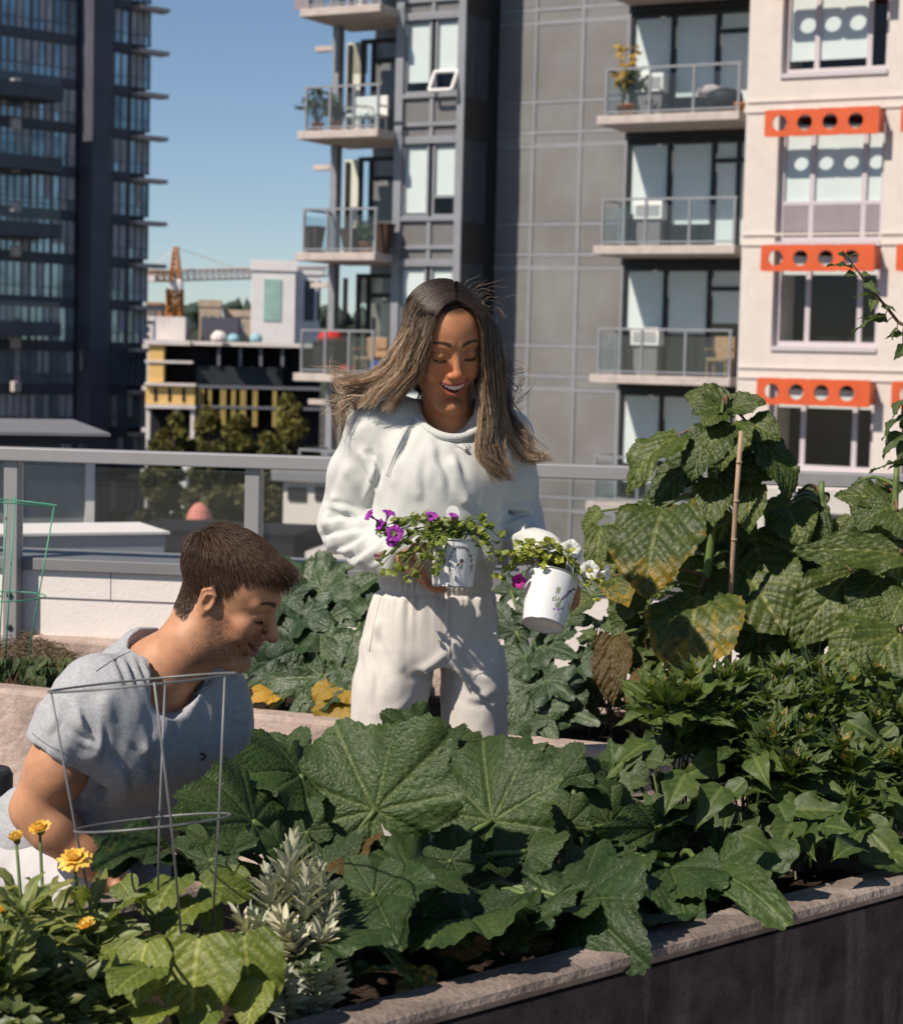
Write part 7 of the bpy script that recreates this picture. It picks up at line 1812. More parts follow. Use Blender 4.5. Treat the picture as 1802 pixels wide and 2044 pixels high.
# undergrowth of the back planter: thin scraggly leaves in the shade
for (x0, x1, lab, sd) in ((1170, 1330, 'scraggly shaded weeds at the foot of the staked sunflower', 1), (1480, 1760, 'scraggly shaded weeds behind the leafy bushes', 2)):
    r_ = random.Random(sd); a, _ = BP.at((x0 + x1) / 2, 1440, -.3); c0 = BP.pt(a, -.3, ZP - .05); root = thing('weed_plant', lab, 'weeds', c0, 'weeds in the back planter'); F_ = Foliage(); stm = MB()
    for k in range(34):
        x = r_.uniform(x0, x1); y = r_.uniform(1225, 1400); t = r_.uniform(.2, .8); tp = bpt(x, y, t); b0 = V((tp.x + r_.uniform(-.06, .06), tp.y + r_.uniform(-.04, .04), ZP - .05)); pts = catmull([b0, b0.lerp(tp, .6) + V((r_.uniform(-.03, .03), 0, 0)), tp], 10); stm.tube(pts, .0018, 5)
        for q in range(9):
            p = V(pts[r_.randint(3, 9)].tolist()); an = r_.uniform(0, 6.28); d = V((math.cos(an), math.sin(an), r_.uniform(-.8, .5))).normalized()
            F_.add(place_leaf(_small[q], p, p + d * r_.uniform(.03, .075), (-.2, -.6, .7), r_.uniform(-40, 40), r_.uniform(.2, 1), .2, yel=r_.uniform(-.2, .3)))
    F_.build('foliage', M_per, root); stm.build('stem', M_stemr, root)
# ------------------------------------------------------------------ bramble sprays reaching in from the right
r_ = random.Random(91)
def bramble(lab, pts, leaves):
    g_ = bpt(1838, 1430, .3); g_.z = ZP - .05; P_ = [g_, g_.lerp(P(*pts[0]), .5) + V((.03, 0, .02))] + [P(*p) for p in pts]; root = thing('bramble', lab, 'bramble', P_[0], 'bramble sprays at the right edge')
    b = MB(); cv = catmull(P_, 40); b.tube(cv, list(np.linspace(.006, .0018, 40)), 7); b.build('stem', M_stemr, root, True)
    for i, (bx, by, tx, ty, dy, ws) in enumerate(leaves):
        Y = pts[0][2]; B, T = P(bx, by, Y + dy), P(tx, ty, Y + dy - .02)
        leaf_obj(place_leaf(pinnate(i + 5, 'acum', .36, .022, .03, .02, 26, 12, 8, .05, 16), B, T, (-.3, -.6, .7), r_.uniform(-45, 45), r_.uniform(.3, 1.0), .2, wscale=ws, yel=r_.uniform(-.1, .22)), M_per, root)
        j = int(np.argmin(np.linalg.norm(cv - np.array(tuple(B)), axis=1))); q = MB(); q.tube(arc(cv[j], B, .005, 0, 5), .0013, 5); q.build('leaf_stalk', M_stemr, root, True)
bramble('arching bramble spray with serrated leaves, against the cream wing below the orange sunshade', [(1830, 705, 4.6), (1790, 640, 4.6), (1750, 590, 4.6), (1715, 545, 4.6), (1690, 512, 4.6)],
        [(1688, 512, 1670, 505, 0, .9), (1692, 514, 1716, 508, 0, .8), (1700, 534, 1648, 532, 0, .7), (1706, 545, 1682, 552, 0, .8), (1716, 548, 1742, 552, .0, .7), (1724, 560, 1758, 590, 0, .6), (1740, 588, 1702, 595, 0, .5), (1746, 596, 1735, 625, 0, .8), (1760, 612, 1790, 622, 0, .7), (1766, 630, 1700, 668, 0, .55), (1772, 640, 1712, 634, .02, .5), (1790, 655, 1780, 680, 0, .7), (1800, 665, 1765, 676, 0, .5), (1806, 690, 1782, 720, 0, .8), (1815, 700, 1800, 660, .02, .7)])
bramble('lower bramble spray with serrated leaves, above the broad sunflower leaf', [(1840, 960, 4.6), (1815, 900, 4.6), (1800, 840, 4.6), (1806, 780, 4.6)],
        [(1800, 800, 1782, 836, 0, .8), (1804, 830, 1760, 880, 0, .7), (1800, 862, 1762, 918, 0, .75), (1806, 880, 1790, 924, 0, .8), (1806, 925, 1735, 945, 0, .45), (1812, 920, 1770, 938, .02, .5), (1800, 840, 1820, 870, 0, .8)])
# ================================================================== pots and petunias held by the woman
M_bucket = mat('white_enamel', (.70, .70, .70), .38, .5, noise=(14, .05)); M_galv = mat('galvanised', (.45, .45, .46), .35, .5, metal=.8, noise=(40, .2))
M_ink = mat('printed_plum', (.10, .075, .13), .5, .3); M_inkg = mat('printed_sage', (.22, .27, .15), .5, .3); M_inkb = mat('printed_teal', (.08, .20, .24), .5, .3); M_inkv = mat('printed_violet', (.25, .13, .36), .5, .3); M_inko = mat('printed_ochre', (.45, .28, .06), .5, .3)
class Pot:
    def __init__(s, name, label, top, bot, rt, rb):
        s.top, s.bot, s.rt, s.rb = V(top), V(bot), rt, rb
        s.ax = (s.top - s.bot).normalized(); s.h = (s.top - s.bot).length
        M_ = V((0, 0, 1)).rotation_difference(s.ax).to_matrix().to_4x4(); s.M = Matrix.Translation(s.bot) @ M_
        s.root = thing(name, label, 'flower pot', s.bot)
        b = MB(); th = .0015
        b.lathe([(rb - .004, .004), (rb, .0), (rb + .0012, .004), (rb + (rt - rb) * .93, s.h * .93), (rt, s.h * .965), (rt, s.h - .002), (rt - th, s.h), (rt - th * 2, s.h - .012), (rb, .012)], s.M, 48, True, False)
        b.build('bucket', M_bucket, s.root, True)
        r = MB(); n = 48
        for rad, z, q, nm in ((rt + .0004, s.h, .0022, 'rim'), (rb + .0005, .002, .0016, 'base_ring')):
            r = MB(); pts = [s.M @ V((rad * math.cos(a), rad * math.sin(a), z)) for a in np.linspace(0, 2 * math.pi, n + 1)]; r.tube(pts, q, 8, False); r.build(nm, M_galv, s.root, True)
        d = MB(); d.lathe([(.001, s.h - .012), (rt - .004, s.h - .014)], s.M, 30, False); d.build('soil', M_soil, s.root, True)
    def hit(s, x, y, off=.0006):
        r = ray(x, y).normalized(); Mi = s.M.inverted(); o = Mi @ CAM; d = (Mi.to_3x3() @ r)
        k = (s.rt - s.rb) / s.h; a = d.x ** 2 + d.y ** 2 - (k * d.z) ** 2; b = 2 * (o.x * d.x + o.y * d.y - k * d.z * (s.rb + k * o.z)); c = o.x ** 2 + o.y ** 2 - (s.rb + k * o.z) ** 2
        D = b * b - 4 * a * c
        if D < 0: return None
        t = (-b - math.sqrt(D)) / (2 * a); p = o + d * t; n = V((p.x, p.y, 0)).normalized()
        return s.M @ (p + n * off)
    def decal(s, polys, name, m):
        mb = MB()
        for pg in polys:
            q = [s.hit(*p) for p in pg]
            if any(p is None for p in q): continue
            i = len(mb.v); mb.v += [tuple(p) for p in q]; mb.f.append(tuple(range(i, i + len(q))))
        if mb.f: mb.build(name, m, s.root)
def lens(x, y, a, l, w_): 
    c, s_ = math.cos(a), math.sin(a); return [(x + c * u * l - s_ * v * w_, y + s_ * u * l + c * v * w_) for u, v in ((-.5, 0), (-.15, -.5), (.2, -.45), (.5, 0), (.2, .45), (-.15, .5))]
def disc(x, y, rx, ry, a=0, n=10): 
    c, s_ = math.cos(a), math.sin(a); return [(x + c * rx * math.cos(t) - s_ * ry * math.sin(t), y + s_ * rx * math.cos(t) + c * ry * math.sin(t)) for t in np.linspace(0, 2 * math.pi, n, endpoint=False)]
pt1 = Pot('flower_pot', 'white metal pot printed with a bird in a wreath, held at her waist', P(908, 1078, 4.045), P(903, 1172, 4.035), .0475, .0405)
r_ = random.Random(2); w1, w2 = [], []
for k in range(64):
    a = k / 64 * 2 * math.pi
    if 1.9 < a < 2.5: continue
    x, y = 919 + 22 * math.cos(a), 1126 + 34 * math.sin(a); ta_ = math.atan2(34 * math.cos(a), -22 * math.sin(a))
    (w1 if k % 3 else w2).append(lens(x + r_.uniform(-2, 2), y + r_.uniform(-2, 2), ta_ + (.7 if k % 2 else -.7), r_.uniform(6, 9), 2.2))
pt1.decal(w1, 'wreath', M_ink); pt1.decal(w2, 'wreath_sprigs', M_inkg)
pt1.decal([disc(916, 1133, 7, 10, .5), disc(921, 1120, 4.5, 4.5), lens(909, 1146, 2.2, 14, 4)], 'bird', M_ink); pt1.decal([lens(919, 1132, 1.9, 12, 5)], 'bird_wing', M_inkb); pt1.decal([lens(926.5, 1121, .2, 4, 1.6), disc(919, 1127, 2.4, 3)], 'bird_beak', M_inko)
pt1.decal([lens(879, 1151, .3, 10, 5), lens(889, 1150, -.4, 10, 5), lens(880, 1159, 1.9, 10, 2.5), lens(888, 1159, 1.1, 10, 2.5)], 'bow', M_ink); pt1.decal([lens(896 + 3 * k, 1155 - k, .8, 7, 2) for k in range(4)], 'wreath_sprigs', M_inko)
pt2 = Pot('flower_pot', 'white metal pot printed with a lavender posy, tilted with its base in view', P(1103, 1153, 4.085), P(1083, 1250, 4.035), .0545, .0415)
lv, gr_ = [], []
for k in range(40):
    u = k / 39; x = 1112 + 34 * u ** 1.3; y = 1215 - 52 * u + 12 * u * u
    (lv if u > .35 else gr_).append(lens(x + r_.uniform(-2, 2), y + r_.uniform(-2, 2), -1.0 + r_.uniform(-.8, .8), 5.5, 2.2))
for k in range(16): gr_.append(lens(1106 + r_.uniform(-6, 12), 1190 + r_.uniform(-16, 20), -1.2 + r_.uniform(-.6, .5), 11, 1.8))
pt2.decal(gr_, 'sprig', M_inkg); pt2.decal(lv, 'lavender', M_ink)
pt2.decal([lens(1108, 1217, .5, 12, 6), lens(1121, 1214, -.5, 12, 6), lens(1109, 1229, 2.0, 14, 3), lens(1117, 1228, 1.3, 14, 3), disc(1114, 1217, 2.5, 2.5)], 'bow', M_inkv)
pt2.decal([lens(1134, 1215 - 3 * k, 1.2 + .2 * k, 7, 2) for k in range(4)], 'sprig', M_inko)
M_pur = leaf_simple('petunia_purple', (.26, .025, .30), (.40, .06, .44), .3, 60); M_mag = leaf_simple('petunia_magenta', (.40, .012, .22), (.52, .03, .30), .3, 60); M_wht = leaf_simple('petunia_white', (.70, .70, .66), (.80, .80, .77), .3, 60); M_pinkd = leaf_simple('petunia_faded', (.45, .16, .22), (.55, .28, .30), .3, 60)
M_pl1 = leaf_mat('petunia_leaf', (.075, .115, .018), (.16, .20, .035), (.20, .24, .07), YEL, .45, .4, .25, (8, .1)); M_pl2 = leaf_mat('petunia_leaf_lime', (.16, .20, .025), (.30, .33, .06), (.33, .36, .10), YEL, .45, .4, .28, (8, .1))
def petunia(root, c, axis, R_, m, sd, open_=1.0):
    rr_ = np.random.default_rng(sd); ax = V(axis).normalized(); x = ax.orthogonal().normalized(); y = ax.cross(x); mb = MB(); n = 40; ph = rr_.uniform(0, 6)
    prof = [(.07, -1.9), (.10, -1.3), (.18, -.75), (.26, -.38), (.45, -.12), (.75, -.02), (1.0, .0)]
    for k, (r, z) in enumerate(prof):
        for j in range(n):
            a = 2 * math.pi * j / n; lob = 1 + (.14 * math.cos(5 * a) + .03 * math.sin(11 * a + ph)) * max(0, r - .3); rad = r * R_ * lob * (1 if r < .4 else (.45 + .55 * open_))
            zz = z * R_ + (.10 * math.sin(10 * a + ph) + .06 * math.sin(3 * a + ph)) * R_ * max(0, r - .35) - max(0, r - .5) * R_ * .25 * (1 - 1.6 * (1 - open_)) - .05 * R_ * math.cos(5 * a) * (r > .5)
            mb.v.append(tuple(c + (x * math.cos(a) + y * math.sin(a)) * rad + ax * zz))
    for k in range(len(prof) - 1):
        for j in range(n): a = k * n + j; b = k * n + (j + 1) % n; mb.f.append((a, b, b + n, a + n))
    f_ = mb.build('flower', m, root, True)
    t = MB(); t.lathe([(R_ * .20, -.36 * R_), (.0006, -.30 * R_)], Matrix.Translation(c) @ V((0, 0, 1)).rotation_difference(ax).to_matrix().to_4x4(), 12, False); t.build('throat', M_inko if m is M_wht else M_ink, f_)
    return c - ax * R_ * 1.9
def petunia_plant(pot, label, regions, flowers, m, sd, Yb):
    r_ = random.Random(sd); c0 = pot.top - pot.ax * .012; root = thing('petunia_plant', label, 'petunia', c0); F_ = Foliage(); stm = MB()
    sm = [pinnate(s, 'ovate', .40, 0, .0, .004, 8, 6, 4, .04) for s in range(6)]
    for (cx, cy, rx, ry, dY, n) in regions:
        for k in range(int(n * .72)):
            a = r_.uniform(0, 6.28); q = math.sqrt(r_.random()); tp = P(cx + rx * q * math.cos(a), cy + ry * q * math.sin(a), Yb + dY + r_.uniform(-.025, .025))
            b0 = c0 + V((r_.uniform(-.03, .03), r_.uniform(-.02, .02), 0)); mid = b0.lerp(tp, .45) + V((0, 0, .03 + .1 * (b0 - tp).length)); pts = catmull([b0, mid, tp], 10); stm.tube(pts, list(np.linspace(.0014, .0008, 10)), 4)
            for w_ in range(5):
                p = V(pts[9 - (w_ // 2) * (1 if (b0 - tp).length < .08 else 2) if w_ < 5 else 5].tolist()); an = r_.uniform(0, 6.28); d = V((math.cos(an), math.sin(an), r_.uniform(-.2, 1.0))).normalized()
                F_.add(place_leaf(sm[r_.randrange(6)], p, p + d * r_.uniform(.011, .020), (-.2, -.6, .7), r_.uniform(-40, 40), r_.uniform(.2, 1.2), .2, yel=r_.uniform(-.2, .22)))
    for i, (x, y, dY, ax, R_, mm, op) in enumerate(flowers):
        c = P(x, y, Yb + dY); e = petunia(root, c, ax, R_, mm, sd * 50 + i, op); b0 = c0 + V((r_.uniform(-.02, .02), 0, 0)); stm.tube(catmull([b0, b0.lerp(e, .5) + V((0, 0, .03)), e - V((0, 0, .012)), e], 12), .0011, 5)
        cal = MB(); cal.lathe([(.001, 0), (.0034, .004), (.003, .009)], Matrix.Translation(e - V(ax).normalized() * .004) @ V((0, 0, 1)).rotation_difference(V(ax).normalized()).to_matrix().to_4x4(), 8); cal.build('calyx', M_stem, root, True)
    F_.build('foliage', m, root); stm.build('stem', M_stem, root, True)
petunia_plant(pt1, 'trailing petunia with purple flowers growing in the bird printed pot',
    [(790, 1085, 40, 52, -.03, 18), (898, 1062, 58, 20, -.01, 22), (862, 1120, 26, 36, -.055, 13), (802, 1148, 46, 14, -.05, 12), (985, 1100, 22, 40, .0, 13), (775, 1100, 26, 40, -.03, 8), (960, 1052, 22, 16, .0, 6)],
    [(788, 1064, -.05, (.1, -.9, .35), .0175, M_pur, 1), (781, 1082, -.05, (-.2, -.8, -.3), .0150, M_pur, .6), (735, 1027, -.03, (-.7, -.4, .5), .0145, M_pur, .8), (777, 1022, -.03, (.3, -.3, .9), .0150, M_pur, .9), (757, 1046, -.03, (-.6, -.5, .3), .0140, M_pur, .7), (860, 1028, -.01, (.0, -.45, .85), .0160, M_pur, .9), (905, 1027, -.03, (.2, -.3, .9), .0125, M_pur, .7), (752, 1112, -.04, (-.6, -.5, -.4), .0125, M_pinkd, .5)], M_pl1, 1, 4.03)
petunia_plant(pt2, 'petunia with lime leaves and white flowers growing in the lavender printed pot',
    [(1080, 1110, 58, 26, .0, 34), (1035, 1115, 26, 30, .0, 12), (1125, 1125, 26, 18, .0, 10), (1010, 1140, 20, 26, .0, 6), (1172, 1165, 24, 14, -.01, 7), (1195, 1190, 16, 14, -.01, 4)],
    [(1140, 1094, -.01, (.15, -.9, .4), .0195, M_wht, 1), (1176, 1137, -.02, (-.1, -.95, .2), .0190, M_wht, 1), (1213, 1143, -.01, (.85, -.45, .1), .0185, M_wht, .7), (1156, 1104, .01, (.7, -.5, .1), .0160, M_wht, .7), (1098, 1092, .0, (.1, -.5, .85), .0165, M_wht, .8), (1082, 1082, .01, (-.2, -.4, .9), .0165, M_wht, .8), (1112, 1084, .02, (.2, -.3, .9), .0150, M_wht, .8), (1034, 1160, -.02, (-.25, -.9, .1), .0155, M_mag, .9), (1004, 1150, -.01, (.0, -.5, -.8), .0110, M_wht, .3)], M_pl2, 2, 4.06)
def plant_tag(x0, x1, y0, y1, Y, m, label, marks, mk, rot=0.0):
    root = thing('plant_tag', label, 'plant label', P((x0 + x1) / 2, y1, Y)); pts = []
    cx = (x0 + x1) / 2; w_ = (x1 - x0) / 2
    prof = [(-w_, y1), (w_, y1), (w_, y0 + w_)] + [(w_ * math.cos(a), y0 + w_ - w_ * math.sin(a)) for a in np.linspace(.3, math.pi - .3, 7)] + [(-w_, y0 + w_)]
    def at(u, y, dy=0.0): return P(cx + u + rot * (y1 - y), y, Y + dy)
    mb = MB(); n = len(prof); mb.v = [tuple(at(u, y)) for u, y in prof] + [tuple(at(u, y, .0012)) for u, y in prof]
    mb.f = [tuple(range(n))[::-1], tuple(range(n, 2 * n))] + [(i, (i + 1) % n, n + (i + 1) % n, n + i) for i in range(n)]
    mb.build('card', m, root); mm = MB()
    for (u, y, a, b) in marks: mm.quad(at(u - a, y + b, -.0006), at(u + a, y + b, -.0006), at(u + a, y - b, -.0006), at(u - a, y - b, -.0006))
    mm.build('print', mk, root)
r_ = random.Random(4)
plant_tag(890, 917, 1009, 1075, 4.06, M_white, 'white plant label with purple print standing in the bird printed pot', [(r_.uniform(-9, 9), 1030 + k * 2.0, r_.uniform(1, 3.2), 1.0) for k in range(22)], M_inkv)
plant_tag(1127, 1142, 1104, 1160, 4.05, M_white, 'small plant label with dark photo standing in the lavender printed pot', [(0, 1134, 6, 16)] + [(r_.uniform(-3, 3), 1109 + 2.2 * k, 3, .7) for k in range(3)], mat('tag_photo', (.16, .17, .17), .5, .3, noise=(500, .8)), .10)

# ================================================================== wire cages
M_wire = mat('galvanised_wire', (.15, .153, .157), .45, .5, metal=.3); M_gwire = mat('green_coated_wire', (.05, .30, .17), .4, .5)
def ring_pts(l, r, depth, tilt, n=48):
    c = (l + r) / 2; ax = (r - l) / 2; ay = V((0, 1, tilt)).normalized() * depth
    return [c + ax * math.cos(a) + ay * math.sin(a) for a in np.linspace(0, 2 * math.pi, n + 1)]
cg = thing('tomato_cage', 'bare galvanised wire cage standing before the man in the front planter', 'plant cage', fpt(330, 1900, .15))
Yc = fpt(290, 1860, .22).y
for (l, r, tl) in (((100, 1380), (470, 1345), -.115), ((151, 1657), (459, 1628), -.15)):
    L_, R_ = P(*l, Yc), P(*r, Yc); q = MB(); q.tube(ring_pts(L_, R_, (R_ - L_).length / 2, tl), .0017, 8, False); q.build('hoop', M_wire, cg, True)
rad = (P(470, 1345, Yc) - P(100, 1380, Yc)).length / 2; rad2 = (P(459, 1628, Yc) - P(151, 1657, Yc)).length / 2
def leg(pa, da, pb, db, pc, dc):
    q = MB(); q.tube([P(*pa, Yc + da), P(*pb, Yc + db), P(*pc, Yc + dc)], .0017, 8); q.build('leg', M_wire, cg, True)
leg((101, 1378), 0, (151, 1657), 0, (190, 1850), .01); leg((308, 1362), -rad, (342, 1645), -rad2, (364, 1890), -rad2 * .8); leg((449, 1350), .03, (437, 1630), .03, (424, 1850), .03); leg((330, 1357), rad, (318, 1640), rad2, (315, 1800), rad2 * .8)
gc = thing('tomato_cage', 'green coated wire cage in the back planter at the left picture edge', 'plant cage', bpt(0, 1340, .3))
Yg = bpt(20, 1330, .3).y
for (l, r, tl) in (((-95, 990), (112, 1010), .10), ((-80, 1190), (89, 1192), .16)):
    L_, R_ = P(*l, Yg), P(*r, Yg); q = MB(); q.tube(ring_pts(L_, R_, (R_ - L_).length / 2, tl - .16), .0019, 8, False); q.build('hoop', M_gwire, gc, True)
for pa, pb, d in (((108, 1012), (50, 1350), 0), ((14, 1006), (-4, 1340), -.12), ((-90, 992), (-50, 1340), 0), ((30, 990), (10, 1330), .12)):
    q = MB(); q.tube([P(*pa, Yg + d), P(*pb, Yg + d * .6)], .0021, 8); q.build('leg', M_gwire, gc, True)
# straw heap, dead seedlings, dark pot, twine
M_straw = mat('straw_mulch', (.20, .15, .095), .9, .1, noise=(60, .6), bump=(90, .9, .02)); st = MB(); r_ = random.Random(12)
for k in range(700):
    x = r_.uniform(-60, 145); p = bpt(x, 1318, r_.uniform(.5, .98)); p.z = ZP - .03 + r_.random() * .085 * max(.15, 1 - abs(x - 55) / 110); an = r_.uniform(0, 6.28); d = V((math.cos(an), math.sin(an), r_.uniform(-.35, .35))) * r_.uniform(.015, .04)
    st.tube([p - d, p + d * .2 + V((0, 0, .004)), p + d], .0012, 4)
tag(st.build('straw_mulch', M_straw), 'heap of dry straw mulch in the back planter behind the man', 'straw', kind='stuff')
for (x, sd, lab) in ((20, 1, 'wilted seedling leftmost, below the green wire cage'), (62, 2, 'wilted seedling between two others in the back planter'), (100, 3, 'wilted seedling rightmost, nearest the man')):
    r_ = random.Random(sd); c0 = bpt(x, 1340, .1); c0.z = ZP - .05; root = thing('wilted_seedling', lab, 'seedling', c0, 'wilted seedlings in the back planter'); s_ = MB(); F_ = Foliage()
    for k in range(5):
        tp = c0 + V((r_.uniform(-.05, .05), r_.uniform(-.03, .03), r_.uniform(.05, .12))); pts = catmull([c0, c0.lerp(tp, .6) + V((0, 0, .03)), tp], 8); s_.tube(pts, .0018, 5)
        for q in range(5): 
            p = V(pts[r_.randint(4, 7)].tolist()); F_.add(place_leaf(_small[q], p, p + V((r_.uniform(-.03, .03), r_.uniform(-.02, .02), -.05)), (0, -1, .2), r_.uniform(-40, 40), .6, .3, yel=r_.uniform(-.1, .2)))
    s_.build('stem', M_stemr, root); F_.build('foliage', M_per, root)
M_dpot = mat('dark_plastic', (.035, .032, .036), .55, .35, noise=(12, .3), bump=(60, .2, .004))
p0 = P(-22, 1660, 4.0); zt = P(-22, 1534, 4.0).z
dp = thing('plant_tub', 'dark plastic tub cut by the left picture edge behind the man', 'tub', (p0.x, p0.y, 0))
MB().lathe([(.035, 0), (.040, .02), (.047, zt - .08), (.047, zt - .012), (.040, zt), (.030, zt - .004)], Matrix.Translation((p0.x, p0.y, 0)), 32, True, True).build('tub', M_dpot, dp, True)
MB().lathe([(.049, zt - .075), (.051, zt - .07), (.051, zt - .055), (.049, zt - .05)], Matrix.Translation((p0.x, p0.y, 0)), 32, False).build('band', M_dpot, dp, True)
M_twg = mat('green_twine', (.02, .18, .12), .7, .3, noise=(200, .3)); a_ = fpt(925, 1642, .60); b_ = fpt(966, 1634, .60)
tw = thing('twine_spool', 'green and white striped spool of twine lying under the squash leaves', 'spool', a_)
MB().tube([a_, b_], .0115, 16).build('core', M_white, tw, True)
q = MB()
for k in range(6): 
    u = (k + .5) / 6; q.tube([a_.lerp(b_, u - .05), a_.lerp(b_, u + .05)], .0128, 16)
q.build('winding', M_twg, tw, True)
# ================================================================== things standing on the balconies
M_wick = mat('brown_wicker', (.085, .05, .038), .8, .2, noise=(40, .4)); M_clay = mat('terracotta', (.42, .16, .07), .8, .2, noise=(6, .2)); M_rattan = mat('rattan', (.36, .23, .13), .7, .3, noise=(14, .3)); M_blue = mat('blue_plastic', (.02, .10, .38), .5, .4); M_red = mat('red_fabric', (.48, .03, .025), .7, .3, noise=(6, .2)); M_black = mat('black_cover', (.015, .015, .017), .6, .3); M_cush = mat('pink_cushion', (.55, .43, .42), .85, .2, noise=(8, .1)); M_chair = mat('white_chair', (.66, .66, .63), .6, .3)
def gpos(x, i, d=.3, up=0.0):
    z = SL[i] + up; a = G.at(x, 715 - (z - 1.46) * 82, d)[0]; return a, z
def tub(x, i, label, d=.4, h=.62, w_=.40, up=0.0, m=None):
    a, z = gpos(x, i, d, up); t = thing('balcony_planter', label, 'planter', G.pt(a, d, z)); b = MB(); j = 0
    vs = []
    for zz, hw in ((z + .002, w_ * .32), (z + h, w_ * .5)): vs += [tuple(G.pt(a + sx * hw, d + sy * hw, zz)) for sx, sy in ((-1, -1), (1, -1), (1, 1), (-1, 1))]
    b.v = vs; b.f = [(0, 1, 2, 3), (7, 6, 5, 4), (0, 4, 5, 1), (1, 5, 6, 2), (2, 6, 7, 3), (3, 7, 4, 0)]; b.build('tub', m or M_wick, t)
    r = MB(); r.box(G, a - w_ * .53, a + w_ * .53, d - w_ * .53, d + w_ * .53, z + h + .001, z + h + .05); r.build('rim', m or M_wick, t); return t
def balcony_plant(x, i, label, R_, H, m, sd, d=.4, up=0.0, potm=None):
    a, z = gpos(x, i, d, up); c = G.pt(a, d, z); t = thing('potted_plant', label, 'potted plant', c); r_ = random.Random(sd)
    MB().lathe([(.10, .002), (.15, .24), (.165, .25), (.14, .27)], Matrix.Translation(c), 16, True, True).build('pot', potm or M_clay, t, True)
    F_ = Foliage(); s_ = MB()
    for k in range(16):
        an = r_.uniform(0, 6.28); rr_ = R_ * r_.uniform(.2, 1); tp = c + V((math.cos(an) * rr_, math.sin(an) * rr_, .3 + H * r_.uniform(.25, 1))); b0 = c + V((0, 0, .24)); pts = catmull([b0, b0.lerp(tp, .6) + V((0, 0, .08)), tp], 8); s_.tube(pts, .008, 5)
        for q in range(9):
            p = V(pts[r_.randint(3, 7)].tolist()); dd = V((r_.uniform(-1, 1), r_.uniform(-1, 1), r_.uniform(-.8, .6))).normalized(); F_.add(place_leaf(_small[q], p, p + dd * r_.uniform(.10, .22), (-.2, -.6, .7), r_.uniform(-40, 40), .6, .2))
    F_.build('foliage', m, t); s_.build('stem', M_stemd, t); return t
def chair(x, i, label, m, d=.2, s=1.0, up=0.0, mc=None):
    a, z = gpos(x, i, d, up); t = thing('balcony_chair', label, 'chair', G.pt(a, d, z))
    MB().box(G, a - .27 * s, a + .27 * s, d - .27 * s, d + .27 * s, z + .36, z + .44).build('seat', mc or m, t, bevel=.02)
    b = MB(); b.box(G, a - .27 * s, a + .27 * s, d - .33 * s, d - .275 * s, z + .38, z + .92); b.build('backrest', m, t, bevel=.05)
    for sx in (-1, 1):
        MB().tube([G.pt(a + sx * .30 * s, d - .28 * s, z + .64), G.pt(a + sx * .30 * s, d + .25 * s, z + .62)], .03, 6).build('armrest', m, t)
        for sy in (-1, 1): MB().tube([G.pt(a + sx * .25 * s, d + sy * .24 * s, z + .003), G.pt(a + sx * .25 * s, d + sy * .24 * s, z + .355)], .022, 6).build('leg', m, t)
    return t
def ac_unit(x, i, label, up=.16, d=-1.25):
    z = SL[i] + up + .70; a = G.at(x, 715 - (z - 1.46) * 82, d)[0]; t = thing('air_conditioner', label, 'air conditioner', G.pt(a, d, z))
    MB().box(G, a - .36, a + .36, d - .22, d + .12, z, z + .42).build('case', M_white, t, bevel=.02)
    g_ = MB()
    for k in range(5): g_.box(G, a - .30, a + .30, d + .122, d + .135, z + .08 + .055 * k, z + .10 + .055 * k)
    g_.build('grille', M_flash, t)
    b = MB(); b.box(G, a - .3, a + .3, d - .2, d + .05, SL[i] + up + .003, z - .003); b.build('cabinet', M_panel_lo, t)
tub(626, 3, 'tall brown tapered planter at the left end of the balcony row'); tub(700, 3, 'brown tapered planter in the middle of the left balcony', h=.55); tub(765, 3, 'brown tapered planter beside the grey bay', h=.66)
balcony_plant(728, 3, 'small green plant between two brown planters', .2, .35, M_per, 3, .45); balcony_plant(634, 4, 'drooping leafy plant at the glass corner of the upper left balcony', .55, .75, M_per, 1, .35); balcony_plant(668, 4, 'small leafy plant beside the drooping one', .3, .5, M_per, 2, .4)
chair(712, 4, 'white balcony chair next to the leafy plants', M_chair, .1); chair(742, 4, 'white balcony chair nearer the grey bay', M_chair, .15)
chair(738, 2, 'rattan balcony chair above the woman', M_rattan, .2, 1.1); chair(1436, 2, 'wooden balcony chair low at the right recess', M_rattan, -.3, .9, .16)
t = thing('barbecue_grill', 'covered barbecue with a red top on the balcony left of the woman', 'barbecue', G.pt(*([gpos(658, 2, .2)[0]] + [.2, SL[2]]))); a, z = gpos(658, 2, .2)
MB().box(G, a - .36, a + .36, -.1, .5, z + .003, z + .80).build('cover', M_black, t, bevel=.05); b = MB(); b.lathe([(.30, 0), (.33, .08), (.26, .2), (.1, .26)], Matrix.Translation(G.pt(a, .2, z + .801)), 16, True, True); b.build('lid', M_red, t, True)
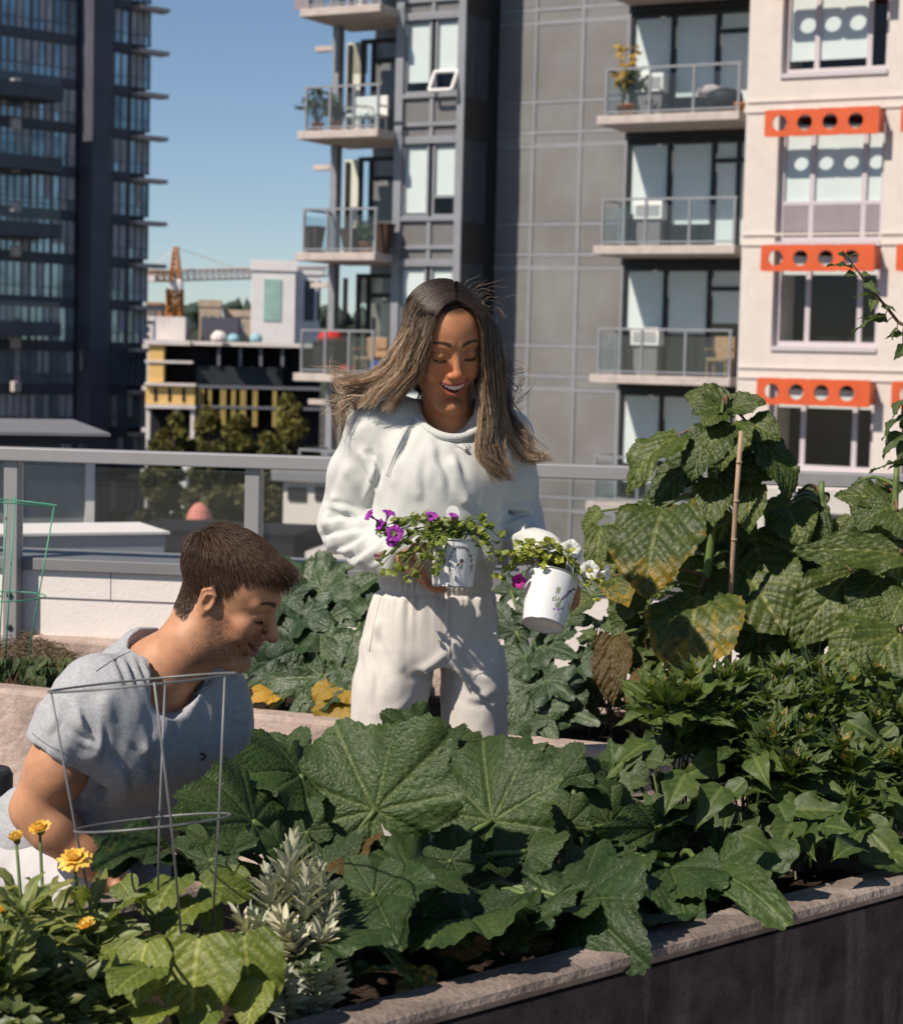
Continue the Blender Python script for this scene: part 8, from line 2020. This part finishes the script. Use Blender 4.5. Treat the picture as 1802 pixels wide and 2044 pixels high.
for (x, m, lab, h) in ((692, M_red, 'red bag lying on the balcony beside the barbecue', .22), (752, M_blue, 'blue tub on the balcony beside the rattan chair', .34)):
    a, z = gpos(x, 2, .5); b = MB(); b.lathe([(.13, .003), (.19, h * .4), (.18, h * .8), (.10, h)], Matrix.Translation(G.pt(a, .5, z)), 14, True, True); tag(b.build('balcony_tub' if m is M_blue else 'balcony_bag', m, None, True), lab, 'tub' if m is M_blue else 'bag')
balcony_plant(1242, 4, 'tall yellowing shrub at the left end of the upper right balcony', .42, 1.35, M_yell, 7, -.1, .16); balcony_plant(1256, 4, 'olive shrub behind the railing beside the yellowing one', .4, .9, M_per, 8, .0, .16)
ac_unit(1298, 4, 'white air conditioner in the window behind the yellowing shrub'); ac_unit(1296, 3, 'white air conditioner in the middle right window'); ac_unit(1290, 2, 'white air conditioner in the lower right window')
a, z = gpos(1445, 4, -.3, .16); t = thing('lounge_seat', 'round dark lounge seat with pale pink throw on the upper right balcony', 'seat', G.pt(a, -.3, z))
MB().lathe([(.34, .1), (.42, .3), (.38, .48), (.2, .56)], Matrix.Translation(G.pt(a, -.3, z)), 20, True, True).build('shell', M_black, t, True); b = MB(); b.lathe([(.30, 0), (.36, .08), (.22, .22), (.05, .26)], Matrix.Translation(G.pt(a - .35, -.35, z + .42)), 16, True, True); b.build('throw', M_cush, t, True)
for k in range(4): MB().tube([G.pt(a + (.25 if k % 2 else -.25), -.3 + (.2 if k > 1 else -.2), z + .003), G.pt(a + (.2 if k % 2 else -.2), -.3 + (.15 if k > 1 else -.15), z + .12)], .02, 6).build('leg', M_black, t)
a, z = gpos(1475, 4, .0, .16); b = MB(); b.lathe([(.09, .003), (.13, .16), (.14, .2), (.11, .2)], Matrix.Translation(G.pt(a, .0, z)), 14, True, True); tag(b.build('clay_pot', mat('bright_orange_clay', (.6, .2, .05), .6, .3), None, True), 'small orange pot beside the round lounge seat', 'pot')
a, z = gpos(622, 5, .6); b = MB(); b.box(G, a - .45, a + .40, .66, .70, z + .02, z + 1.05); tag(b.build('privacy_panel', M_lilacpan), 'brown privacy panel on the top left balcony', 'panel')
